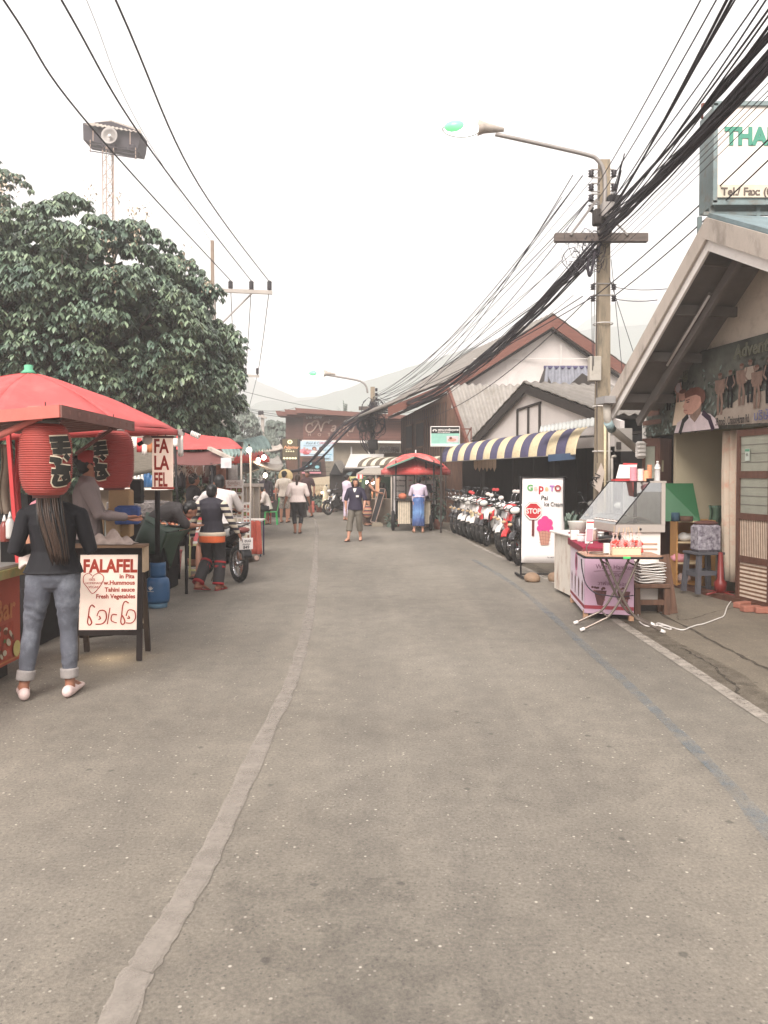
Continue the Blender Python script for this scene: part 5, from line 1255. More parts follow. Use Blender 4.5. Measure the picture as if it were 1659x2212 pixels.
# falafel hanging sign
litp=mat('lit_paper',(.9,.68,.56),emit=.22,var=.12,scale=3)
fl=M8('sign_red',(206,66,50),k=.7,var=.12,scale=30)
f1=thing('falafel_hanging_sign','narrow lit sign reading FA LA FEL hanging from the red parasol','sign',W(352,1056,8.5),R(3))
b=MB();b.box((0,0,.29),(.215,.06,.54),litp);b.build('light_panel',f1)
b=MB();b.box((0,0,.572),(.24,.075,.025),brnc);b.build('top_rail',f1);b=MB();b.box((0,0,.008),(.235,.075,.022),fl);b.build('bottom_rail',f1)
Xs=face((0,-.031,0),(1,0,0),(0,0,1))
b=MB()
for s_,z in(('FA',.40),('LA',.215),('FEL',.03)):text(s_,.215,Xs@Matrix.Translation((-.092,z,0)),fl,join=b,bold=.006,sx=.66 if len(s_)==2 else.47,th=.001)
b.build('lettering',f1)
b=MB();b.tube([(.03,0,.58),(.03,0,.66)],.006,5,blackp);b.tube([(-.06,0,.58),(-.02,0,.64),(-.03,0,.68)],.003,5,blackp);b.build('hook',f1)
b=MB();b.tube([W(340,1060,8.7),W(340,1200,8.7)],.03,8,blackp);b.v=[tuple(v)for v in b.v];rootmesh(b,'stand_pole','black pole below the narrow FA LA FEL sign','pole')
b=MB();b.tube([W(283,1065,8.9),W(283,1255,8.9)],.02,8,blackp);rootmesh(b,'stand_pole','thin black pole between the rear lantern and the gas cylinder','pole')
def bulb(label,p,q,kind):
 t=thing('light_bulb',label,'light bulb',p);d=(Vector(q)-Vector(p));dn_=d.normalized();L_=d.length
 b=MB();b.tube([-dn_*.05,dn_*.05],.022,10,blackp);b.build('socket',t)
 b=MB()
 if kind=='ball':b.ball(dn_*(L_*.75),.055,white)
 elif kind=='spiral':
  sd=dn_.orthogonal().normalized();s2=dn_.cross(sd)
  b.tube([dn_*(.05+.1*i/60)+sd*math.cos(i*.55)*.026+s2*math.sin(i*.55)*.026 for i in range(61)],.008,6,white)
 b.build('bulb',t);return t
bulb('round white bulb in a black socket left of the FA LA FEL sign',W(307,956,8.4),W(322,948,8.4),'ball')
bulb('spiral energy-saving bulb sticking out right of the FA LA FEL sign',W(404,932,8.5),W(425,941,8.5),'spiral')
# printed shade cloth behind the sign
b=MB();b.grid(lambda u,v:W(282+100*u-12*v,938+74*v+20*(1-u)*v,10.4+.3*u),10,8,M8('printed_tarp',(170,160,146),scale=14,var=.2,k=.6,stretch=(1,1,6)),True,.004);rootmesh(b,'printed_tarp','greyish printed tarp sheet hanging behind the FA LA FEL sign','tarp')
# falafel A-board
ab=thing('falafel_board','lit FALAFEL menu A-board in a dark frame standing beside the woman in jeans','sign',G(232,1427),R(2))
aw2=.545;ah=.98;lean_=.12
Xf=Matrix.Translation((0,.10,0))@Matrix.Rotation(-lean_*0-R(4),4,'X')
dkf=M8('dark_stained_frame',(74,60,56),scale=6,var=.2,k=.6)
lp2=mat('lit_board',(.92,.74,.62),emit=.22,var=.1,scale=2)
for nm,sg,rot,y0 in(('front_frame',-1,R(-5),0),('back_frame',1,R(11),.16)):
 b=MB();Xq=Matrix.Translation((.0,y0,ah if sg>0 else 0))
 if sg<0:Xq=Matrix.Rotation(R(-5),4,'X')
 else:Xq=Matrix.Translation((0,.1,0))@Matrix.Translation((0,.0,ah))@Matrix.Rotation(R(11),4,'X')@Matrix.Translation((0,0,-ah))
 for x in(-aw2/2,aw2/2):b.box((x,0,ah/2),(.045,.03,ah),dkf,X=Xq)
 b.box((0,0,ah-.03),(aw2,.031,.07),dkf,X=Xq);b.box((0,0,.24),(aw2,.031,.045),dkf,X=Xq);b.build(nm,ab)
 b=MB();b.box((0,.004*sg,.59),(aw2-.05,.012,.65),lp2 if sg<0 else white,X=Xq);b.build('light_panel'if sg<0 else 'back_panel',ab)
b=MB();b.box((.0,.06,ah+.012),(aw2+.1,.2,.022),M8('raw_wood',(150,118,92),k=.6));b.box((.3,.12,ah-.1),(.02,.14,.24),M8('card',(206,180,150),k=.7));b.build('top_shelf',ab)
Xt=Matrix.Rotation(R(-5),4,'X')@face((-aw2/2+.03,-.0125,.265),(1,0,0),(0,0,1))
lt_=M8('board_red',(214,82,60),k=.72,var=.12,scale=30)
b=MB();T_=lambda s_,sz,x,y,**k:text(s_,sz,Xt@Matrix.Translation((x,y,0)),lt_,join=b,th=.0008,**k)
T_('FALAFEL',.155,.02,.5,bold=.006,sx=.8)
T_('in Pita',.052,.465,.445,align='RIGHT',bold=.0015);T_('w.Hummous',.052,.47,.39,align='RIGHT',bold=.0015);T_('Tahini sauce',.052,.47,.33,align='RIGHT',bold=.0015);T_('Fresh Vegetables',.052,.475,.272,align='RIGHT',bold=.0015,sx=.95)
T_('100%',.03,.07,.425,sx=.9);T_('HOMEMADE',.026,.045,.395);T_('VEGAN',.03,.07,.36)
def stroke(pts,r):b.tube([Xt@Vector((x,y,.002))for x,y in[(q.x,q.y)for q in smooth_line([Vector((x,y,0))for x,y in pts],6)]],[(r,r*.6)]*((len(pts)-1)*6+1),6,lt_)
stroke([(.1,.47),(.07,.49),(.03,.465),(.03,.41),(.06,.37),(.105,.315),(.15,.35),(.19,.41),(.2,.46),(.16,.49),(.12,.475),(.1,.45)],.0045)
# hand-painted Hebrew word
stroke([(.13,.195),(.105,.215),(.085,.19),(.078,.13),(.07,.07),(.085,.042),(.105,.06),(.098,.09),(.08,.12)],.008)
stroke([(.15,.12),(.17,.165),(.22,.16),(.23,.1),(.2,.055),(.14,.05)],.0075);stroke([(.17,.12),(.18,.1),(.165,.09)],.0075)
stroke([(.26,.19),(.24,.05)],.0065);stroke([(.32,.13),(.28,.13),(.275,.08),(.32,.06)],.0075)
stroke([(.42,.23),(.39,.245),(.37,.21),(.362,.13),(.355,.07),(.37,.045),(.39,.065),(.383,.095),(.365,.125)],.008)
stroke([(.4,.12),(.42,.17),(.47,.16),(.48,.1),(.45,.06),(.4,.06)],.0075);stroke([(.42,.12),(.43,.1),(.41,.1)],.0075)
b.build('lettering',ab)
lg=bpy.data.lights.new('board_lamp','POINT');lg.energy=2;lg.color=(1,.78,.5);lg.shadow_soft_size=.05;lo_=bpy.data.objects.new('board_lamp',lg);COL.objects.link(lo_);lo_.parent=ab;lo_.location=(0,.1,.2)
b=MB();rr=random.Random(9)
b.grid(lambda u,v:ab.location+Vector((-.2+.42*u,-.02+.2*v,ah+.03+.09*math.sin(u*3.1)*math.sin(v*3.1)*(1+.5*math.sin(u*17+v*9)))),20,10,M8('crumpled_paper',(190,170,160),scale=10,var=.25,k=.65,bump=.8),True,.004);rootmesh(b,'paper_wrap','crumpled greyish wrapping lying on top of the lit FALAFEL board','paper')
# gas cylinder
gc=thing('gas_cylinder','blue metal gas cylinder with a white leaf logo standing behind the FALAFEL board','gas cylinder',W(341,1302,9.35))
gc.location.z=0
blue=M8('blue_enamel',(58,104,150),k=.7,var=.1,scale=5,rough=.35,dirt=((.02,.05,.08),.4,5))
b=MB();b.lathe([(.0,.06),(.13,.06),(.14,.1),(.143,.16),(.143,.29),(.13,.345),(.1,.37),(.04,.385),(0,.385)],(0,0,0),28,blue);b.build('tank',gc)
b=MB();b.lathe([(.1,0),(.11,0),(.112,.03),(.12,.065),(.108,.065)],(0,0,0),28,M8('light_blue_ring',(120,158,186),k=.65));b.build('foot_ring',gc)
b=MB()
for a0,a1,z0,z1 in((-2.5,.5,.37,.55),(.5,2.2,.37,.42)):
 ns=20;vs=[]
 b.grid(lambda u,v:((.098)*math.cos(a0+(a1-a0)*u),.098*math.sin(a0+(a1-a0)*u),z0+(z1-z0)*v if not(.25<u<.75 and.4<v<.8)else z0+(z1-z0)*v),ns,4,blue,True,.006)
b.build('guard_collar',gc)
b=MB();b.tube([(0,0,.38),(0,0,.46)],.02,10,brass);b.box((.03,0,.45),(.06,.025,.025),blackp);b.build('valve',gc)
b=MB();a=-math.pi/2-.35
for k in range(5):
 q=(k-2)*.42;c=Vector((0,0,0));
 pts=[(0,0),(math.sin(q-.2)*.03,math.cos(q-.2)*.035),(math.sin(q)*.055,math.cos(q)*.06),(math.sin(q+.2)*.03,math.cos(q+.2)*.035)]
 b.add([((.1452)*math.cos(a+x/.145),.1452*math.sin(a+x/.145),.22+z)for x,z in pts],[(0,3,2,1)],white)
for i in range(12):x=-.05+i*.008;b.add([(.1452*math.cos(a+(x+dx)/.145),.1452*math.sin(a+(x+dx)/.145),.205+dz)for dx,dz in((0,0),(.005,0),(.005,.009),(0,.009))],[(0,1,2,3)],white)
b.build('logo',gc)
# green cloth snack table
gt=thing('snack_table','small table under a dark green cloth holding three foil trays of food','table',(W(362,1180,10).x,10,0))
green=M8('green_tarp',(76,104,88),scale=6,var=.12,k=.62,rough=.6,bump=.2)
def QW(x,y,d):return LW(x,y,d,gt)
pA,pB,pC,pD=QW(318,1105,10.6),QW(412,1148,10.0),QW(372,1150,9.6),QW(312,1128,10.0)
b=MB();b.grid(lambda u,v:QW(316,1106,10.7).lerp(QW(414,1142,10.5),u).lerp(QW(312,1124,9.7).lerp(QW(360,1152,9.35),u),v)+Vector((0,0,.015*math.sin(u*7))),8,8,green,True,.006);b.build('table_cloth_top',gt)
b=MB();b.grid(lambda u,v:QW(312,1124,9.7).lerp(QW(360,1152,9.35),u).lerp(QW(291,1172,9.62).lerp(QW(345,1196,9.3),u),v)+Vector((0,-.03*math.sin(v*3)-.02*math.sin(u*12)*v,-.05*abs(math.sin(u*3.1))*v)),14,8,green,True,.006)
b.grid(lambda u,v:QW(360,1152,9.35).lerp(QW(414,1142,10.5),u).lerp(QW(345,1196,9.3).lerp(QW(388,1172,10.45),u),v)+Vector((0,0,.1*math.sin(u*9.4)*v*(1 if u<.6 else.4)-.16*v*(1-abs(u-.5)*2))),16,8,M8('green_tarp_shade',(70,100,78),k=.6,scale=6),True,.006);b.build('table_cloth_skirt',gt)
for(x,y,d)in((318,1240,10.4),(352,1245,9.7),(402,1225,10.4)):b=MB();p=QW(x,1150,d);b.tube([p,(p.x,p.y,0)],.02,8,blackp);b.build('table_leg',gt)
for i,(x,y,dd)in enumerate([(340,1117,10.1),(365,1118,10.25),(392,1116,10.5)]):
 b=MB();p=W(x,y+14,dd);Xr=Matrix.Translation(p)@Matrix.Rotation(R(-50),4,'Z')@Matrix.Rotation(R(10),4,'Y')
 b.lathe([(0,0),(.13,0),(.17,.03),(.175,.035),(.12,.01),(0,.01)],(0,0,0),24,alu,X=Xr,sx=1.5,sy=.55)
 rr=random.Random(i)
 for k in range(26):b.ball((rr.uniform(-.16,.16),rr.uniform(-.05,.05),.028),(.026,.018,.012),[food[0],food[3],org][k%3],7,4,X=Xr)
 rootmesh(b,'food_tray',['front foil tray of grilled food on the green cloth','middle foil tray of grilled food on the green cloth','rear foil tray of grilled food on the green cloth'][i],'tray','food trays on the green cloth')
rr=random.Random(50)
for i in range(16):
 x=228+i*7.2;b=MB();r=rr.uniform(.03,.055);hh=rr.uniform(.1,.26);b.lathe([(0,0),(r,0),(r,hh*.65),(r*.45,hh*.85),(r*.45,hh),(0,hh)],(0,0,0),10,rr.choice(cloths+food+[white,cream]if 'cloths'in globals()else food+[white,cream,blue]));tag(b.build('jar',loc=W(x,1052,11.6+rr.uniform(-.1,.1))),'jar or bottle standing on the back shelf behind the lanterns and FA LA FEL sign','container','jars on the back shelf')
b=MB();p=W(280,1053,11.65);b.box((p.x,11.65,p.z-.02),(1.25,.34,.03),cream);b.box((p.x,11.8,p.z/2),(1.2,.05,p.z-.05),M8('shelf_back',(170,150,130),k=.6));rootmesh(b,'back_shelf','pale back shelf carrying jars behind the FA LA FEL sign','shelf')
for i in range(9):
 x=290+i*11;b=MB();p=W(x,944+3*math.sin(i),9.9);hh=rr.uniform(.1,.22);b.grid(lambda u,v:p+Vector(((u-.5)*.07,.015*math.sin(u*9),-hh*v)),4,3,rr.choice([white,gold,fl,redd,cream]),True,.012);rootmesh(b,'hanging_packet','small packet hanging in the row behind the FA LA FEL sign','packet','packets hanging behind the sign')
# pink basket
bk_=thing('laundry_basket','pink plastic mesh basket under the green cloth table','basket',Vector((W(371,1218,12).x,12,0)))
b=MB();pkm=M8('pink_plastic',(232,120,124),k=.72,rough=.4)
for k in range(9):z=.02+k*.05;r=.12+.03*k/8;b.torus((0,0,z),r,.006,'Z',26,5,pkm)
for k in range(26):a=2*math.pi*k/26;b.tube([(.12*math.cos(a),.12*math.sin(a),.01),(.152*math.cos(a),.152*math.sin(a),.43)],.005,5,pkm)
b.lathe([(0,.008),(.12,.008),(.125,.03)],(0,0,0),26,pkm);b.build('basket_mesh',bk_)
b=MB();b.lathe([(.145,.41),(.165,.42),(.165,.44),(.15,.44)],(0,0,0),26,pkm);b.build('rim',bk_)
# yellow cup-board stand
ys=thing('menu_easel','narrow pale yellow wooden menu frame behind the boy in the striped jumper','stand',Vector((W(418,1210,12.2).x,12.2,0)))
yw=M8('pale_yellow_wood',(226,218,160),k=.7)
b=MB()
for x in(-.06,.16):b.bar((x,0,0),(x,.06,.9),.035,.025,yw,up=(1,0,0))
for z in(.1,.5,.88):b.bar((-.08,.06*z,z),(.18,.06*z,z),.03,.03,yw)
b.build('frame',ys)
P=Pic(face((-.06,.02,.52),(1,0,0),(0,.05,1)));P.rect(0,0,.22,.34,white);P.ell(.11,.26,.05,.05,gold);P.ell(.11,.26,.03,.03,white);P.rect(.04,.04,.18,.18,pkm);P.build('menu_print',ys)
# second red canopy
c2=thing('stall_canopy','second red canopy with a sagging maroon side cloth, behind the first parasol','canopy',(W(430,1000,13).x,13,0))
def CW(x,y,d):return LW(x,y,d,c2)
b=MB();b.grid(lambda u,v:CW(392,934,14).lerp(CW(470,950,15),u).lerp(CW(366,972,12.4).lerp(CW(524,969,12.8),u),v)+Vector((0,0,.1*math.sin(math.pi*v))),10,10,redc,True,.005)
b.grid(lambda u,v:CW(392,934,14).lerp(CW(360,990,12.2),v).lerp(CW(300,960,15),u),4,4,redd,True,.005);b.build('canopy',c2)
b=MB();b.grid(lambda u,v:CW(366,973,12.4).lerp(CW(478,970,12.7),u).lerp(CW(362,1003,12.3).lerp(CW(496,1000,12.0),u),v)+Vector((0,.08*math.sin(math.pi*u),-.03*math.sin(math.pi*u))),14,5,brnc,True,.005);b.build('side_cloth',c2)
b=MB();b.bar(CW(452,968,12.5),CW(502,992,12.1),.07,.05,fascia);b.build('edge_beam',c2)
for(x,y0,y1,d)in((384,965,1105,11.9),(463,1000,1100,12.2)):b=MB();b.tube([CW(x-6,y0,d),CW(x,y1,d),Vector((CW(x+2,y1,d).x,d-13,0))],.02,8,blackp);b.build('canopy_pole',c2)
b=MB();b.box(W(489,1000,12.0),(.16,.06,.16),glass('clear_plastic_box',(.8,.82,.82),.5));b.box(W(489,1003,12.0),(.05,.03,.06),redd);rootmesh(b,'plastic_box','small clear plastic box hanging at the end of the second red canopy','box')
# clothes display and balustrade wall behind
cloths=[M8('cl_%d'%i,c,k=.6,var=.2,scale=12)for i,c in enumerate([(150,138,130),(90,84,90),(206,196,186),(160,110,90),(70,70,84),(190,150,130),(214,206,200),(120,60,60)])]
rr=random.Random(12);cn_=0
for i in range(15):
 x=384+i*8.5;y=1002+rr.uniform(0,6);d=14.6+rr.uniform(-.3,.3);w_=rr.uniform(.06,.1);h_=rr.uniform(.2,.5)
 b=MB();p=W(x,y,d);b.grid(lambda u,v:p+Vector(((u-.5)*w_*2,.02*math.sin(u*9+i),-h_*v)),5,3,cloths[i%8],True,.01);rootmesh(b,'hanging_garment','garment hanging in a row under the second red canopy','garment','garments hanging under the second canopy')
wl=thing('white_balustrade','white balustrade wall with mossy top behind the left stalls','wall',(-5.0,16,0))
b=MB();mossw=M8('mossy_white_wall',(226,214,204),scale=3,var=.08,k=.75,dirt=((.12,.12,.08),.7,3))
w0,w1=LW(255,1045,16,wl),LW(560,1048,24,wl)
b.bar(w0,w1,.3,.1,mossw);b.slab([w0+Vector((0,.1,-.05)),w1+Vector((0,.1,-.05)),(w1 .x,w1 .y+.1,0),(w0 .x,w0 .y+.1,0)],Vector((0,.1,0)),M8('wall_panel',(214,190,160),k=.7,var=.1));b.build('coping_wall',wl)
for i in range(16):
 p=w0 .lerp(w1,(i+.5)/16);b=MB();b.box((p.x,p.y-.04,p.z/2-.05),(.2,.14,p.z-.06),mossw);b.build('pillar',wl)
b=MB();b.slab([(-16,26,0),(-6,25.0,0),(-6,25.0,2.6),(-16,26,2.6)],Vector((0,.3,0)),darkw);rootmesh(b,'back_fence','dark fence wall behind the left stalls under the trees','fence')
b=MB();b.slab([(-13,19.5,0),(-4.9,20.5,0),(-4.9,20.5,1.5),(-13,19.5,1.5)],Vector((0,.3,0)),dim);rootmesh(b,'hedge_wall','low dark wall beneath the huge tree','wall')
# sacks and crates around
def crate(label,g,sz,mt,rz=0,z=0,name='crate',cat='crate',group=None):
 b=MB();b.box((0,0,sz[2]/2),sz,mt,ch=.012)
 for k in(.3,.6):b.box((0,0,sz[2]*k),(sz[0]+.012,sz[1]+.012,.012),mt)
 b.box((0,0,sz[2]+.004),(sz[0]*.8,sz[1]*.8,.012),mt);o=b.build(name,loc=(g[0],g[1],z),rz=rz);return tag(o,label,cat,group)
crate('crumpled red sack on the stall table under the second canopy',W(430,1130,13.2),(.6,.4,.25),redd,.3,.62,'sack','sack')
crate('blue plastic wrapped pack behind the rear lantern',W(276,1085,8.0),(.24,.2,.18),M8('blue_pack',(70,96,160),k=.65,var=.3,scale=14),.2,1.1,'pack','pack')
crate('tan cardboard box stacked behind the rear lantern',W(262,1085,8.2),(.22,.2,.5),M8('cardboard',(196,160,118),k=.65,var=.1),.1,.95,'cardboard_box','box')
crate('pale cardboard box left of the blue pack in the left stall',W(240,1100,8.1),(.2,.2,.25),M8('card2',(206,176,140),k=.65),.1,.95,'cardboard_box','box')
crate('foil covered griddle box in the stall behind the gas cylinder',W(300,1100,10.9),(.75,.5,.22),M8('foil',(170,160,156),k=.6,metal=.5,rough=.25,bump=1,scale=30,var=.4),.0,1.02,'griddle','griddle')
crate('dark stall bench under the foil covered griddle',W(292,1180,11.0),(1.1,.5,1.0),blackp,0,0,'bench','bench')
crate('black speaker box on the stall behind the FA LA FEL sign',W(296,1060,9.8),(.14,.14,.3),dim,0,1.25,'speaker_box','speaker')
# menu boards of the soup stall
for i,(x0,x1,y0,y1,d,lb)in enumerate([(488,527,1050,1175,13.9,'tall board covered with dish photos beside the white-shirted rider'),(526,541,1085,1192,13.6,'narrow board of dish photos at the corner of the soup stall')]):
 t=thing('menu_board',lb,'menu board',Vector((W(x0,y1,d).x,d,0)),R(-14));ww=(x1-x0)/F*d;zt_=W(0,y0,d).z
 b=MB();b.box((ww/2,.03,zt_/2+.08),(ww,.04,zt_-.16),white);b.build('board',t)
 P=Pic(face((0,.008,.17),(1,0,0),(0,0,1)));rr=random.Random(i+40);nc_=3 if i==0 else 2
 for r_ in range(9 if i==0 else 7):
  for c in range(nc_):
   x,y=ww*(c+.06)/nc_,(zt_-.2)*r_/(9 if i==0 else 7)+.02;P.rect(x,y+.03,x+ww/nc_*.88,y+.11,rr.choice([food[1],food[1],cream,food[3]]));P.ell(x+ww/nc_*.44,y+.07,ww/nc_*.3,.03,rr.choice(food),12);P.rect(x,y+.005,x+ww/nc_*.7,y+.016,blk if c else fl)
 P.build('photo_print',t)
 if i==0:
  b=MB();b.box((ww*.5,.03,zt_+.06),(ww*1.05,.03,.1),white);b.build('header_board',t);text('ก๋วยเตี๋ยว',.07,face((.02,.013,zt_+.03),(1,0,0),(0,0,1)),brass,t)
tbo=thing('cloth_table','small table with orange and blue cloths at the corner of the soup stall','table',Vector((W(551,1140,15.4).x,15.4,0)))
b=MB();b.box((0,0,.72),(.34,.5,.03),white);b.build('table_top',tbo)
orgc=M8('orange_cloth',(228,112,92),k=.7,var=.1,bump=.3,scale=12);blc=M8('blue_cloth',(96,130,170),k=.65,var=.15)
b=MB();b.grid(lambda u,v:Vector((-.05+.2*u+.04*v,-.26-.03*math.sin(u*12)-.05*v,.72-.66*v)),14,6,orgc,True,.006);b.build('orange_cloth',tbo)
b=MB();b.grid(lambda u,v:Vector((-.18+.13*u,-.27-.02*math.sin(u*9),.72-.5*v)),8,4,blc,True,.006);b.build('blue_cloth',tbo)
for x in(-.14,.14):
 for y in(-.2,.2):b=MB();b.tube([(x,y,0),(x,y,.71)],.015,6,M8('purple_leg',(84,76,116),k=.6));b.build('leg',tbo)
# corrugated roof, third canopy, tarps
cr_=M8('green_blue_corrugated',(168,190,186),scale=4,var=.18,k=.62,dirt=((.06,.1,.1),.6,5))
st3=thing('corrugated_shelter','stall shelter with a curved blue-green corrugated roof on white posts','shelter',(W(520,1000,17).x,17,0))
b=corr(LW(470,992,15.5,st3),LW(588,968,19.5,st3),LW(562,944,19.8,st3),LW(450,972,16.4,st3),17,.045,cr_,.01,8,sag=-.12);b.build('roof',st3)
for(x,y,d)in((521,968,15.6),(541,978,16.0)):b=MB();p=LW(x,y,d,st3);b.tube([p,(p.x,p.y,0)],.02,8,fascia);b.build('post',st3)
b=MB();b.box(LW(516,962,15.6,st3),(.16,.12,.14),blackp);b.build('junction_box',st3)
c3=thing('stall_canopy','third smaller red canopy on salmon posts behind the corrugated shelter','canopy',(W(535,1000,20).x,20,0))
parasol(c3,LW(540,969,20.5,c3),[LW(582,990,19.5,c3),LW(491,993,19,c3),LW(500,985,22,c3),LW(575,985,22,c3)],-.05,redc,.12).build('canopy',c3)
for x in(496,509):b=MB();p=LW(x,992,19.4,c3);b.tube([p,(p.x,p.y,0)],.04,6,salmon);b.build('post',c3)
gtarp=M8('grey_tarp',(196,184,170),k=.62,var=.1);dtarp=M8('dark_tarp',(112,106,100),k=.55,var=.15)
for i,(pts,m_,lb)in enumerate([(((541,996,18),(606,1016,19.5),(612,1004,21),(560,992,20)),gtarp,'long pale tarp awning sloping down beside the hanging bulbs'),
  (((455,1032,16),(560,1012,19),(548,1000,20),(470,1008,17)),dtarp,'dark tarp awning over the soup stall'),
  (((572,1003,24),(612,1003,25),(600,982,26),(585,990,25.5)),tile2,'pale shingled hut roof left of the hotel board'),
  (((560,975,27),(612,968,28),(606,958,28.5),(588,962,28)),fascia,'cream fabric roof behind the hut roof')]):
 b=MB();P4=[W(*p)for p in pts];b.grid(lambda u,v:P4[0].lerp(P4[1],u).lerp(P4[3].lerp(P4[2],u),v)+Vector((0,0,-.05*math.sin(math.pi*u))),8,4,m_,True,.03);rootmesh(b,'tarp_awning'if i<2 else 'hut_roof',lb,'awning'if i<2 else 'roof')
# emitter bulbs on the stalls
wb=mat('warm_bulb',(1,.86,.66),emit=14,var=.01);cbm=mat('white_bulb',(1,.95,.86),emit=12,var=.01)
for i,(x,y,d,m_,lb)in enumerate([(538,972,16.0,wb,'glowing bulb on top of the white post at the left stalls'),(558,994,18.5,wb,'glowing warm bulb below the third red canopy'),(570,988,18.8,cbm,'glowing white bulb right of the third red canopy'),(573,1027,19.0,wb,'glowing warm bulb above the seated diner'),
  (793,1042,26,wb,'left glowing bulb of the pair at the food counter'),(805,1042,26,wb,'right glowing bulb of the pair at the food counter'),(798,1052,26.2,wb,'smaller glowing bulb under the pair at the food counter'),(696,1064,33.5,wb,'small glowing bulb under the thatch roof')]):
 t=thing('lit_bulb',lb,'light bulb',W(x,y,d),0,'lit bulbs on the stalls');r=.05 if i<6 else.04
 b=MB();b.ball((0,0,0),(r,r,r*1.2),m_,12,8);b.build('bulb',t);b=MB();b.tube([(0,0,r),(0,0,r+.07)],.02,8,blackp);b.build('socket',t)
 lg=bpy.data.lights.new('bulb_light','POINT');lg.energy=4;lg.color=(1,.75,.5);lg.shadow_soft_size=.07;lo_=bpy.data.objects.new('bulb_light',lg);COL.objects.link(lo_);lo_.parent=t;lo_.location=(0,-.12,-.05)
# stall furniture in the left middle distance: shelves of goods
rr=random.Random(77)
for i,(x,y,d,w_,h_,dp,m_,lb)in enumerate([(545,1085,28,1.2,.85,.5,darkw,'dark stall counter behind the seated diner'),(600,1075,31,1.3,.8,.6,brw,'brown stall counter left of the man in floral shorts'),(470,1110,17,1.2,.8,.5,darkw,'dark counter behind the rider'),(625,1080,30,1.3,.9,.6,darkw,'dark counter beyond the white-shirted woman')]):
 p=W(x,y,d);t=thing('stall_counter',lb,'counter',(p.x,d,0));b=MB();b.box((0,0,h_/2),(w_,dp,h_),m_,ch=.01);b.build('body',t)
 b=MB();b.box((0,0,h_+.02),(w_+.06,dp+.06,.035),white if i==1 else alu);b.build('top',t)
 for k in range(9):
  xx=(k/8-.5)*w_*.9;b=MB();r=rr.uniform(.03,.06);hh=rr.uniform(.08,.2);b.lathe([(0,0),(r,0),(r,hh*.7),(r*.5,hh),(0,hh)],(0,0,0),10,rr.choice(cloths+food+[white]));o=b.build('jar',loc=(p.x+xx,d-.1,h_+.04));tag(o,f'small container standing on the {lb.split(" ", 1)[0]} counter {" ".join(lb.split()[2:])}'.replace('counter counter','counter'),'container','containers on stall counter %d'%(i+1))
fr_=thing('rack_frame','bare metal rack frame with shelves behind the soup stall','rack',(W(545,1060,30).x,30,0))
b=MB()
for x in(-.8,-.25,.3,.9):b.tube([(x,0,0),(x,0,1.75)],.02,6,brw)
for z in(.9,1.2,1.5,1.75):b.box((.05,0,z),(1.75,.3,.02),soffit)
b.build('rack',fr_)

# ================================================================= PROPS ON THE RIGHT
# ---- ice cream banner on its stand
ib=thing('ice_cream_banner','white upright ice cream banner with a red STOP sign and coloured shop lettering','banner',Vector((W(1172,1250,12).x,12,0)),R(3))
zb0,zb1=W(0,1216,12).z,W(0,1031,12).z;bwid=.675;bh_=zb1-zb0
vin=M8('white_vinyl',(240,232,228),k=.82,var=.02,rough=.5)
Xb=Matrix.Translation((-.0,0,zb0))@Matrix.Rotation(R(-2.5),4,'X')@Matrix.Rotation(R(1.2),4,'Y')
b=MB();b.grid(lambda u,v:Xb@Vector(((u-.5)*bwid,.01*math.sin(u*5+v*3),v*bh_)),10,10,vin,True,.004);b.build('vinyl_sheet',ib)
P=Pic(Xb@face((-bwid/2,-.012,0),(1,0,0),(0,0,1)))
sr=M8('stop_red',(196,44,52),k=.75);oct_=lambda cx,cy,r:[(cx+r*math.cos(a),cy+r*math.sin(a))for a in[math.pi/8+i*math.pi/4 for i in range(8)]]
P.rect(.155,.42,.195,.8,M8('handle_brown',(120,60,56),k=.65))
P.poly(oct_(.175,.81,.15),blk);P.poly(oct_(.175,.81,.145),white);P.poly(oct_(.175,.81,.125),sr);P.text('STOP',.175,.77,.115,white,align='CENTER',bold=.003,sx=.82)
cols_=[((110,180,110),'G',.13),((240,200,190),'e',.13),((190,50,60),'p',.17),((235,190,150),'e',.12),((180,120,190),'T',.12),((170,60,60),'O',.13)]
x=.07
for i,(c,ch,sz)in enumerate(cols_):
 P.text(ch,x,1.13 if ch!='p'else 1.12,sz,M8('gc_%d'%i,c,k=.75),bold=.005);x+=[.105,.075,.1,.08,.075,.1][i]
P.text('Pai',.29,.985,.1,blk,shear=.05,bold=.001);P.text('Ice Cream',.34,.89,.095,blk,shear=.05,bold=.001,sx=.75);P.text('Tel. 0837154617',.4,.08,.03,blk)
# plain cone with a pink scoop
scoop=M8('pink_scoop',(222,70,140),k=.75,var=.06,scale=20);wf=M8('wafer',(206,150,130),k=.7,var=.1,scale=40)
P.poly([(.26,.5),(.46,.5),(.42,.28),(.3,.28)],wf)
for k in range(4):P.line([(.27+k*.05,.49),(.31+k*.035,.29)],.004,M8('wafer_line',(160,96,84),k=.6));P.line([(.27,.47-k*.05),(.45,.45-k*.05)],.004,M8('wafer_line',(160,96,84),k=.6))
for(a,c,r)in((.36,.6,.1),(.28,.54,.05),(.44,.54,.055),(.3,.63,.06),(.42,.63,.065),(.36,.68,.06)):P.ell(a,c,r,r,scoop,16)
P.build('banner_print',ib)
b=MB()
for x in(-bwid/2,bwid/2):b.tube([(x*1.0,.03,.05),(x*1.03,.05,zb1+.02)],.014,6,blackp)
for z in(.06,zb1):b.tube([(-bwid/2,.04,z),(bwid/2*1.15,.04,z)],.012,6,blackp)
b.bar((-.34,-.2,.03),(-.34,.4,.03),.03,.03,dim);b.bar((.34,-.2,.03),(.34,.4,.03),.03,.03,dim);b.build('stand',ib)
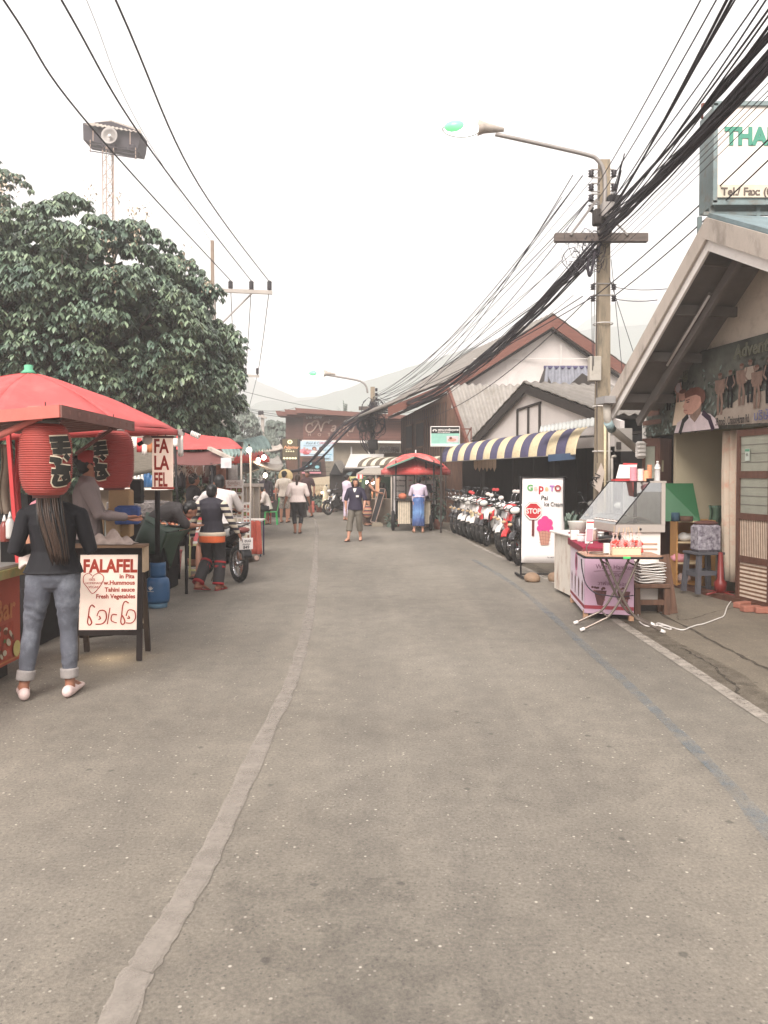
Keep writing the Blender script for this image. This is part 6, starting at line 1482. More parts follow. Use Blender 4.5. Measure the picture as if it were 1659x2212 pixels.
rockm=M8('tan_rock',(168,138,112),k=.62,scale=5,var=.25,bump=.7)
for i,(x,y,d,sz,lb)in enumerate([(1146,1240,11.7,(.125,.1,.09),'left tan rock weighing down the ice cream banner stand'),(1194,1243,11.75,(.12,.1,.085),'right tan rock weighing down the ice cream banner stand')]):
 b=MB();b.ball((0,0,0),sz,rockm,16,10);b.v=[tuple(Vector(v)*(1+.22*noise.noise(Vector(v)*7+Vector((i*9,0,0)))))for v in b.v];b.v=[(v[0],v[1],max(v[2],-sz[2]*.6)+sz[2]*.6)for v in b.v]
 tag(b.build('rock',loc=(W(x,y,d).x,d-.1,.0),rz=i*1.3),lb,'rock','rocks under the banner')
# ---- display freezer
fz=thing('display_freezer','white ice cream display freezer with a slanted glass front and grey rim','freezer',Vector((4.05,9.6,0))+Vector((W(1345,1200,9.6).x-4.05,0,0)),0)
def ZW(x,y,d):return LW(x,y,d,fz)
greyrim=M8('warm_grey_rim',(196,184,174),k=.7,var=.04);wht2=M8('freezer_white',(240,228,218),k=.85,var=.03,rough=.35,dirt=((.6,.5,.42),.3,3))
yF,yB=9.0,10.1  # near end, far end along the street
def fp(x,y,z):return Vector((x,y,z))-fz.location
# profile across the cabinet: slanted glass faces the street (left)
xl,xm,xr=W(1250,1140,10.1).x,None,W(1440,1145,9.0).x
zb=1.0;ztop=1.53
xleft_n,xleft_f=W(1330,1148,9.0).x,W(1251,1133,10.2).x
top_n,top_f=W(1404,1042,9.0).x,W(1328,1040,10.2).x
XR=W(1437,1100,9.0).x
NF=[fp(xleft_n,yF,zb-.06),fp(XR,yF,zb-.06),fp(XR,yF,ztop),fp(top_n,yF,ztop)]
off=Vector((xleft_f-xleft_n,1.2,0))
FF=[p+off for p in NF]
b=MB()
bx0,bx1=xleft_n+.1,XR-.04
b.slab([fp(bx0,yF+.04,.12),fp(bx1,yF+.04,.12),fp(bx1,yF+.04,zb-.06),fp(bx0,yF+.04,zb-.06)],off*.92,wht2);b.build('cabinet',fz)
b=MB();b.slab([NF[0],NF[1],NF[1]+Vector((0,0,.09)),NF[0]+Vector((0,0,.09))],off,greyrim);b.build('rim_tray',fz)
b=MB();h1=Vector((0,0,.09));rimw=.045
b.slab([NF[1]+Vector((-rimw,-.004,.09)),NF[1]+Vector((0,-.004,.09)),NF[2]+Vector((0,-.004,0)),NF[2]+Vector((-rimw,-.004,0))],Vector((0,.05,0)),greyrim)
b.bar(NF[3],NF[2],.02,.02,greyrim);b.bar(FF[3],FF[2],.02,.02,greyrim);b.bar(NF[2],FF[2],.03,.02,greyrim);b.bar(NF[3],FF[3],.012,.012,blackp);b.bar(NF[3],NF[0]+h1,.012,.012,blackp);b.bar(FF[3],FF[0]+h1,.012,.012,blackp);b.build('glass_frame',fz)
gl=bpy.data.materials.new('freezer_glass');gl.use_nodes=True;n=gl.node_tree.nodes;n.clear();go_=n.new('ShaderNodeOutputMaterial');tr=n.new('ShaderNodeBsdfTransparent');gs=n.new('ShaderNodeBsdfGlossy');gs.inputs['Roughness'].default_value=.01;ly=n.new('ShaderNodeLayerWeight');ly.inputs['Blend'].default_value=.55;mxs=n.new('ShaderNodeMixShader');L2=gl.node_tree.links
tr.inputs[0].default_value=(.86,.92,.9,1);mrg=n.new('ShaderNodeMapRange');mrg.inputs[3].default_value=.36;L2 .new(ly.outputs['Fresnel'],mrg.inputs[0]);L2 .new(mrg.outputs[0],mxs.inputs[0]);L2 .new(tr.outputs[0],mxs.inputs[1]);L2 .new(gs.outputs[0],mxs.inputs[2]);L2 .new(mxs.outputs[0],go_.inputs[0])
b=MB();e_=Vector((.0,.0,.0))
b.quad(NF[0]+h1,NF[3],FF[3],FF[0]+h1,gl);b.build('slanted_glass',fz)
b=MB();b.quad(NF[0]+h1,NF[1]+h1+Vector((-rimw,0,0)),NF[2]+Vector((-rimw,0,0)),NF[3],gl);b.build('end_glass',fz)
b=MB();b.quad(NF[3],NF[2],FF[2],FF[3],gl);b.build('top_glass',fz)
b=MB();b.slab([NF[1]+h1+Vector((-.01,.06,0)),FF[1]+h1,FF[2],NF[2]+Vector((-.01,.06,0))],.01,M8('freezer_back',(225,225,220),k=.8,rough=.2));b.build('back_panel',fz)
b=MB();cxm=(NF[0]+NF[1])/2+off/2
for k in range(7):
 for j in range(2):
  p=cxm+Vector((-.33+.09*k-0,-.48+.0*j,0))+Vector((0,0,.09))
b.grid(lambda u,v:(NF[0]+h1+Vector((.12,.05,.02))).lerp(NF[1]+h1+Vector((-.1,.05,.02)),u)+off*v*.92+Vector((0,0,.07*math.sin(math.pi*u))),12,8,wht2,True,.01);b.build('inner_lid',fz)
for k in range(7):
 for j in range(2):
  b=MB();c=(NF[0]+h1).lerp(FF[0]+h1,.06+k*.085);sdir=(NF[3]-NF[0]).normalized();p=c+Vector((.05+j*.08,-.0,.035+j*.06));b.box(p,(.075,.07,.012),cream,ch=.004);b.box(p+Vector((0,0,.01)),(.04,.04,.004),food[3]);b.build('flavour_label',fz)
b=MB();b.bar(NF[1]+Vector((-.32,.1,.1)),NF[2]+Vector((-.32,.1,0)),.03,.03,blackp,up=(1,0,0));b.build('divider',fz)
b=MB();b.lathe([(0,0),(.014,0),(.014,.006),(0,.008)],(0,0,0),14,insm,X=Matrix.Translation(NF[0].lerp(NF[1],.5)+Vector((0,-.001,.035)))@Matrix.Rotation(R(90),4,'X'));b.build('lock',fz)
b=MB()
for z in(.74,.80):b.bar(fp(bx0+.1,yF+.035,z),fp(bx0+.4,yF+.035,z),.012,.014,M8('peach_trim',(226,170,140),k=.7))
b.build('trim_strip',fz)
b=MB();b.slab([fp(bx0+.02,yF+.06,.12),fp(bx1-.02,yF+.06,.12),fp(bx1-.02,yF+.06,.0),fp(bx0+.02,yF+.06,.0)],off*.9,darkw);b.build('plinth',fz)
# things on the freezer top
def onf(x,d,z=ztop):return Vector((W(x,1040,d).x,d,z+.006))
b=MB();b.box((0,0,.012),(.3,.16,.024),redd);b.slab([(-.13,-.05,.03),(.1,-.05,.03),(.16,.04,.2),(-.06,.04,.2)],.01,white);b.slab([(-.02,.03,.2),(.16,.04,.2),(.17,.05,.215),(-.01,.05,.22)],.01,redd)
o=b.build('leaflet_box',loc=onf(1350,9.6));tag(o,'slanted red-edged price card lying on top of the display freezer','card')
for i,(x,h,r,m_,lb)in enumerate([(1368,.17,.045,pk,'stack of pink paper cups on the freezer beside the price card'),(1383,.15,.04,M8('cup_white',(236,214,206),k=.8),'stack of white paper cups in the middle of the freezer top'),(1396,.13,.04,org,'stack of orange paper cups on the freezer next to the bottle'),(1403,.2,.03,M8('orange_box',(226,150,110),k=.7),'tall orange carton on the freezer behind the water bottle')]):
 b=MB();prof=[(0,0),(r*.8,0)]
 for k in range(8):prof+=[(r*.85,h*(k+.1)/8),(r*1.02,h*(k+.9)/8),(r*.88,h*(k+.95)/8)]
 prof+=[(r,h),(r*.8,h)];b.lathe(prof,(0,0,0),14,m_);o=b.build('paper_cups'if i<3 else 'carton',loc=onf(x,9.25+.12*(i==3)));tag(o,lb,'cups'if i<3 else 'carton')
wbt=thing('water_bottle','clear plastic water bottle with a white cap on the freezer corner','bottle',onf(1420,9.1));wpl=mat('bottle_plastic',(.75,.72,.7),alpha=.55,rough=.05,var=.05)
b=MB();prof=[(0,0),(.03,0),(.033,.01)]
for k in range(8):prof+=[(.033,.02+k*.014),(.030,.027+k*.014)]
prof+=[(.033,.14),(.033,.17),(.024,.195),(.012,.21),(.012,.222)];b.lathe(prof,(0,0,0),18,wpl);b.build('bottle_body',wbt)
b=MB();b.lathe([(0,.222),(.014,.222),(.014,.24),(0,.24)],(0,0,0),12,white);b.build('cap',wbt);b=MB();b.lathe([(.0335,.135),(.0338,.165)],(0,0,0),18,white);b.build('label_band',wbt)
b=MB();b.lathe([(0,0),(.04,0),(.045,.035),(.03,.035)],(0,0,0),16,blackp);tag(b.build('black_bowl',loc=onf(1404,9.05)),'small round black dish at the freezer edge beside the bottle','dish')
# ---- pink waffle box stand
wx=thing('waffle_stand','pink waffle stall box with a dark red lace cloth and waffle cone photos','stall',Vector((W(1262,1340,8.55).x,8.55,0)),0)
A_=Vector((0,0,0));B_=Vector((W(1369,1336,8.4).x,8.4,0))-wx.location;B_.z=0;C_=Vector((W(1232,1312,9.75).x,9.75,0))-wx.location;C_.z=0;D_=B_+C_-A_
pinkp=M8('pink_print',(196,160,180),k=.78,var=.04,scale=2);pinkp2=M8('pale_pink_print',(232,214,226),k=.82,var=.05);z0_,z1_=.07,.79
b=MB();U=Vector((0,0,z0_));b.slab([A_+U,B_+U,D_+U,C_+U],Vector((0,0,z1_-z0_)),pinkp);b.build('box_body',wx)
def LegP(p):b=MB();b.box((p.x,p.y,.05),(.05,.05,.1),M8('pine',(206,160,126),k=.7));b.build('foot',wx)
for p in(A_.lerp(D_,.04),B_.lerp(C_,.04),C_.lerp(B_,.04),D_.lerp(A_,.04)):LegP(p)
choc=M8('choc_print',(108,66,66),k=.6,var=.3,scale=30)
P=Pic(face(A_+Vector((0,0,z0_)),B_-A_,(0,0,1)));fw=(B_-A_).length;hh=z1_-z0_
P.rect(0,.05,fw,.09,M8('crimson_print',(160,60,72),k=.7));P.text('Waffle Hamkorn',.12,.5,.075,M8('letter_rose',(120,70,92),k=.65),sx=.85);P.text('by GiGi',.22,.42,.06,M8('letter_rose',(120,70,92),k=.65),shear=.3);P.line([(.1,.47),(.2,.48),(.45,.475)],.004,choc);P.text('วาฟเฟิลกรอบ',.14,.32,.06,M8('letter_rose',(120,70,92),k=.65))
rr=random.Random(5)
for cx in(.17,.42):
 P.poly([(cx-.07,.26),(cx+.07,.26),(cx+.03,.1),(cx-.03,.1)],choc)
 for k in range(26):yy=rr.uniform(.1,.3);P.ell(cx+rr.uniform(-1,1)*(.02+.3*(yy-.08)),yy,.014,.013,rr.choice([choc,choc,M8('choc_light',(160,110,104),k=.65)]),8)
P.build('front_print',wx)
P=Pic(face(C_+Vector((0,0,z0_)),A_-C_,(0,0,1)));sw=(A_-C_).length
P.rect(.0,.0,sw,hh,pinkp2);P.rect(0,.05,sw,.09,M8('crimson_print',(160,60,72),k=.7))
P.ell(sw*.45,.5,.12,.12,M8('jar_pink',(206,110,150),k=.75),20);P.ell(sw*.45,.5,.06,.08,choc,14);P.rect(sw*.45-.09,.33,sw*.45+.09,.4,M8('jar_base',(226,180,200),k=.75))
for k in range(4):cx=sw*(.14+k*.25);P.poly([(cx-.05,.3),(cx,.36),(cx+.05,.3),(cx+.02,.12),(cx-.02,.12)],choc);[P.ell(cx+rr.uniform(-.03,.03),rr.uniform(.15,.32),.02,.015,M8('choc_light',(160,110,104),k=.65),8)for _ in range(6)]
P.build('side_print',wx)
crims=M8('crimson_lace',(176,34,72),k=.7,var=.25,scale=60,bump=.8)
b=MB();e2=.03
P0_,P1_,P2_,P3_=[p+Vector((0,0,z1_+.008))for p in(A_+Vector((-e2,-e2,0)),B_+Vector((e2,-e2,0)),D_+Vector((e2,e2,0)),C_+Vector((-e2,e2,0)))]
b.slab([P0_,P1_,P2_,P3_],Vector((0,0,.012)),crims);b.build('lace_top',wx)
b=MB()
for(p,q,nseg)in((P0_,P1_,14),(P3_,P0_,20)):
 for k in range(nseg):
  a,c=p.lerp(q,k/nseg),p.lerp(q,(k+1)/nseg);m1=(a+c)/2;b.add([a,c,c-Vector((0,0,.055)),m1-Vector((0,0,.075)),a-Vector((0,0,.055))],[(0,4,3,2,1)],M8('crimson_cloth',(140,50,62),k=.65,var=.2,scale=30))
b.build('lace_edge',wx)
# white patterned box behind it
wb2=thing('patterned_box_table','white box table with brown sketch pattern left of the pink waffle stand','table',Vector((W(1240,1300,10.2).x,10.2,0)),R(4))
sk=M8('sketch_cloth',(230,220,208),k=.8,var=.05,dirt=((.3,.15,.08),.8,4),stretch=(2,2,.6))
b=MB();b.box((.03,.1,.42),(.3,.8,.76),sk);b.build('box_body',wb2);b=MB();b.box((.03,.1,.83),(.42,.9,.03),white,ch=.008);b.build('box_top',wb2)
b=MB();b.grid(lambda u,v:Vector((-.12+.34*u,-.34+.25*v,.85+.02*math.sin(u*20)*math.sin(v*15))),14,8,crims,True,.01);b.grid(lambda u,v:Vector((-.02+.26*u,-.35,.85-.15*v)),8,4,crims,True,.01);b.build('lace_runner',wb2)
P=Pic(face((-.12,-.301,.06),(1,0,0),(0,0,1)));skb=M8('sketch_brown',(150,104,74),k=.6,var=.3,scale=30)
P.line([(.08,.02),(.05,.2),(.09,.38),(.07,.55)],.016,skb);P.line([(.2,.1),(.17,.3),(.21,.5)],.014,skb);P.line([(.03,.3),(.13,.36),(.22,.3)],.008,skb);P.ell(.24,.2,.02,.03,redd,10);P.build('sketch_print',wb2)
# things on box tables
b=MB();b.lathe([(0,0),(.09,0),(.12,.15),(.125,.16),(.11,.16),(.085,.02),(0,.02)],(0,0,0),24,mat('bucket_plastic',(.62,.6,.54),alpha=.8,var=.05));tag(b.build('plastic_bucket',loc=Vector((W(1247,1178,10.0).x,10.0,.85))),'translucent white plastic bucket behind the pink waffle stand','bucket')
def onw(u,v,z=z1_+.022):p=A_.lerp(B_,u)+(C_-A_)*v+wx.location;return Vector((p.x,p.y,z))
for i,(u,v,h,r,m_,lb,nm)in enumerate([(.12,.6,.09,.05,glass('tub_plastic',(.85,.82,.8),.6),'clear tub with a white lid on the waffle stand','tub'),(.3,.7,.13,.03,redd,'red sauce jar on the waffle stand','jar'),(.45,.75,.15,.03,brass,'brown glass jar on the waffle stand','jar'),(.55,.6,.12,.035,alu,'steel pot on the waffle stand','pot'),(.72,.8,.1,.045,blackp,'black waffle iron knob on the waffle stand','knob')]):
 b=MB();b.lathe([(0,0),(r,0),(r*1.05,h*.1),(r,h*.85),(0,h*.85)],(0,0,0),16,m_);b.lathe([(r*1.08,h*.84),(r*1.08,h),(0,h)],(0,0,0),16,white if i!=4 else blackp);tag(b.build(nm,loc=onw(u,v)),lb,nm)
b=MB();b.lathe([(0,0),(.14,0),(.15,.03),(.15,.05),(.14,.07),(0,.09)],(0,0,0),24,M8('waffle_iron',(70,64,66),k=.5,metal=.4,rough=.3));b.tube([(.14,0,.05),(.3,-.05,.06)],.012,6,blackp);tag(b.build('waffle_iron',loc=onw(.75,.55)),'round black waffle iron behind the candy bags','waffle iron')
b=MB();b.slab([(-.045,0,0),(.045,0,0),(.085,.1,.27),(.0,.1,.27)],.008,white);b.slab([(-.03,-.004,.03),(.04,-.004,.03),(.062,.05,.17),(-.01,.05,.17)],.006,pk);b.slab([(-.002,.082,.23),(.08,.082,.23),(.087,.098,.268),(.002,.098,.268)],.006,redd);tag(b.build('price_card',loc=onw(.2,.35)),'tall white and pink price card leaning on the waffle stand','card')
b=MB();b.box((.0,.0,.06),(.1,.06,.12),cream,ch=.006);tag(b.build('label_box',loc=onw(.02,.75)),'small labelled white box at the corner of the waffle stand','box')
# ---- folding table with candy bags
ft=thing('folding_table','folding table with wood-grain top and crossed steel legs before the waffle stand','table',Vector((W(1335,1370,8.0).x,8.0,0)),R(-4))
tz=W(0,1203,7.8).z
wg=M8('wood_grain_top',(206,156,124),k=.7,scale=3,var=.25,stretch=(1,7,1),rough=.25)
tw,td=.78,.52
b=MB();pts=[];cr0=.07
for(cx,cy,a0)in((tw/2-cr0,td/2-cr0,0),(-tw/2+cr0,td/2-cr0,90),(-tw/2+cr0,-td/2+cr0,180),(tw/2-cr0,-td/2+cr0,270)):
 for k in range(5):a=R(a0+k*22.5);pts.append((cx+cr0*math.cos(a),cy+cr0*math.sin(a),tz))
b.slab(pts,.012,wg);b.build('table_top',ft)
b=MB();b.tube([(p[0],p[1],tz-.005)for p in pts],.013,6,blackp,closed=True);b.build('rim',ft)
stl=M8('steel_tube',(150,136,126),k=.6,metal=.6,rough=.3)
for yy in(-.17,.17):
 for sg in(1,-1):
  b=MB();zz=yy+.02*sg;b.tube(smooth_line([Vector((sg*.17,zz,tz-.02)),Vector((sg*.0,zz,.36)),Vector((-sg*.12,zz,.17)),Vector((-sg*.2,zz*1.05,.12)),Vector((-sg*.40,zz*1.1,.02))],5),.013,8,stl);b.build('leg',ft)
  b=MB();b.tube([(-sg*.375,zz*1.1,.033),(-sg*.42,zz*1.1,.014)],.018,8,white);b.build('rubber_foot',ft)
b=MB()
for sg in(1,-1):b.tube([(-sg*.14,-.17,.155),(-sg*.14,.17,.155)],.009,6,stl);b.tube([(sg*.13,-.17,tz-.09),(sg*.13,.17,tz-.09)],.009,6,stl)
b.build('cross_bar',ft)
b=MB();b.box((.02,-td/2-.012,tz-.002),(.075,.012,.024),M8('green_tag',(80,200,110),k=.8),ch=.004);b.build('green_clip',ft)
def ont(x,y,z=.014):p=Matrix.Rotation(R(-4),3,'Z')@Vector((x,y,0));return Vector((ft.location.x+p.x,ft.location.y+p.y,tz+z))
bsk=M8('cream_basket',(236,208,176),k=.75)
b=MB();b.box((0,0,.006),(.28,.16,.012),bsk)
for(c,s_)in(((0,-.08,.035),(.28,.008,.07)),((0,.08,.035),(.28,.008,.07)),((-.14,0,.035),(.008,.16,.07)),((.14,0,.035),(.008,.16,.07))):b.box(c,s_,bsk)
for k in range(9):b.ball((-.13+k*.0325,-.08,.072),(.016,.008,.01),bsk,8,5)
tag(b.build('basket',loc=ont(.05,-.06),rz=R(-4)),'small cream scalloped basket holding candy bags on the folding table','basket')
film=mat('clear_film',(.95,.72,.68),alpha=.3,rough=.1,var=.1);cand=M8('red_candy',(226,78,66),k=.78,var=.3,scale=40,rough=.3)
rr=random.Random(15)
for i in range(7):
 x=-.07+.043*i;y=-.06+(.03 if i%2 else-.02);t=thing('candy_bag',['leftmost','second','third','middle','fifth','sixth','rightmost'][i]+' clear bag of red candied fruit in the cream basket','candy bag',ont(x,y,.03),0,'bags of candied fruit in the cream basket')
 b=MB()
 for k in range(14):b.ball((rr.uniform(-.024,.024),rr.uniform(-.028,.028),.02+.0075*k),(.021,.021,.018),cand,8,6)
 b.build('candied_fruit',t)
 b=MB();b.lathe([(0,0),(.032,.005),(.04,.05),(.036,.1),(.012,.15),(.006,.165),(.02,.2),(.024,.205)],(0,0,0),12,film);b.v=[tuple(Vector(v)+noise.noise_vector(Vector(v)*40+Vector((i,0,0)))*.008)for v in b.v];b.build('film',t)
 b=MB();tl_=rr.uniform(-.04,.04);b.tube([(0,0,.1),(tl_,0,.25+rr.uniform(0,.03))],.0028,5,M8('stick',(222,186,140),k=.7));b.build('stick',t)
b=MB();b.box((0,0,.055),(.06,.05,.11),cream);tag(b.build('tissue_box',loc=ont(-.13,-.03)),'small white upright box beside the cream basket','box')
b=MB();b.tube(smooth_line([Vector((-.12,0,0)),Vector((-.13,0,.07)),Vector((-.09,0,.12)),Vector((0,.02,.14)),Vector((.12,.05,.15))],6),.006,6,stl);b.torus((0,0,.006),.1,.006,'Z',24,6,stl);tag(b.build('wire_rack',loc=ont(-.2,.0)),'curved wire stand on the left of the folding table','wire stand')
b=MB();pts=[W(1302,1212,8.1),W(1305,1240,8.05),W(1320,1290,8.0),W(1350,1330,8.0),W(1395,1340,8.1),W(1420,1336,8.3),W(1428,1332,8.8)]
cw_=[(1303,1208,8.05),(1306,1235,8.0),(1312,1262,7.95),(1330,1285,7.9),(1352,1292,7.9),(1372,1294,7.95),(1395,1294,8.0),(1418,1288,8.1)]
cw_=[(1255+(a[0]-1303)*1.0,a[1]-0,a[2])for a in cw_]
b.tube(smooth_line([W(*p)for p in[(1303,1208,8.0),(1304,1225,7.98),(1311,1262,7.9),(1327,1288,7.85),(1345,1295,7.85)]],6),.006,6,cabm)if False else b.tube(smooth_line([W(*p)for p in[(1256,1208,8.2),(1258,1232,8.1),(1266,1262,8.05),(1286,1281,8.0),(1310,1286,8.0),(1340,1290,8.0),(1368,1286,8.1)]],6),.006,6,cabm)
rootmesh(b,'power_cord','black cord looping under the folding table in front of the pink box','cord')
# stacked white trays on a wooden bench
bn2=thing('wooden_bench','small brown wooden stool bench right of the pink waffle stand','bench',Vector((W(1398,1310,9.0).x-.0,8.95,0)))
b=MB();b.box((0,0,.33),(.42,.28,.05),brw,ch=.008);b.build('seat',bn2)
for x in(-.17,.17):
 for y in(-.1,.1):b=MB();b.box((x,y,.155),(.07,.06,.31),brw,taper=.85);b.build('leg',bn2)
b=MB();b.box((0,-.1,.14),(.3,.03,.06),brw);b.build('rail',bn2)
for k in range(8):b=MB();b.grid(lambda u,v:Vector(((u-.5)*.3,(v-.5)*.24,.01*math.sin(u*6+k)*(v-.5)*2)),6,3,white,True,.008);b.box((0,0,-.012),(.27,.2,.01),cream);o=b.build('tray',loc=(bn2 .location.x+.0+.006*(k%3),bn2 .location.y-.0,.38+k*.031),rz=.02*(k%3));tag(o,['lowest','second','third','fourth','fifth','sixth','seventh','topmost'][k]+' white folded tray of the stack on the brown bench','tray','white trays stacked on the bench')
b=MB();b.bar((.26,-.05,0),(.17,.0,.68),.02,.12,brw,up=(1,0,0));tag(b.build('leaning_board',loc=bn2 .location),'brown board leaning against the tray stack','board')
# extension cord on the pavement
b=MB();b.tube(smooth_line([Vector((G(x,y).x,G(x,y).y,.008+(h or 0)))for x,y,h in((1374,1292,.25),(1382,1308,.1),(1379,1322,0),(1380,1342,0),(1398,1354,0),(1430,1352,0),(1446,1356,0),(1448,1361,0),(1420,1352,0),(1425,1348,0),(1470,1362,0),(1490,1357,0),(1505,1352,0),(1520,1349,0),(1550,1338,0),(1564,1331,0),(1571,1312,0),(1583,1296,.0),(1600,1283,0))],5),.007,6,white)
rootmesh(b,'extension_cord','white extension cord curling over the pavement to the folding doors','cord')
# ---- shop interior
def shelf_unit():
 t=thing('shelf_unit','orange-brown wooden shelf unit with three open bays inside the shop','shelf',Vector((W(1462,1270,10.9).x,10.9,.04)),R(-8));ow=M8('orange_wood',(206,150,88),k=.7,var=.12,scale=4);w_,dp_,h_=.5,.4,.93
 b=MB()
 for x in(0,.36):b.box((x,dp_/2,h_/2),(.02,dp_,h_),ow)
 b.box((.18,dp_-.01,h_/2),(.34,.012,h_-.02),ow);b.build('side_panel',t)
 for k in range(4):b=MB();b.box((.18,dp_/2,.02+k*(h_-.04)/3),(.335,dp_-.02,.022),M8('shelf_edge',(226,200,160),k=.7)if k else ow);b.build('shelf',t)
 b=MB();b.box((.45,dp_/2,h_/2),(.14,dp_,h_),ow);b.build('end_bay',t)
 return t
shelf_unit()
b=MB();rr=random.Random(30)
for(x,y,lb,m_)in((1483,1185,'white bundle in the top bay of the shelf unit',white),(1470,1212,'pink and white bundle on the middle shelf of the unit',pk),(1480,1262,'clear plastic bags in the bottom bay of the shelf unit',film)):
 b=MB();b.ball((0,0,.06),(.11,.08,.06),m_,14,8);b.v=[tuple(Vector(v)*(1+.3*noise.noise(Vector(v)*20)))for v in b.v];p=W(x,y+8,10.95);tag(b.build('bundle',loc=(p.x,11.0,{1185:.66,1212:.36,1262:.075}[y])),lb,'bundle')
gb=M8('green_board',(52,112,70),k=.68,var=.08,scale=3,rough=.5)
b=MB();b.slab([W(1430,1126,11.0),W(1513,1126,10.9),W(1497,1044,11.15),W(1430,1044,11.15)],Vector((0,.03,0)),gb);rootmesh(b,'green_board','large dark green board leaning on top of the shelf unit','board')
for i,(x,y,r,h,m_,nm,lb,d)in enumerate([(1459,1126,.055,.12,M8('dark_blue_cup',(60,90,110),k=.6),'cup','dark blue cup in front of the green board',10.7),(1482,1126,.09,.07,brw,'basket_bowl','brown woven bowl in front of the green board',10.75),(1517,1112,.04,.3,M8('gold_bottle',(196,176,120),k=.65,rough=.3),'flask','tall golden flask right of the green board',11.6),(1541,1098,.04,.09,redd,'red_pot','red pot full of sticks right of the golden flask',11.6),(1527,1105,.035,.14,dim,'dark_jar','dark jar between the golden flask and the red pot',11.65)]):
 b=MB();b.lathe([(0,0),(r,0),(r*1.05,h*.6),(r*(.5 if h>.2 else 1),h*.9),(r*(.4 if h>.2 else 1.02),h),(0,h)],(0,0,0),16,m_);p=W(x,y,d)
 if nm=='red_pot':
  for k in range(10):b.tube([(0,0,h),(random.uniform(-.07,.09),random.uniform(-.03,.03),h+random.uniform(.1,.16))],.004,5,yel)
 tag(b.build(nm,loc=p),lb,nm.replace('_',' '))
b=MB();p=W(1532,1112,11.6);b.box((p.x,11.75,p.z-.02),(.75,.4,.03),darkw);b.box((p.x,11.8,(p.z)/2),(.7,.3,p.z-.06),dim);rootmesh(b,'side_table','dark side table at the back of the shop carrying flask and pots','table')
b=MB();b.slab([W(1540,1120,11.9),W(1562,1120,11.8),W(1562,1034,11.8),W(1540,1034,11.9)],Vector((0,.08,0)),barge);rootmesh(b,'room_divider','tall dark grey divider at the back wall of the shop left of the curtain','divider')
b=MB();b.grid(lambda u,v:W(1530+26*u+3*math.sin(v*5),1092+50*v,11.0+.05*math.sin(u*8)),8,8,M8('green_bag',(96,122,100),k=.6),True,.02);rootmesh(b,'green_bag','green plastic bag hanging beside the curtain','bag')
stl_=thing('wooden_stool','grey painted square wooden stool carrying a floral bag','stool',Vector((W(1519,1265,10.3).x,10.3,.04)),R(12));gs_=M8('grey_blue_paint',(104,102,108),k=.62,var=.15,scale=8)
b=MB();b.box((0,0,.53),(.4,.36,.035),gs_,ch=.006);b.build('seat',stl_)
for x in(-1,1):
 for y in(-1,1):b=MB();b.bar((x*.19,y*.16,0),(x*.155,y*.13,.515),.055,.055,gs_,up=(1,0,0));b.build('leg',stl_)
b=MB()
for y in(-.145,.145):b.box((0,y,.27),(.3,.025,.06),gs_)
for x in(-.165,.165):b.box((x,0,.25),(.025,.26,.06),gs_)
b.build('stretcher',stl_)
fb=M8('floral_fabric',(206,200,206),k=.75,scale=22,col2=tuple(v*.5 for v in lin((92,70,96))))
b=MB();b.box((0,0,.18),(.33,.24,.36),fb,taper=.94,ch=.03);b.ball((0,0,.38),(.17,.12,.035),M8('brown_cloth',(116,74,66),k=.6),14,6);tag(b.build('floral_bag',loc=(stl_.location.x+.02,10.28,.59),rz=R(8)),'white and purple floral storage bag on the grey stool','bag')
b=MB();p=W(1556,1275,10.1);b.lathe([(0,.03),(.075,.03),(.08,.16),(.045,.2),(.028,.55),(0,.56)],(0,0,0),18,M8('red_enamel',(150,56,52),k=.65,rough=.4))
for k in range(4):a=k*1.57+.4;b.tube([(0,0,.04),(math.cos(a)*.24,math.sin(a)*.24,.012)],.014,6,M8('red_enamel',(150,56,52),k=.65))
tag(b.build('fan_base',loc=(p.x,10.1,.04)),'red pedestal fan base with splayed feet right of the grey stool','fan base')
curt=M8('floral_curtain',(232,212,190),k=.82,scale=4,var=.04,dirt=((.62,.22,.12),.7,4.5))
b=MB();b.grid(lambda u,v:S(10.35-.45*u,.22+.03*math.sin(u*22),2.2-2.0*v)+Vector((.0,.02*math.sin(v*5),0)),30,8,curt,True,.006);rootmesh(b,'curtain','long cream curtain with orange flowers in the shop doorway','curtain')
b=MB();b.grid(lambda u,v:S(9.86-.2*u,.2+.02*math.sin(u*16),2.2-2.0*v),12,8,M8('olive_curtain',(186,172,140),k=.68,scale=4,var=.08,dirt=((.4,.2,.1),.5,5)),True,.006);rootmesh(b,'curtain','darker gathered curtain edge next to the cream curtain','curtain')
# PAI card leaning
b=MB();b.slab([W(1278,1048,13.2),W(1296,1066,13.2),W(1306,1020,13.2),W(1298,1000,13.2)],.015,M8('pai_board',(214,196,182),k=.75));o=rootmesh(b,'pai_card','small tilted cream PAI board behind the near concrete pole','sign')
text('PAI',.16,face(W(1285,1052,13.17)-o.location,(.45,0,.9),(-.9,0,.45)),blk,o)
b=MB();b.slab([W(1328,975,12.6),W(1366,975,12.5),W(1366,925,12.5),W(1328,925,12.6)],.02,M8('wall_poster',(176,168,160),k=.6));b.slab([W(1331,970,12.55),W(1341,970,12.55),W(1341,955,12.55),W(1331,955,12.55)],.02,barge);rootmesh(b,'wall_notice','grey notice panel hanging behind the sloping drain pipe','notice')
b=MB();b.slab([S(12.4,.5,0),S(13.4,.3,0),S(13.4,.3,2.3),S(12.4,.5,2.3)],Vector((.1,0,0)),dim);b.slab([S(11.95,.05,0),S(11.95,3,0),S(11.95,3,2.6),S(11.95,.05,2.6)],Vector((0,.08,0)),dim);rootmesh(b,'passage_wall','dark wall of the passage between the shop and the restaurant','wall')
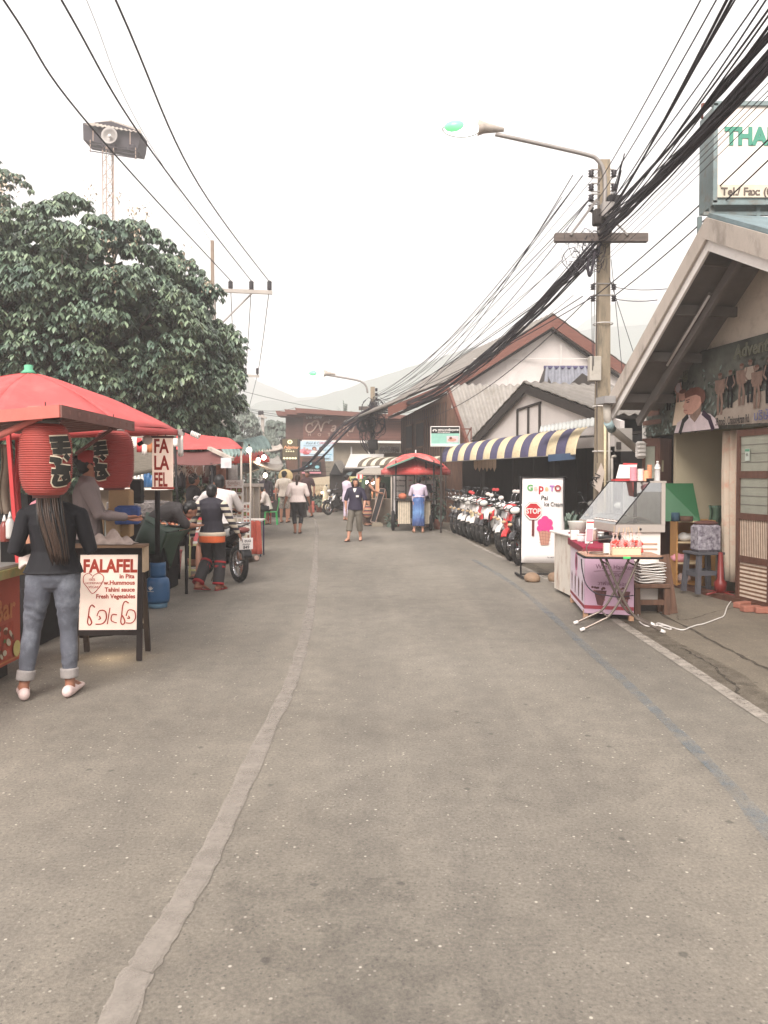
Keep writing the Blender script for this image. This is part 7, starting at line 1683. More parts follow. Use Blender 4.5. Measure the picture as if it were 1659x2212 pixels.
b=corr(W(1330,885,17),W(1420,892,17),W(1420,870,18.5),W(1330,866,18.5),12,.04,tile2,.02,16,tiles=4);b.slab([W(1330,905,16.9),W(1420,905,16.9),W(1420,893,16.9),W(1330,893,16.9)],.05,white);b.slab([W(1325,1000,17.1),W(1430,1000,17.1),W(1430,905,17.1),W(1325,905,17.1)],.05,dim);rootmesh(b,'back_shed','grey tiled back shed seen under the shop eave behind the pipe','building')
# ---- massage price boards and food counter
def price_board(lb,x0,x1,y0,y1,d,header,rows):
 t=thing('price_board',lb,'price board',Vector((W(x0,y1,d).x,d,0)));w_=(x1-x0)/F*d;z0=max(.12,W(0,y1,d).z);z1=W(0,y0,d).z
 b=MB();b.box((w_/2,.03,(z0+z1)/2),(w_,.05,z1-z0),vin);b.build('board',t)
 P=Pic(face((0,.005,z0),(1,0,0),(0,0,1)));H_=z1-z0
 if header:P.rect(0,H_-.24,w_,H_,M8('board_green',(64,84,78),k=.6));P.text('เพชร',.04,H_-.18,.17,white,bold=.003);P.text('นวดแผนไทย',.5,H_-.1,.07,white);P.text('Peth Massage',.42,H_-.21,.08,white);
 for i,(s_,pr_)in enumerate(rows):y=H_*(.9-(.16 if header else.02)-i*(.78 if header else.86)/len(rows));P.text(s_,.05,y,.062,blk,bold=.001);P.text(pr_,w_-.05,y,.062,redd,align='RIGHT',bold=.001)
 if not header:P.ell(w_*.55,.12,.12,.07,skin);P.ell(w_*.5,.17,.05,.05,hairm)
 P.build('board_print',t)
 b=MB();b.box((-.02,.03,z1/2),(.04,.05,z1),dim);b.box((w_+.02,.03,z1/2),(.04,.05,z1),dim);b.build('frame',t)
price_board('white massage price board with a dark green header behind the food cart',850,895,1012,1116,24.2,True,[('Thai Massage','200.-'),('Thai Herbal','250.-'),('Oil Massage','300.-'),('Aroma','350.-'),('Foot Massage','180.-'),('Head','150.-'),('Balm','220.-')])
price_board('bluish white waxing price board with red prices right of the food cart',908,941,1038,1122,23.6,False,[('Face','150'),('Full Leg','350'),('Half Leg','250'),('Full Arm','350'),('Half Arm','250'),('Under Arm','150'),('Upper Lip','100'),('Back','300')])
fc=thing('food_counter','small roadside food kiosk with a green back wall and a pale flat roof','kiosk',Vector((W(820,1125,25.3).x,25.3,0)))
def FW(x,y,d):return LW(x,y,d,fc)
b=MB();b.box((.0,.3,.42),(1.2,.7,.84),M8('kiosk_board',(132,116,100),k=.6,var=.12,dirt=((.08,.06,.05),.5,3)));b.build('counter',fc)
b=MB();b.slab([FW(770,1026,25.0),FW(848,1026,25),FW(835,1014,26.5),FW(790,1014,26.5)],.05,gtarp);b.build('roof',fc)
b=MB();b.slab([FW(781,1100,26.4),FW(848,1100,26.4),FW(848,1030,26.4),FW(781,1030,26.4)],Vector((0,.06,0)),M8('kiosk_green',(62,96,78),k=.62));b.build('back_wall',fc)
for x in(774,812,846):b=MB();p=FW(x,1026,25.1);b.box((p.x,p.y,p.z/2),(.06,.06,p.z),fascia);b.build('post',fc)
b=MB();b.slab([FW(770,1034,24.95),FW(784,1034,24.95),FW(784,1025,24.95),FW(770,1025,24.95)],.01,stripes('red_white_valance',[lin((214,90,86)),lin((225,215,210))],'X',14));b.build('striped_valance',fc)
b=MB();b.slab([FW(812,1072,25.0),FW(819,1072,25.0),FW(819,1034,25.0),FW(812,1034,25.0)],.02,org);b.build('orange_frame',fc)
cbd=thing('chalk_menu','tall slanted black chalk menu board leaning on the kiosk','menu board',W(808,1128,24.6));cbd.location.z=.02
pA,pB,pC,pD=[LW(*p,cbd)for p in((801,1127,24.5),(811,1128,24.5),(832,1057,24.9),(821,1056,24.9))]
b=MB();b.slab([pA,pB,pC,pD],.02,blk);b.build('slate',cbd)
b=MB()
for i in range(14):t=.05+i*.065;p,q=pA.lerp(pD,t),pB.lerp(pC,t);n_=Vector((0,-.004,0));b.bar(p.lerp(q,.2)+n_,p.lerp(q,.2+.5*rr.random()+.1)+n_,.006,.018,soffit)
b.build('chalk_lines',cbd)
b=MB();b.bar(pA,pD,.03,.04,brass);b.bar(pB,pC,.03,.04,brass);b.bar(pA,pB,.03,.04,brass);b.bar(pD,pC,.03,.04,brass);b.build('frame',cbd)
b=MB();b.box((0,0,.05),(.35,.15,.1),conc);b.box((0,0,.115),(.25,.1,.03),conc);tag(b.build('concrete_block',loc=(W(815,1128,24.3).x,24.3,0)),'grey concrete block at the foot of the chalk menu','block')
ls=thing('laundry_sign','yellow LAUNDRY sign above the lavender-clad person','sign',W(762,1040,27.8),0);b=MB();b.box((.15,.02,.08),(.62,.03,.2),M8('yellow_board',(222,214,150),k=.72));b.build('board',ls);text('LAUNDRY',.13,face((-.13,.003,.03),(1,.0,.03),(0,0,1)),blk,ls,bold=.003);b=MB();b.tube([(0,.03,0),(0,.03,-.9)],.02,6,darkw);b.build('post',ls)
b=MB();b.box((0,0,.2),(.9,.08,.42),white,ch=.01);b.box((0,-.045,.2),(.8,.01,.34),mat('lit_case',(.9,.95,.85),emit=.5));tag(b.build('lit_case',loc=W(739,1080,32.3)),'pale lit display case at the end of the road left of the distant motorbike','display case')
for k in range(3):crate(['lowest','middle','topmost'][k]+' red crate of the stack near the thatch stall',W(673,1100,33.2),(.24,.24,.15),M8('red_crate',(204,110,96),k=.65),0,.02+k*.165,'crate','crate','red crates near the thatch stall')
# striped food cart with red umbrella
fcart=thing('food_cart','two-wheeled food cart with green-edged roof and pale woven side panels','cart',Vector((W(893,1148,22.6).x,22.6,0)),0)
b=MB();b.box((0,.25,.62),(1.0,1.1,.5),dim,ch=.02);b.build('body',fcart)
wv=stripes('woven_mat',[lin((206,190,168)),lin((160,148,130))],'X',40,noisev=.2)
for x in(-.28,.3):b=MB();b.box((x,-.32,.55),(.36,.02,.68),wv);b.build('woven_panel',fcart)
b=MB();b.box((0,.2,.9),(1.08,1.2,.04),darkw);b.build('counter_top',fcart)
for x in(-.52,-.2,.35,.58):b=MB();b.tube([(x,-.3 if abs(x)>.3 else.7,.25),(x,-.3 if abs(x)>.3 else.7,2.05)],.022,6,blackp);b.build('frame_post',fcart)
b=MB();b.slab([(-.78,-.6,1.82),(0,-.6,2.12),(0,.9,2.12),(-.78,.9,1.82)],.03,M8('green_dark_sheet',(70,84,80),k=.55));b.slab([(0,-.6,2.12),(.82,-.6,1.86),(.82,.9,1.86),(0,.9,2.12)],.03,M8('green_dark_sheet',(70,84,80),k=.55));b.build('roof',fcart)
b=MB();b.bar((-.8,-.62,1.83),(0,-.62,2.14),.03,.05,M8('green_edge',(130,170,150),k=.65));b.bar((0,-.62,2.14),(.84,-.62,1.87),.03,.05,blackp);b.build('roof_edge',fcart)
def wheel_simple(b,c,r,mt,w_=.05):b.torus(c,r-w_*.6,w_*.6,'X',28,8,mt)
for x,y in((-.6,-.1),(.5,-.1)):
 b=MB();b.torus((x,y,.3),.25,.05,'X',26,8,blackp);o=b.build('wheel',fcart);b=MB();b.torus((x,y,.3),.19,.015,'X',22,6,stl);[b.tube([(x,y,.3),(x,y+math.cos(a)*.19,.3+math.sin(a)*.19)],.006,4,stl)for a in np.linspace(0,6.28,13)[:-1]];b.build('rim',o)
b=MB();b.bar((-.5,0,.3),(-.2,-.3,.36),.03,.03,salmon);b.bar((-.45,.1,.12),(-.3,-.25,.5),.03,.03,salmon);b.bar((-.2,-.2,.2),(.3,-.2,.2),.03,.03,blackp);b.build('handle_frame',fcart)
b=MB();b.ball((-.32,.0,1.0),(.13,.12,.1),M8('orange_bag',(222,130,100),k=.7),10,6);o=b.build('food_bags',fcart)
um=thing('cart_umbrella','red and white umbrella over the two-wheeled food cart','umbrella',Vector((W(898,1100,23.2).x,23.2,0)))
ap=LW(898,979,23.2,um);cs=[Vector((math.cos(a)*1.05,math.sin(a)*1.05,LW(898,1017,23.2,um).z))for a in np.linspace(0,2*math.pi,9)[:-1]]
umb_m=M8('umbrella_red',(230,92,88),k=.75,scale=1.4,var=.05,dirt=((.85,.6,.55),.45,1.6))
parasol(um,ap,cs,-.12,umb_m,.14).build('canopy',um);b=MB();b.tube([(ap.x,ap.y,.1),ap+Vector((0,0,.1))],.02,6,white);b.build('pole',um)
b=MB();text('อร่อย',.1,face((-.1,-.985,cs[0].z+.0),(1,0,.0),(0,0,1)),white,um)
# ================================================================= PEOPLE
skinm=M8('skin',(206,150,124),k=.72,var=.05,scale=12,rough=.5);skint=M8('tanned_skin',(176,122,98),k=.68,var=.06,scale=12,rough=.5)
hairb=M8('black_hair',(44,38,38),k=.5,var=.3,scale=60,stretch=(4,4,.5),rough=.45);hairbr=M8('brown_hair',(96,70,54),k=.55,var=.3,scale=60,stretch=(4,4,.4),rough=.45);hairl=M8('streaked_hair',(112,84,68),k=.55,scale=70,stretch=(5,5,.3),col2=tuple(v*.5 for v in lin((56,46,40))),rough=.45)
def remeshed(mb,vox,mt,name,parent,disp=0,seed=0,stretch=(9,9,5),it=2):
 me=bpy.data.meshes.new('tmp');me.from_pydata([tuple(v)for v in mb.v],[],mb.f);o=bpy.data.objects.new('tmp',me);COL.objects.link(o)
 m=o.modifiers.new('r','REMESH');m.mode='VOXEL';m.voxel_size=vox
 m2=o.modifiers.new('s','SMOOTH');m2 .factor=.5;m2 .iterations=it
 dg=bpy.context.evaluated_depsgraph_get();out_=bpy.data.meshes.new_from_object(o.evaluated_get(dg));bpy.data.objects.remove(o);bpy.data.meshes.remove(me)
 if disp:
  n_=len(out_.vertices);co=np.zeros(n_*3,np.float32);out_.vertices.foreach_get('co',co);co=co.reshape(-1,3);nr=np.zeros(n_*3,np.float32);out_.vertices.foreach_get('normal',nr);nr=nr.reshape(-1,3)
  d=np.array([noise.noise(Vector((c[0]*stretch[0]+seed,c[1]*stretch[1],c[2]*stretch[2]+2*noise.noise(Vector((c[0]*4,c[1]*4,c[2]*3+seed))))))for c in co])
  d=(.35-1.6*np.abs(d))if disp>.0045 else np.sign(d)*np.abs(d)**.8;co=co+nr*(d*disp)[:,None];out_.vertices.foreach_set('co',co.ravel())
 out_.polygons.foreach_set('use_smooth',[True]*len(out_.polygons));out_.materials.clear();out_.materials.append(mt);out_.name=name
 q=bpy.data.objects.new(name,out_);COL.objects.link(q);q.parent=parent;return q
def loft(b,pts,rad,ref=(1,0,0),n=16,rnd=True):
 pts=[Vector(p)for p in pts];rad=[(r,r)if not isinstance(r,tuple)else r for r in rad];ref=Vector(ref)
 if rnd:
  t0=(pts[0]-pts[1]).normalized();t1=(pts[-1]-pts[-2]).normalized();r0,r1=rad[0],rad[-1]
  P_=[pts[0]+t0*min(r0)*.85,pts[0]+t0*min(r0)*.5]+pts+[pts[-1]+t1*min(r1)*.5,pts[-1]+t1*min(r1)*.85]
  R_=[(r0[0]*.3,r0[1]*.3),(r0[0]*.8,r0[1]*.8)]+rad+[(r1[0]*.8,r1[1]*.8),(r1[0]*.3,r1[1]*.3)]
 else:P_,R_=pts,rad
 vs=[];k=len(P_)
 for i,p in enumerate(P_):
  t=(P_[min(i+1,k-1)]-P_[max(i-1,0)]).normalized();a=ref-t*ref.dot(t)
  if a.length<.2:a=Vector((0,1,0))-t*t.y
  a.normalize();c=t.cross(a)
  for j in range(n):an=2*math.pi*j/n;vs.append(p+a*math.cos(an)*R_[i][0]+c*math.sin(an)*R_[i][1])
 fs=[(i*n+j,i*n+(j+1)%n,(i+1)*n+(j+1)%n,(i+1)*n+j)for i in range(k-1)for j in range(n)]
 fs+=[tuple(reversed(range(n))),tuple((k-1)*n+j for j in range(n))]
 b.add(vs,fs,None,True)
def person(label,X_,d,H,rz,pose,z=0,skin_=None,fat=1.0,vox=.011,top=None,sleeve='short',bottom=None,leg='long',skirt=None,hair=('short',None),shoes='flip',shoec=None,cap=None,facec=True,cat='person',hem=.86,head_turn=0,extras=None,apron=None,topdisp=.006,hips=1.0,neckz=0,group=None,waistc=None):
 skin_=skin_ or skint;s=H/1.7
 t=thing('person',label,'person',(X_,d,z),rz,group)
 J=dict(pelvis=(0,0,.95),waist=(0,.0,1.1),chest=(0,-.01,1.3),neck=(0,0,1.45),head=(0,.02,1.585))
 for sd,g in(('R',1),('L',-1)):
  J.update({'hip'+sd:(g*.09,0,.92),'knee'+sd:(g*.10,.02,.50),'ankle'+sd:(g*.105,-.02,.085),'toe'+sd:(g*.125,.17,.03),'sh'+sd:(g*.175,-.01,1.385),'elb'+sd:(g*.235,-.03,1.11),'wr'+sd:(g*.25,.03,.87)})
 hairx=pose.pop('hairx',0)if 'hairx'in pose else 0
 J.update(pose);J={k:Vector(v)*s for k,v in J.items()}
 f=fat
 def torso(b,inf,z0=None,hemr=None):
  sp=[J['pelvis']-(J['waist']-J['pelvis']).normalized()*.06*s,J['pelvis'],J['waist'],(J['waist']+J['chest'])/2,J['chest'],J['chest'].lerp(J['neck'],.5),J['neck'].lerp(J['chest'],.12)]
  rd=[(.15*hips,.105),(.165*hips,.115),(.135,.1),(.148,.108),(.162,.112),(.155,.095),(.07,.06)]
  ref=(J['shR']-J['shL']).normalized()
  rd=[((a*f+inf)*s,(c*(f*1.1-.1)+inf)*s)for a,c in rd]
  if z0 is not None:
   dn=(J['pelvis']-J['waist']).normalized();k=(J['pelvis'].z/s-z0)
   sp[0]=J['pelvis']+dn*k*s;rd[0]=((.17*f*hips+inf+.012)*s,(.122*f+inf+.01)*s);rd[1]=(rd[1][0]+.006*s,rd[1][1]+.004*s)
  loft(b,sp,rd,ref,20,False)
  sl,sr=J['shL'],J['shR'];c=J['chest'].lerp(J['neck'],.55)
  loft(b,[sl.lerp(c,.1),sl.lerp(c,.55)+Vector((0,0,.012*s)),c+Vector((0,0,.035*s)),sr.lerp(c,.55)+Vector((0,0,.012*s)),sr.lerp(c,.1)],[(.052*s*(f*.5+.5)+inf*s,)*2,(.062*s+inf*s,)*2,(.07*s+inf*s,)*2,(.062*s+inf*s,)*2,(.052*s*(f*.5+.5)+inf*s,)*2],(0,1,0),14)
 def arm(b,sd,inf,upto=2.0,r=1.0):
  a,e,w_=J['sh'+sd],J['elb'+sd],J['wr'+sd];pts=[a];rd=[.05*f*r]
  if upto<=1:
   pts+=[a.lerp(e,upto*.5),a.lerp(e,upto)];rd+=[.047*f*r,.045*f*r]
  else:
   u=upto-1;pts+=[a.lerp(e,.5),e,e.lerp(w_,u*.35),e.lerp(w_,u)];rd+=[.045*f,.036*f,.035*f,(.036-.012*u)*(f*.5+.5)]
  loft(b,pts,[((q+inf)*s,)*2 for q in rd],(0,1,0),14)
 def legf(b,sd,inf,upto=2.0,loose=0):
  h,k,an=J['hip'+sd],J['knee'+sd],J['ankle'+sd];rp=[.088*f*(.5+hips*.5),.078*f,.055,.056,.048,.034];
  L=[h+(h-k).normalized()*.02*s,h.lerp(k,.45),k,k.lerp(an,.3),k.lerp(an,.6),an];T=[0,.45,1,1.3,1.6,2]
  pts,rd=[],[]
  for i in range(6):
   if T[i]<=upto+1e-6:pts.append(L[i]);rd.append(rp[i]+inf+loose*T[i]/2)
  if upto not in T:
   i=[j for j in range(6)if T[j]>upto][0];u=(upto-T[i-1])/(T[i]-T[i-1]);pts.append(L[i-1].lerp(L[i],u));rd.append(rp[i-1]*(1-u)+rp[i]*u+inf+loose*upto/2)
  loft(b,pts,[(q*s,q*s*1.04)for q in rd],(1,0,0),16,False)
 # --- body: one continuous surface
 b=MB();torso(b,0)
 hd=J['head'];Rh=Matrix.Translation(hd)@Matrix.Rotation(head_turn,4,'Z')@Matrix.Rotation(neckz,4,'X')@Matrix.Scale(s,4)
 loft(b,[J['neck']+Vector((0,0,-.05*s)),J['neck'].lerp(hd,.45),hd+Vector((0,0,-.03*s))],[(.056*s,)*2,(.052*s,)*2,(.055*s,)*2])
 b.ball((0,0,.015),(.074,.094,.098),None,20,14,X=Rh);b.ball((0,.025,-.05),(.056,.062,.062),None,16,10,X=Rh);b.ball((0,.05,-.088),(.026,.028,.022),None,12,8,X=Rh)
 b.ball((0,.096,-.02),(.012,.02,.02),None,10,8,X=Rh);b.ball((0,.092,.005),(.009,.012,.025),None,8,6,X=Rh)
 for g in(-1,1):b.ball((g*.076,-.005,-.012),(.011,.02,.03),None,10,8,X=Rh);b.ball((g*.03,.078,-.03),(.022,.018,.018),None,10,8,X=Rh)
 for sd,g in(('R',1),('L',-1)):
  arm(b,sd,0);legf(b,sd,0)
  e,w_=J['elb'+sd],J['wr'+sd];dr=(w_-e).normalized();side=Vector((0,1,0))-dr*dr.y;side=side.normalized()if side.length>.1 else Vector((1,0,0));nrm=dr.cross(side)
  loft(b,[w_,w_+dr*.045*s,w_+dr*.085*s],[(.024*s,.018*s),(.038*s,.016*s),(.036*s,.014*s)],side,12)
  for q in range(4):
   o_=w_+dr*.085*s+side*(-.027+q*.018)*s;L_=[.062,.072,.068,.054][q]*s;curl=nrm*(-g)*.018*s
   loft(b,[o_-dr*.01*s,o_+dr*L_*.5+curl*.3,o_+dr*L_+curl],[(.0088*s,)*2,(.0082*s,)*2,(.007*s,)*2],side,8)
  o_=w_+dr*.03*s+side*.03*s;loft(b,[o_,o_+(dr+side*.8).normalized()*.03*s,o_+(dr+side*.5).normalized()*.062*s],[(.012*s,)*2,(.01*s,)*2,(.008*s,)*2],side,8)
  an,to=J['ankle'+sd],J['toe'+sd];fw=(to-an);fw.z=0;fwn=fw.normalized()if fw.length>1e-3 else Vector((0,1,0));heel=an-fwn*.045*s+Vector((0,0,-.045*s));low=(to.z-an.z)
  mid=an.lerp(to,.5)+Vector((0,0,.012*s));sw_=fwn.cross(Vector((0,0,1)))
  loft(b,[an+Vector((0,0,.03*s)),an+Vector((0,0,-.02*s))],[(.036*s,)*2,(.038*s,)*2]);loft(b,[heel,an.lerp(to,.2)+Vector((0,0,-.03*s)),mid,to],[(.032*s,.032*s),(.034*s,.036*s),(.042*s,.026*s),(.04*s,.015*s)],sw_,14)
 body=remeshed(b,vox*.85,skin_,'body',t)
 # --- face details
 if facec:
  b=MB()
  for g in(-1,1):b.ball((g*.031,.083,.006),(.013,.008,.006),None,10,6,X=Rh);b.box((g*.032,.088,.03),(.032,.006,.006),None,X=Rh)
  b.mats=[];o=b.build('eyes',t);o.data.materials.append(hairb)
  b=MB();b.ball((0,.089,-.062),(.024,.008,.007),None,10,6,X=Rh);o=b.build('lips',t);o.data.materials.append(M8('lips',(186,96,88),k=.65))
 # --- hair
 hk,hm_=hair;hm_=hm_ or hairb
 b=MB()
 if hk!='none':
  b.ball((0,-.018,.032),(.085,.099,.099),None,20,14,X=Rh);b.ball((0,-.045,-.01),(.078,.07,.085),None,16,10,X=Rh)
  if hk=='bob':
   b.ball((0,-.03,-.01),(.1,.085,.12),None,18,12,X=Rh)
   for g in(-1,1):b.ball((g*.078,.012,-.045),(.03,.062,.085),None,12,8,X=Rh)
   b.ball((0,.06,.075),(.06,.035,.03),None,12,8,X=Rh)
  if hk in('long','tail','bun'):
   b.ball((0,-.02,.03),(.088,.1,.1),None,16,12,X=Rh)
  if hk=='long':
   hx=hairx;L_=.56*s;b2=MB();rh=random.Random(1)
   for q in range(150):
    a=rh.uniform(-1,1);yy=rh.uniform(-1,0);st=hd+Vector((a*.08*s,-.05*s+yy*.04*s,rh.uniform(-.02,.05)*s));en=hd+Vector((hx+a*.065*s,-.225*s+yy*.012*s,-L_*rh.uniform(.86,1.02)));md=st.lerp(en,.45)+Vector((a*.01+rh.uniform(-.008,.008),-.09*s,0));b2 .tube(smooth_line([st,st.lerp(md,.4)+Vector((0,-.03*s,0)),md,en],4),[.006]*8+[.0055,.005,.0045,.003,.0015],5,hm_ if q%3 else hairb)
   b2 .build('hair_length',t);p0=hd+Vector((.0,-.06*s,0))
   loft(b,[p0,p0+Vector((0,-.02*s,-.1*s))],[(.07*s,.04*s),(.06*s,.03*s)])
  if hk=='tail':
   p0=hd+Vector((0,-.1*s,.03*s));loft(b,[p0,p0+Vector((-.01,-.05*s,-.06*s)),p0+Vector((-.02,-.04*s,-.2*s)),p0+Vector((0,-.02*s,-.3*s))],[(.03*s,)*2,(.036*s,)*2,(.032*s,)*2,(.012*s,)*2])
  if hk=='bun':b.ball((0,-.11,.04),(.045,.04,.045),None,12,8,X=Rh)
  if hk=='curly':
   for k in range(16):a=k*2.4;b.ball((.06*math.cos(a),.06*math.sin(a)*1.1,.075+.035*math.sin(k*1.7)),(.034,.034,.03),None,8,6,X=Rh)
  # keep the face clear: cut hair below the brow at the front
  nv=[]
  Ri=Rh.inverted()
  for v in b.v:
   q=Ri@Vector(v)
   if q.y>.035 and q.z<.05 and abs(q.x)<(.07 if hk=='bob'else.2):q.y=.035-(q.y-.035)*.2
   nv.append(tuple(Rh@q))
  b.v=nv;remeshed(b,vox*.9,hm_,'hair',t,.004,3,(40,40,8),1)
 if cap:
  b=MB();b.ball((0,-.01,.05),(.094,.108,.085),None,20,10,X=Rh);b.box((0,.13,.06),(.13,.1,.012),None,X=Rh,ch=.01);o=b.build('cap',t);o.data.materials.append(cap)
 # --- clothes
 if top is not None:
  b=MB();torso(b,.014,hem)
  remeshed(b,vox,top,'shirt',t,topdisp,7)
  if sleeve:
   for sd in 'RL':
    b=MB();arm(b,sd,.014 if sleeve!='short'else.02,{'short':.72,'long':1.93,'cap':.35,'half':.95,'roll':1.3}[sleeve],1.0)
    remeshed(b,vox,extras.get('sleeve',top)if extras else top,'sleeve',t,.004,9)
 if bottom is not None:
  up={'long':1.86,'crop':1.55,'short':.85,'knee':1.1,'cuff':1.72,'ankle':1.95}[leg]
  b=MB()
  for sd in 'RL':legf(b,sd,.010 if leg!='short'else.018,up,(.0 if leg in('long','cuff')else.012)+(extras.get('loose',0)if extras else 0))
  ref=(J['shR']-J['shL']).normalized();dn=(J['pelvis']-J['waist']).normalized()
  loft(b,[J['pelvis'].lerp(J['waist'],.45),J['pelvis'],J['hipL'].lerp(J['hipR'],.5)+Vector((0,0,-.03*s))],[((.145*f+.01)*s,(.103*f+.01)*s),((.168*f*hips+.01)*s,(.118*f+.01)*s),((.15*f*hips+.01)*s,(.105*f+.01)*s)],(1,0,0),20)
  remeshed(b,vox,bottom,'trousers',t,.006,5,(8,8,14))
  if leg=='cuff':
   for sd in 'RL':
    k,an=J['knee'+sd],J['ankle'+sd];b=MB();loft(b,[k.lerp(an,.70),k.lerp(an,.88)],[(.068*s,)*2,(.066*s,)*2],(1,0,0),18,False);remeshed(b,vox,extras['cuff'],'trouser_cuff',t,.003,5)
 if skirt is not None:
  zt_,zb_,w0_,w1_,mt_=skirt;b=MB();pc=J['pelvis'];loft(b,[Vector((pc.x,pc.y,zt_*s)),Vector((pc.x,pc.y,(zt_*.75+zb_*.25)*s)),Vector((pc.x,pc.y*.5,(zt_*.3+zb_*.7)*s)),Vector((pc.x,pc.y*.3,zb_*s))],[((w0_)*s,w0_*.7*s),(w0_*1.12*s,w0_*.85*s),((w0_+w1_)/2*s,(w0_+w1_)*.38*s),(w1_*s,w1_*.75*s)],(1,0,0),22,False);remeshed(b,vox,mt_,'skirt',t,.014,5,(14,14,2))
 if apron:b=MB();pc=J['pelvis'];b.grid(lambda u,v:Vector(((u-.5)*.3*s,.15*s+.02*math.sin(u*9)*v,(1.15-.62*v)*s)),10,10,apron,True,.006);b.build('apron',t)
 # --- shoes
 if shoes:
  for sd in 'RL':
   an,to=J['ankle'+sd],J['toe'+sd];fw=to-an;fh=Vector((fw.x,fw.y,0));fh=fh.normalized()if fh.length>1e-3 else Vector((0,1,0));sw_=fh.cross(Vector((0,0,1)));heel=an-fh*.06*s+Vector((0,0,-.08*s));tip=to+fh*.035*s+Vector((0,0,-.02*s))
   b=MB()
   if shoes=='flip':loft(b,[heel,heel.lerp(tip,.35),heel.lerp(tip,.75),tip],[(.036*s,.009*s),(.036*s,.009*s),(.047*s,.009*s),(.036*s,.009*s)],sw_,14,False);m1=an.lerp(to,.55)+Vector((0,0,.012*s));b.tube([heel.lerp(tip,.35)+sw_*.035*s,m1+Vector((0,0,.012*s)),to+Vector((0,0,.01)),m1+Vector((0,0,.012*s)),heel.lerp(tip,.35)-sw_*.035*s],.006*s,6);o=b.build('sandal',t)
   else:
    loft(b,[heel+Vector((0,0,.04*s)),heel.lerp(tip,.3)+Vector((0,0,.035*s)),heel.lerp(tip,.65)+Vector((0,0,.03*s)),tip+Vector((0,0,.018*s))],[(.04*s,.045*s),(.042*s,.045*s),(.05*s,.032*s),(.042*s,.02*s)],sw_,16);o=remeshed(b,vox*.8,shoec or white,'shoe',t)
   if shoes=='flip':o.data.materials.append(shoec or blackp)
 return t,J,s
pose_len={}
navyk=M8('black_knit',(46,42,52),k=.36,var=.1,scale=30);jean=M8('grey_blue_jeans',(104,106,116),k=.62,scale=7,var=.22,bump=.15,dirt=((.24,.26,.29),.6,3.5));cuffm=M8('pale_denim_cuff',(168,160,156),k=.68,var=.15,scale=20)
lb='woman in black jumper and rolled grey jeans standing at the red cart'
pose_len[lb]=.56
person(lb,W(117,1400,5.55).x,5.55,1.64,R(12),dict(elbL=(-.265,-.01,1.1),wrL=(-.2,.22,1.1),elbR=(.265,.0,1.1),wrR=(.2,.25,1.1),ankleL=(-.21,-.02,.085),toeL=(-.26,.16,.03),kneeL=(-.16,.03,.5),ankleR=(.11,.0,.085),toeR=(.14,.18,.03),hairx=.1,head=(-.02,.05,1.57),shR=(.185,0,1.37),shL=(-.185,0,1.37)),
  vox=.008,top=navyk,sleeve='long',bottom=jean,leg='cuff',hair=('long',hairl),shoes='shoe',shoec=M8('white_slip_on',(232,206,200),k=.8),extras={'cuff':cuffm},hem=.93,facec=False,skin_=skint,hips=1.12,fat=1.03)
lb='vendor in a red cap, white face mask, grey long-sleeved top and pale apron'
vt,Jv,sv=person(lb,W(190,1100,7.1).x,7.1,1.7,R(-70),dict(elbL=(-.2,.12,1.12),wrL=(-.14,.34,1.08),elbR=(.2,.1,1.12),wrR=(.12,.33,1.1)),z=.12,top=M8('grey_pink_top',(150,134,132),k=.62,var=.06),sleeve='long',bottom=blackp,cap=M8('red_cap',(176,66,62),k=.65),apron=M8('pale_apron',(206,206,196),k=.7,var=.1),shoes='shoe',shoec=dim,hem=.9,hair=('bun',hairb))
b=MB();b.ball(Jv['head']+Vector((0,.075,-.04))*sv,(.055,.04,.05),M8('mask_white',(214,216,224),k=.75),14,8);b.build('face_mask',vt)
boystripe=stripes('striped_sleeve',[lin((52,46,56)),tuple(v*.75 for v in lin((226,212,190)))],'Z',24);boyn=M8('navy_jumper',(66,60,74),k=.55,var=.08,scale=20)
lb='boy in navy jumper with striped sleeves and orange shirt tail walking beside the motorbike'
bt,Jb,sb_=person(lb,W(458,1200,10.75).x,10.75,1.5,R(-12),dict(pelvis=(0,0,.94),shL=(-.2,-.01,1.36),shR=(.2,-.01,1.36),elbL=(-.3,-.02,1.1),wrL=(-.34,.0,.84),elbR=(.29,.06,1.12),wrR=(.36,.2,.9),kneeL=(-.12,.1,.5),ankleL=(-.14,-.22,.13),toeL=(-.05,-.05,.03),kneeR=(.1,.1,.5),ankleR=(.1,.0,.085),toeR=(.14,.17,.03),head=(0,.02,1.56)),vox=.009,
  top=boyn,sleeve='long',bottom=M8('grey_track_pants',(84,80,82),k=.55,var=.15),leg='ankle',hair=('short',hairb),shoes='flip',shoec=M8('red_flipflop',(176,60,60),k=.65),extras={'sleeve':boystripe,'loose':.03},hem=.86,facec=False,fat=1.12)
for nm,z0_,z1_,r0,m_ in(('jumper_hem',.862,.925,.224,M8('cream_hem',(226,206,184),k=.75)),('shirt_tail',.76,.875,.212,M8('orange_shirt',(240,112,62),k=.75)),('collar',1.405,1.44,.082,white)):
 b=MB();loft(b,[Vector((0,0,z0_))*sb_,Vector((0,0,z1_))*sb_],[(r0*sb_,(.172 if r0>.1 else.075)*sb_)]*2,(1,0,0),24,False);remeshed(b,.009,m_,nm,bt,.004)
for sd in 'RL':
 k,an=Jb['knee'+sd],Jb['ankle'+sd]
 for tt in(.12,.3,.92):
  b=MB();p=k.lerp(an,tt);q=k.lerp(an,tt+.07);loft(b,[p,q],[(.094*sb_,)*2]*2,(1,0,0),18,False);o=b.build('red_leg_band',bt);o.data.materials.append(M8('red_band',(184,50,54),k=.7))
greyt=M8('pale_grey_tshirt',(222,212,208),k=.78,var=.04)
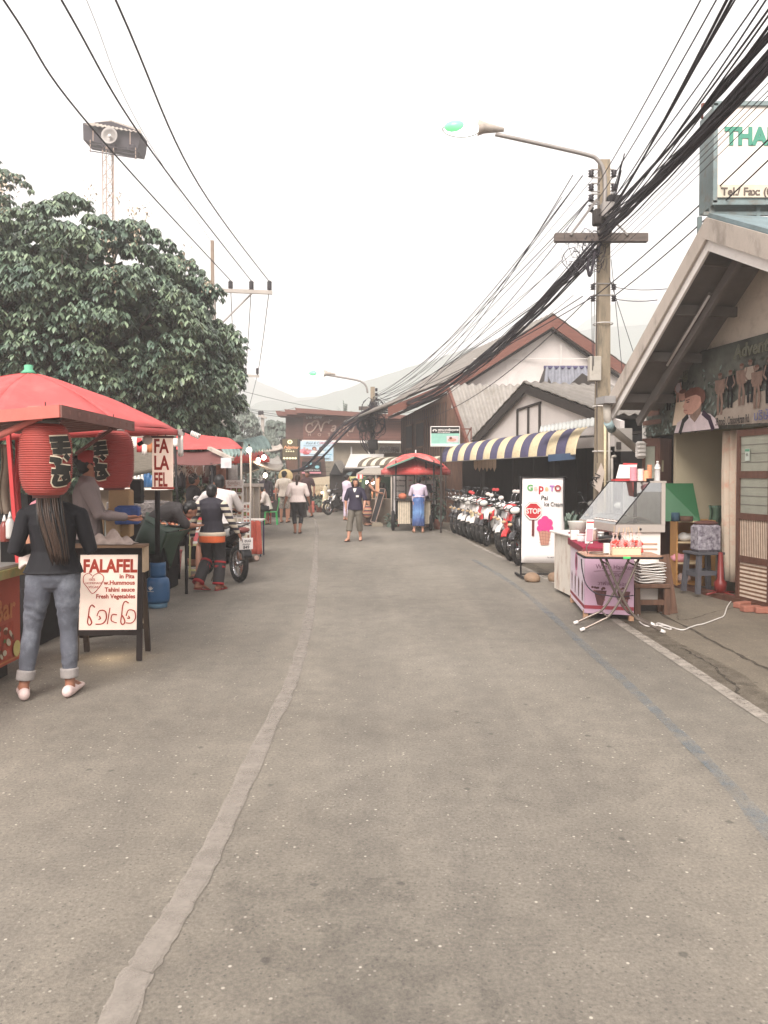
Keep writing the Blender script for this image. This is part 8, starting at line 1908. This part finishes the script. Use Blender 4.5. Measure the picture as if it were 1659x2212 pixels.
rl='rider in a pale printed T-shirt sitting astride the motorbike with his feet down'
RX=Vector((W(516,1259,11.5).x,11.5,0));RZ=R(36)
def bikept(x,y,z=0):return RX+Matrix.Rotation(RZ,3,'Z')@Vector((x,y+.61,z))
rp_=bikept(-.04,-.08)
rt,Jr,sr_=person(rl,rp_.x,rp_.y,1.72,RZ-R(10),dict(pelvis=(0,-.02,.86),waist=(0,.0,1.02),chest=(0,.1,1.2),neck=(0,.18,1.34),head=(.02,.22,1.48),shL=(-.2,.12,1.29),shR=(.2,.12,1.29),elbL=(-.32,.3,1.08),wrL=(-.3,.5,1.02),elbR=(.36,.22,1.06),wrR=(.3,.46,1.02),hipL=(-.1,0,.82),hipR=(.1,0,.82),kneeL=(-.28,.24,.5),ankleL=(-.36,.0,.085),toeL=(-.42,.18,.03),kneeR=(.3,.25,.5),ankleR=(.36,.12,.085),toeR=(.42,.3,.03)),vox=.0095,
  top=greyt,sleeve='half',bottom=M8('khaki_shorts',(120,108,96),k=.6),leg='short',hair=('short',hairb),shoes='flip',hem=.84,facec=False,fat=1.15)
Xr=face((-.12,-.14,1.24),(1,0,0),(0,.45,1))
b=MB()
for i,s_ in enumerate(['LOTUS CERTIFIED','TOURS','GUIDED JOURNEY']):text(s_,.035,face(Vector((-.11,-.028-.035*i*.45,1.19-.04*i))*sr_,(1,0,.05),(0,.5,1)),fl,join=b,th=.001,sx=.8)
b.build('back_print',rt)
person('man in a black T-shirt with folded arms under the second canopy',W(418,1100,14.2).x,14.2,1.64,R(-55),dict(elbL=(-.25,.08,1.1),wrL=(.02,.22,1.14),elbR=(.25,.08,1.1),wrR=(-.02,.24,1.12)),top=M8('black_tshirt',(72,66,70),k=.52),bottom=M8('maroon_trousers',(96,68,76),k=.55),fat=1.08,vox=.012)
person('vendor in dark grey jacket bending behind the FA LA FEL sign',W(330,1100,10.3).x,10.3,1.66,R(-70),dict(waist=(0,.1,1.06),chest=(0,.27,1.14),neck=(0,.38,1.17),head=(0,.5,1.16),shL=(-.2,.3,1.14),shR=(.2,.3,1.14),elbL=(-.24,.42,.96),wrL=(-.16,.55,.95),elbR=(.24,.42,.96),wrR=(.16,.55,.95)),top=M8('dark_grey_jacket',(92,84,84),k=.56),sleeve='half',bottom=dim,fat=1.25,vox=.012,facec=False,neckz=-.6)
person('person with black hair and pink shirt sitting low behind the green cloth table',W(374,1110,12.6).x,12.6,1.5,R(-60),dict(pelvis=(0,0,.62),waist=(0,0,.78),chest=(0,.02,.96),neck=(0,.04,1.1),head=(0,.07,1.22),shL=(-.17,.02,1.05),shR=(.17,.02,1.05),elbL=(-.2,.1,.82),wrL=(-.1,.3,.82),elbR=(.2,.1,.82),wrR=(.1,.3,.82),hipL=(-.09,0,.6),hipR=(.09,0,.6),kneeL=(-.1,.36,.6),ankleL=(-.1,.34,.2),toeL=(-.1,.5,.14),kneeR=(.1,.36,.6),ankleR=(.1,.34,.2),toeR=(.1,.5,.14)),top=M8('pink_shirt',(214,180,176),k=.7),bottom=dim,hem=.56,vox=.012)
wt=M8('pinkish_white_tshirt',(244,226,220),k=.82,var=.03);leg_=M8('black_leggings',(54,50,56),k=.5)
person('woman in a white T-shirt and black cropped leggings walking away up the road',W(643,1150,21.4).x,21.4,1.64,R(4),dict(pelvis=(0,0,.95),elbL=(-.3,-.02,1.1),wrL=(-.36,.0,.87),elbR=(.29,.02,1.1),wrR=(.34,.1,.88),ankleL=(-.07,.02,.085),toeL=(-.09,.19,.03),kneeL=(-.1,.03,.5),ankleR=(.06,-.12,.1),toeR=(.08,.05,.03),kneeR=(.11,.02,.5),shL=(-.2,0,1.38),shR=(.2,0,1.38)),top=wt,sleeve='half',bottom=leg_,leg='crop',hair=('tail',hairbr),fat=1.28,hips=1.05,vox=.012,shoes='flip',shoec=M8('brown_sandal',(96,62,54),k=.55),facec=False,skin_=skint,hem=.9,extras={'loose':-.012})
flo=M8('floral_shorts',(66,64,62),k=.55,scale=14,col2=tuple(v*.7 for v in lin((226,214,200))))
person('man in a dark cap, printed white shirt and black floral shorts seen from behind',W(614,1130,26.4).x,26.4,1.76,R(-12),dict(elbL=(-.29,.0,1.12),wrL=(-.3,.02,.88),elbR=(.28,.1,1.14),wrR=(.18,.3,1.1)),top=M8('cream_print_shirt',(230,216,200),k=.78,scale=10,var=.12),bottom=flo,leg='knee',cap=M8('dark_cap',(70,60,60),k=.5),fat=1.1,vox=.013,shoes='flip',facec=False,skin_=skinm,extras={'loose':.035})
person('curly-haired man in a maroon T-shirt walking towards the camera',W(664,1117,29.5).x,29.5,1.78,R(160),dict(kneeR=(.1,.12,.5),ankleR=(.1,.2,.1),toeR=(.12,.38,.05),ankleL=(-.1,-.18,.1),toeL=(-.12,0,.03),elbL=(-.25,-.06,1.12),wrL=(-.28,.02,.9)),top=M8('maroon_tshirt',(104,62,66),k=.58),bottom=M8('dark_shorts',(74,70,74),k=.5),leg='knee',hair=('curly',hairbr),vox=.013,shoes='shoe',shoec=dim,skin_=skint)
plb='woman in a navy polo shirt and olive cropped trousers walking towards the camera'
pt_,Jp,sp_=person(plb,W(768,1168,18.9).x,18.9,1.54,R(172),dict(kneeR=(.13,.1,.5),ankleR=(.16,.2,.085),toeR=(.2,.37,.03),kneeL=(-.1,.0,.5),ankleL=(-.12,-.12,.1),toeL=(-.14,.05,.03),elbR=(.27,-.02,1.12),wrR=(.26,.02,.88),elbL=(-.27,.02,1.12),wrL=(-.25,.12,.9)),top=M8('navy_polo',(68,58,88),k=.56,var=.06),sleeve='half',bottom=M8('olive_trousers',(122,114,102),k=.6,var=.12),leg='crop',hair=('bob',hairb),vox=.010,fat=1.14,skin_=skinm,head_turn=R(22),shoes='flip',hem=.84,extras={'loose':.02})
b=MB();b.box(Vector((-.08,.155,1.22))*sp_,(.07,.01,.045),white);b.build('shirt_badge',pt_);b=MB();b.add([Vector(v)*sp_ for v in((-.05,.1,1.43),(.05,.1,1.43),(.015,.145,1.33),(-.015,.145,1.33))],[(0,1,2,3)],white);b.build('collar',pt_)
lav=M8('lavender_pyjamas',(226,208,226),k=.8,var=.03)
person('person in pale lavender long shirt and trousers facing the kiosk',W(749,1122,27.7).x,27.7,1.64,R(-50),dict(elbL=(-.2,.08,1.13),wrL=(-.1,.28,1.15),elbR=(.2,.08,1.13),wrR=(.1,.28,1.15)),top=lav,sleeve='roll',bottom=lav,leg='long',hair=('bun',hairb),vox=.013,fat=1.1,hem=.7,skin_=skinm,facec=False)
kt,Jk,sk_=person('woman in a sleeveless orange-edged top and long brown skirt leaning towards the kiosk',W(795,1120,26.0).x,24.75,1.6,R(-78),dict(elbL=(-.2,.2,1.2),wrL=(-.14,.42,1.12),elbR=(.2,.2,1.2),wrR=(.14,.42,1.12),chest=(0,.04,1.3),neck=(0,.08,1.45),head=(0,.14,1.57),shL=(-.17,.05,1.38),shR=(.17,.05,1.38)),top=M8('black_orange_top',(84,62,56),k=.55),sleeve=None,skirt=(1.05,.12,.15,.2,M8('brown_skirt',(110,86,76),k=.55,var=.2,scale=10)),hair=('bun',hairbr),vox=.013,skin_=skinm,facec=False)
b=MB();b.ball((0,0,.15),(.16,.1,.2),stripes('striped_bag',[lin((150,90,80)),lin((80,66,66)),lin((190,150,120))],'Z',24),16,10);tag(b.build('shoulder_bag',loc=(W(793,1120,24.4).x,24.4,.32)),'brown striped woven bag hanging behind the navy polo woman','bag')
tdye=M8('tie_dye_top',(226,208,226),k=.78,scale=14,var=.12);
tdm=bpy.data.materials.new('tie_dye_dress');tdm.use_nodes=True;n=tdm.node_tree.nodes;l=tdm.node_tree.links;tcn=n.new('ShaderNodeTexCoord');sxyz=n.new('ShaderNodeSeparateXYZ');nzn=n.new('ShaderNodeTexNoise');nzn.inputs['Scale'].default_value=5;ma=n.new('ShaderNodeMath');ma.operation='MULTIPLY_ADD';ma.inputs[1].default_value=.35;rpn=n.new('ShaderNodeValToRGB')
l.new(tcn.outputs['Object'],sxyz.inputs[0]);l.new(tcn.outputs['Object'],nzn.inputs['Vector']);l.new(nzn.outputs['Fac'],ma.inputs[0]);l.new(sxyz.outputs['Z'],ma.inputs[2]);l.new(ma.outputs[0],rpn.inputs[0]);l.new(rpn.outputs[0],n['Principled BSDF'].inputs['Base Color'])
e=rpn.color_ramp.elements;e[0].position=.3;e[0].color=(.03,.04,.1,1);e[1].position=.98;e[1].color=(.06,.12,.3,1);e.new(.55).color=(.05,.09,.24,1);e.new(.75).color=(.14,.26,.48,1)
person('woman in a long blue tie-dye dress at the two-wheeled cart',W(904,1150,21.75).x,21.75,1.58,R(0),dict(elbL=(-.25,.1,1.14),wrL=(-.2,.3,1.1),elbR=(.25,.1,1.14),wrR=(.2,.3,1.1),ankleL=(-.13,0,.085),toeL=(-.16,.17,.03),ankleR=(.13,0,.085),toeR=(.16,.17,.03)),top=tdye,sleeve='half',skirt=(1.22,.2,.165,.2,tdm),hair=('bun',hairb),vox=.012,skin_=skinm,facec=False,hem=1.1,shoes='flip',shoec=M8('tan_sandal',(150,120,90),k=.6),fat=1.1)
person('man in a purple T-shirt facing the camera behind the two-wheeled cart',W(917,1120,23.7).x,23.7,1.6,R(150),{},top=M8('purple_tshirt',(84,60,96),k=.55),bottom=dim,vox=.013)
sit=dict(pelvis=(0,0,.55),waist=(0,.02,.7),chest=(0,.1,.88),neck=(0,.17,1.0),head=(0,.26,1.1),shL=(-.17,.12,.95),shR=(.17,.12,.95),elbL=(-.22,.2,.72),wrL=(-.1,.42,.74),elbR=(.22,.2,.72),wrR=(.1,.42,.74),hipL=(-.1,0,.52),hipR=(.1,0,.52),kneeL=(-.16,.4,.5),ankleL=(-.16,.34,.085),toeL=(-.18,.5,.03),kneeR=(.16,.4,.5),ankleR=(.16,.36,.085),toeR=(.18,.52,.03))
person('diner in a white shirt and black shorts eating on the green plastic chair',W(586,1128,26).x,25.3,1.76,R(100),sit,top=M8('white_shirt',(240,226,218),k=.82),sleeve='roll',bottom=leg_,leg='short',vox=.012,hem=.48,skin_=skinm,neckz=-.4,shoes='shoe',shoec=dim)
person('diner mostly hidden behind the menu boards, facing the man on the green chair',W(550,1128,25.4).x,25.4,1.7,R(-80),sit,top=cloths[3],bottom=leg_,leg='short',vox=.014,hem=.48,skin_=skinm)
person('vendor in black inside the green-walled kiosk',W(819,1100,26.1).x,26.1,1.6,R(185),{},top=blackp,bottom=dim,vox=.014)
person('person in dark clothes with a backpack beyond the man in floral shorts',W(574,1120,28).x,28.0,1.66,R(20),{},top=M8('dark_purple_top',(78,62,78),k=.5),sleeve='long',bottom=dim,vox=.014,facec=False,hair=('tail',hairb))
person('barefoot figure with pale legs partly hidden beyond the walking woman',W(631,1118,29).x,28.8,1.6,R(0),{},top=cloths[2],bottom=leg_,leg='short',vox=.014,facec=False,skin_=skinm)
b=MB();b.lathe([(0,0),(.25,0),(.25,.02),(0,.02)],(0,0,0),26,M8('woven_disc',(216,190,140),k=.7,scale=20),X=Matrix.Translation(W(617,1029,26.5))@Matrix.Rotation(R(80),4,'X'));rootmesh(b,'woven_hat','round straw hat hanging right of the man in the dark cap','hat')
mn=thing('dress_mannequin','headless mannequin in a cream dress in front of the thatch stall','mannequin',(W(704,1105,33.4).x,33.4,0));b=MB();loft(b,[(0,0,.25),(0,0,.6),(0,0,.85),(0,0,1.1),(0,0,1.2)],[(.2,.16),(.15,.12),(.1,.09),(.14,.1),(.05,.05)]);remeshed(b,.02,M8('cream_dress',(214,198,170),k=.7),'dress',mn,.01);b=MB();b.tube([(0,0,0),(0,0,.3)],.02,6,dim);b.build('stand',mn)
def plastic_chair(label,g,rz,mt,group='plastic chairs at the soup stall'):
 t=thing('plastic_chair',label,'chair',g,rz,group)
 b=MB();b.grid(lambda u,v:Vector(((u-.5)*.4,(v-.5)*.4,.43-.02*math.sin(math.pi*u)*math.sin(math.pi*v))),8,8,mt,True,.018);b.build('seat',t)
 b=MB()
 for x in(-.17,0,.17):b.bar((x*.95,-.2,.44),(x*.9,-.28,.82),.05 if x else.1,.012,mt)
 b.grid(lambda u,v:Vector(((u-.5)*.38,-.28-.02*math.cos((u-.5)*3)+.015,.76+.1*v+.03*math.sin(math.pi*u))),8,3,mt,True,.014);b.build('backrest',t)
 for x in(-1,1):
  for y in(-1,1):b=MB();b.bar((x*.22,y*.21,0),(x*.175,y*.175,.42),.045,.03,mt,up=(1,0,0));b.build('leg',t)
 return t
gpl=M8('green_plastic_chair',(66,200,108),k=.78,rough=.35);rpl=M8('red_plastic_chair',(214,66,66),k=.75,rough=.35)
plastic_chair('bright green plastic chair under the diner in the white shirt',Vector((W(592,1128,26).x,25.3,0)),R(95),gpl);plastic_chair('red plastic chair left of the green one at the soup stall',Vector((W(563,1126,26).x,26.2,0)),R(-90),rpl)
ftab=thing('dining_table','small table with plates between the two plastic chairs','table',Vector((W(573,1126,26).x,25.9,0)));b=MB();b.box((0,0,.72),(.5,.6,.03),pk);b.build('table_top',ftab);b=MB();b.lathe([(0,0),(.06,0),(.1,.03),(0,.015)],(0,-.1,.736),16,white);b.build('plate',ftab)
for x in(-.2,.2):b=MB();b.tube([(x,0,0),(x,0,.71)],.02,6,rpl);b.build('leg',ftab)

# ================================================================= MOTORBIKES
tyre=M8('tyre_rubber',(62,58,58),k=.45,var=.2,scale=20,rough=.85,dirt=((.2,.18,.15),.5,10));chrome=M8('chrome',(200,198,200),k=.7,metal=.9,rough=.15,var=.03);bplas=M8('black_plastic',(54,50,52),k=.45,rough=.45);clearl=M8('headlamp_glass',(230,226,220),k=.8,rough=.08,var=.03);seatm=M8('seat_vinyl',(50,46,48),k=.45,rough=.5)
glossy={}
def paint(nm,c):
 return M8('paint_'+nm,c,k=.78,rough=.18,var=.03,spec=.6)
def motorbike(label,g,rz,body,accent,fender,box=None,mirrorc=None,plate=False,lean=R(7),group='motorbikes parked along the kerb',steer=0,shieldc=None):
 t=thing('motorbike',label,'motorbike',(g[0],g[1],0),rz,group);t.rotation_euler=(0,lean,rz)
 fy,ry,wr=.61,-.61,.285
 for y in(fy,ry):
  b=MB();b.torus((0,y,wr),wr-.045,.045,'X',30,8,tyre,ry=.042)
  o=b.build('wheel',t);b=MB();b.torus((0,y,wr),wr-.09,.014,'X',26,6,chrome,ry=.024);b.tube([(-.05,y,wr),(.05,y,wr)],.035,10,chrome)
  for k in range(12):a=k*math.pi/6;sgn=.03 if k%2 else-.03;b.tube([(sgn,y,wr),(0,y+math.cos(a)*(wr-.09),wr+math.sin(a)*(wr-.09))],.004,4,chrome)
  b.build('rim',o)
 b=MB();hz=.92;hy=.30
 for x in(-.075,.075):b.tube([(x,fy,wr),(x,hy+.06,.74)],.022,8,bplas if fender else chrome)
 b.build('fork',t)
 b=MB();b.grid(lambda u,v:(((u-.5)*.13)*(1-.35*abs(v-.5)),fy+(wr+.035)*math.cos(R(35+150*v)),wr+(wr+.035+.02*math.cos((u-.5)*3))*math.sin(R(35+150*v)if True else 0)),6,16,fender or body,True,.008)
 b.ball((0,fy+.04,wr+.26),(.06,.16,.05),fender or body,14,8);b.build('front_fender',t)
 # front shield: broad wings sweeping down to the floor
 def shield(u,v):
  a=(u-.5)*2;z=.34+.56*v;w_=.16+.07*math.sin(math.pi*min(1,v*1.1));y0=.46-.30*abs(v-.55)-.10*(1-v)-.2*a*a
  return(a*w_,y0-.02,z)
 b=MB();b.grid(shield,12,12,body,True,.02);b.build('leg_shield',t)
 b=MB();
 for sg in(-1,1):b.grid(lambda u,v:(sg*(.05+.12*u+.02*v),.475-.12*u-.28*abs(v*.4+.2-.3),.52+.2*v+.1*u),5,5,accent,True,.012)
 b.build('shield_panel',t)
 b=MB();b.ball((0,.36,.99),(.15,.12,.085),body if body is RD else bplas,16,10);b.build('handlebar_cowl',t)
 b=MB();b.ball((0,.445,.985),(.1,.05,.065),clearl,14,8);b.build('headlight',t)
 for sg in(-1,1):b=MB();b.ball((sg*.13,.455,.74),(.05,.035,.03),M8('indicator',(222,190,150),k=.7,rough=.15),10,6);b.build('indicator',t)
 b=MB();b.tube(smooth_line([Vector((-.34,.2,1.02)),Vector((-.2,.3,1.03)),Vector((0,.33,1.0)),Vector((.2,.3,1.03)),Vector((.34,.2,1.02))],5),.013,6,chrome)
 for sg in(-1,1):b.tube([(sg*.25,.265,1.03),(sg*.36,.19,1.02)],.02,8,bplas);b.tube([(sg*.2,.3,1.05),(sg*.33,.3,1.03)],.007,5,chrome)
 b.build('handlebar',t)
 for sg in(-1,1):
  b=MB();b.tube([(sg*.2,.3,1.03),(sg*.24,.27,1.17),(sg*.28,.26,1.22)],.007,5,chrome);b.ball((sg*.3,.26,1.25),(.055,.016,.038),mirrorc or bplas,12,8);b.ball((sg*.3,.247,1.25),(.048,.008,.032),chrome,10,6);b.build('mirror',t)
 b=MB();b.ball((0,.0,.34),(.13,.26,.14),bplas,14,8);b.box((0,-.02,.42),(.2,.5,.12),bplas,ch=.03);b.box((.0,.12,.22),(.1,.3,.12),stl,ch=.02);b.build('engine',t)
 b=MB();loft(b,[Vector((0,.3,.5)),Vector((0,.12,.56)),Vector((0,-.1,.62)),Vector((0,-.4,.68)),Vector((0,-.72,.8))],[(.06,.1),(.09,.09),(.13,.1),(.14,.1),(.07,.05)],(1,0,0),16);o=remeshed(b,.018,body,'rear_body',t)
 b=MB()
 for sg in(-1,1):b.grid(lambda u,v:(sg*(.135-.02*abs(v-.5)),-.05-.5*u,.6+.12*v+.1*u),6,4,accent,True,.012)
 b.build('side_panel',t)
 b=MB();loft(b,[Vector((0,.08,.76)),Vector((0,-.15,.77)),Vector((0,-.3,.79)),Vector((0,-.62,.83))],[(.09,.035),(.13,.045),(.13,.045),(.09,.03)],(1,0,0),16);o=remeshed(b,.016,seatm,'seat',t)
 b=MB();b.tube(smooth_line([Vector((-.1,-.5,.84)),Vector((-.11,-.75,.9)),Vector((0,-.82,.91)),Vector((.11,-.75,.9)),Vector((.1,-.5,.84))],4),.014,6,chrome);b.build('grab_rail',t)
 b=MB();b.ball((0,-.78,.8),(.1,.05,.045),M8('tail_lamp',(150,80,74),k=.65,rough=.15),14,8);b.build('tail_light',t)
 b=MB();b.grid(lambda u,v:((u-.5)*.14,ry-(wr+.05)*math.cos(R(20+60*v))*1.0,wr+(wr+.05)*math.sin(R(20+60*v))),5,8,bplas,True,.01);b.build('rear_fender',t)
 b=MB();b.tube([(.12,.05,.26),(.15,-.3,.26),(.16,-.55,.32),(.16,-.88,.38)],[.02,.03,.045,.05],12,stl);b.tube([(.16,-.87,.38),(.16,-.9,.385)],[.045,.03],12,brass);b.build('exhaust',t)
 b=MB();b.tube([(-.1,-.1,.28),(-.26,-.2,.0)],.011,6,stl);b.build('side_stand',t)
 for sg in(-1,1):b=MB();b.tube([(sg*.1,-.05,.27),(sg*.24,-.05,.27)],.014,8,bplas);b.build('footpeg',t)
 if plate:
  b=MB();b.box((0,-.86,.6),(.22,.01,.17),vin,rz=0,ch=.003);p_=b.build('licence_plate',t);Xp=face((0,-.867,.6),(1,0,0),(0,0,1));bb_=MB()
  text('1 ขนฉ',.06,Xp@Matrix.Translation((0,.025,0)),blk,join=bb_,align='CENTER',th=.0008,bold=.001);text('เชียงใหม่',.035,Xp@Matrix.Translation((0,-.018,0)),blk,join=bb_,align='CENTER',th=.0008);text('849',.065,Xp@Matrix.Translation((0,-.072,0)),blk,join=bb_,align='CENTER',th=.0008,bold=.001);bb_.build('plate_lettering',p_)
  b=MB();b.box((0,-.8,.45),(.09,.02,.14),galv);b.box((0,-.815,.46),(.05,.012,.05),M8('reflector_red',(130,50,50),k=.6));b.build('mud_flap',t)
 if box:b=MB();b.box((0,.52,.98),(.26,.2,.18),box,ch=.02);b.build('front_basket',t)
 return t
WH=paint('white',(240,232,226));RD=paint('red',(206,44,46));BK=paint('black',(60,56,58));SV=paint('silver',(170,166,164));CR=paint('cream',(230,214,170))
redmir=M8('red_mirror',(206,70,70),k=.7);palem=M8('pale_mirror',(226,214,206),k=.75)
def place(xp,yp,hd):  # front wheel touches the ground at this picture point; hd = heading
 g=G(xp,yp);f=Vector((math.sin(-hd),math.cos(hd),0));f=Matrix.Rotation(hd,3,'Z')@Vector((0,1,0));return g-f*.61
row=[(984,1153,BK,SV,BK,None,None,'black motorbike at the far end of the parked row, next to the potted plant'),(994,1156,BK,SV,None,None,None,'second motorbike of the row, black with a silver panel'),
  (1003,1160,WH,BK,WH,None,None,'third motorbike of the row, white with a black panel'),(1013,1164,WH,SV,WH,None,None,'fourth motorbike of the row, white with silver panel'),(1022,1167,WH,BK,WH,'basket',None,'white motorbike in the middle of the row with a clear box over its headlight'),
  (1032,1171,WH,CR,WH,None,None,'white motorbike with cream side panels next to the red and white one'),(1041,1175,RD,WH,BK,None,redmir,'red motorbike with white wing panels and red mirrors'),(1052,1180,WH,RD,BK,None,redmir,'white motorbike with red wing panels at the near end of the first group'),
  (1083,1194,BK,SV,SV,None,palem,'black motorbike half hidden behind the glossy red scooter'),(1092,1199,SV,WH,WH,None,palem,'silver motorbike tucked beside the glossy red scooter'),(1104,1212,RD,RD,RD,None,None,'glossy all-red scooter nearest the ice cream banner'),(1122,1222,BK,BK,BK,None,palem,'black motorbike directly behind the ice cream banner')]
for i,(x,y,bd,ac,fe,bx,mi,lb)in enumerate(row):
 hd=R(180-28+(i%3)*2-(4 if i>7 else 0));motorbike(lb,place(x,y,hd),hd,bd,ac,fe,box=clearl if bx else None,mirrorc=mi,lean=R(6+i%2*2))
motorbike('dark underbone motorbike with a Thai licence plate seen from behind, carrying the rider',RX+Matrix.Rotation(RZ,3,'Z')@Vector((0,.61,0)),RZ,BK,SV,BK,plate=True,lean=0,group=None,mirrorc=palem)
motorbike('small distant dark motorbike parked at the end of the road',Vector((W(732,1108,32).x,31.8,0)),R(140),BK,WH,None,group=None)
motorbike('black motorbike parked deep under the restaurant behind the ice cream banner',AW(17.2,1.3,0),R(150),BK,BK,BK,group=None);motorbike('second black motorbike parked deep under the restaurant beside the post',AW(16.2,1.2,0),R(155),BK,SV,BK,group=None)
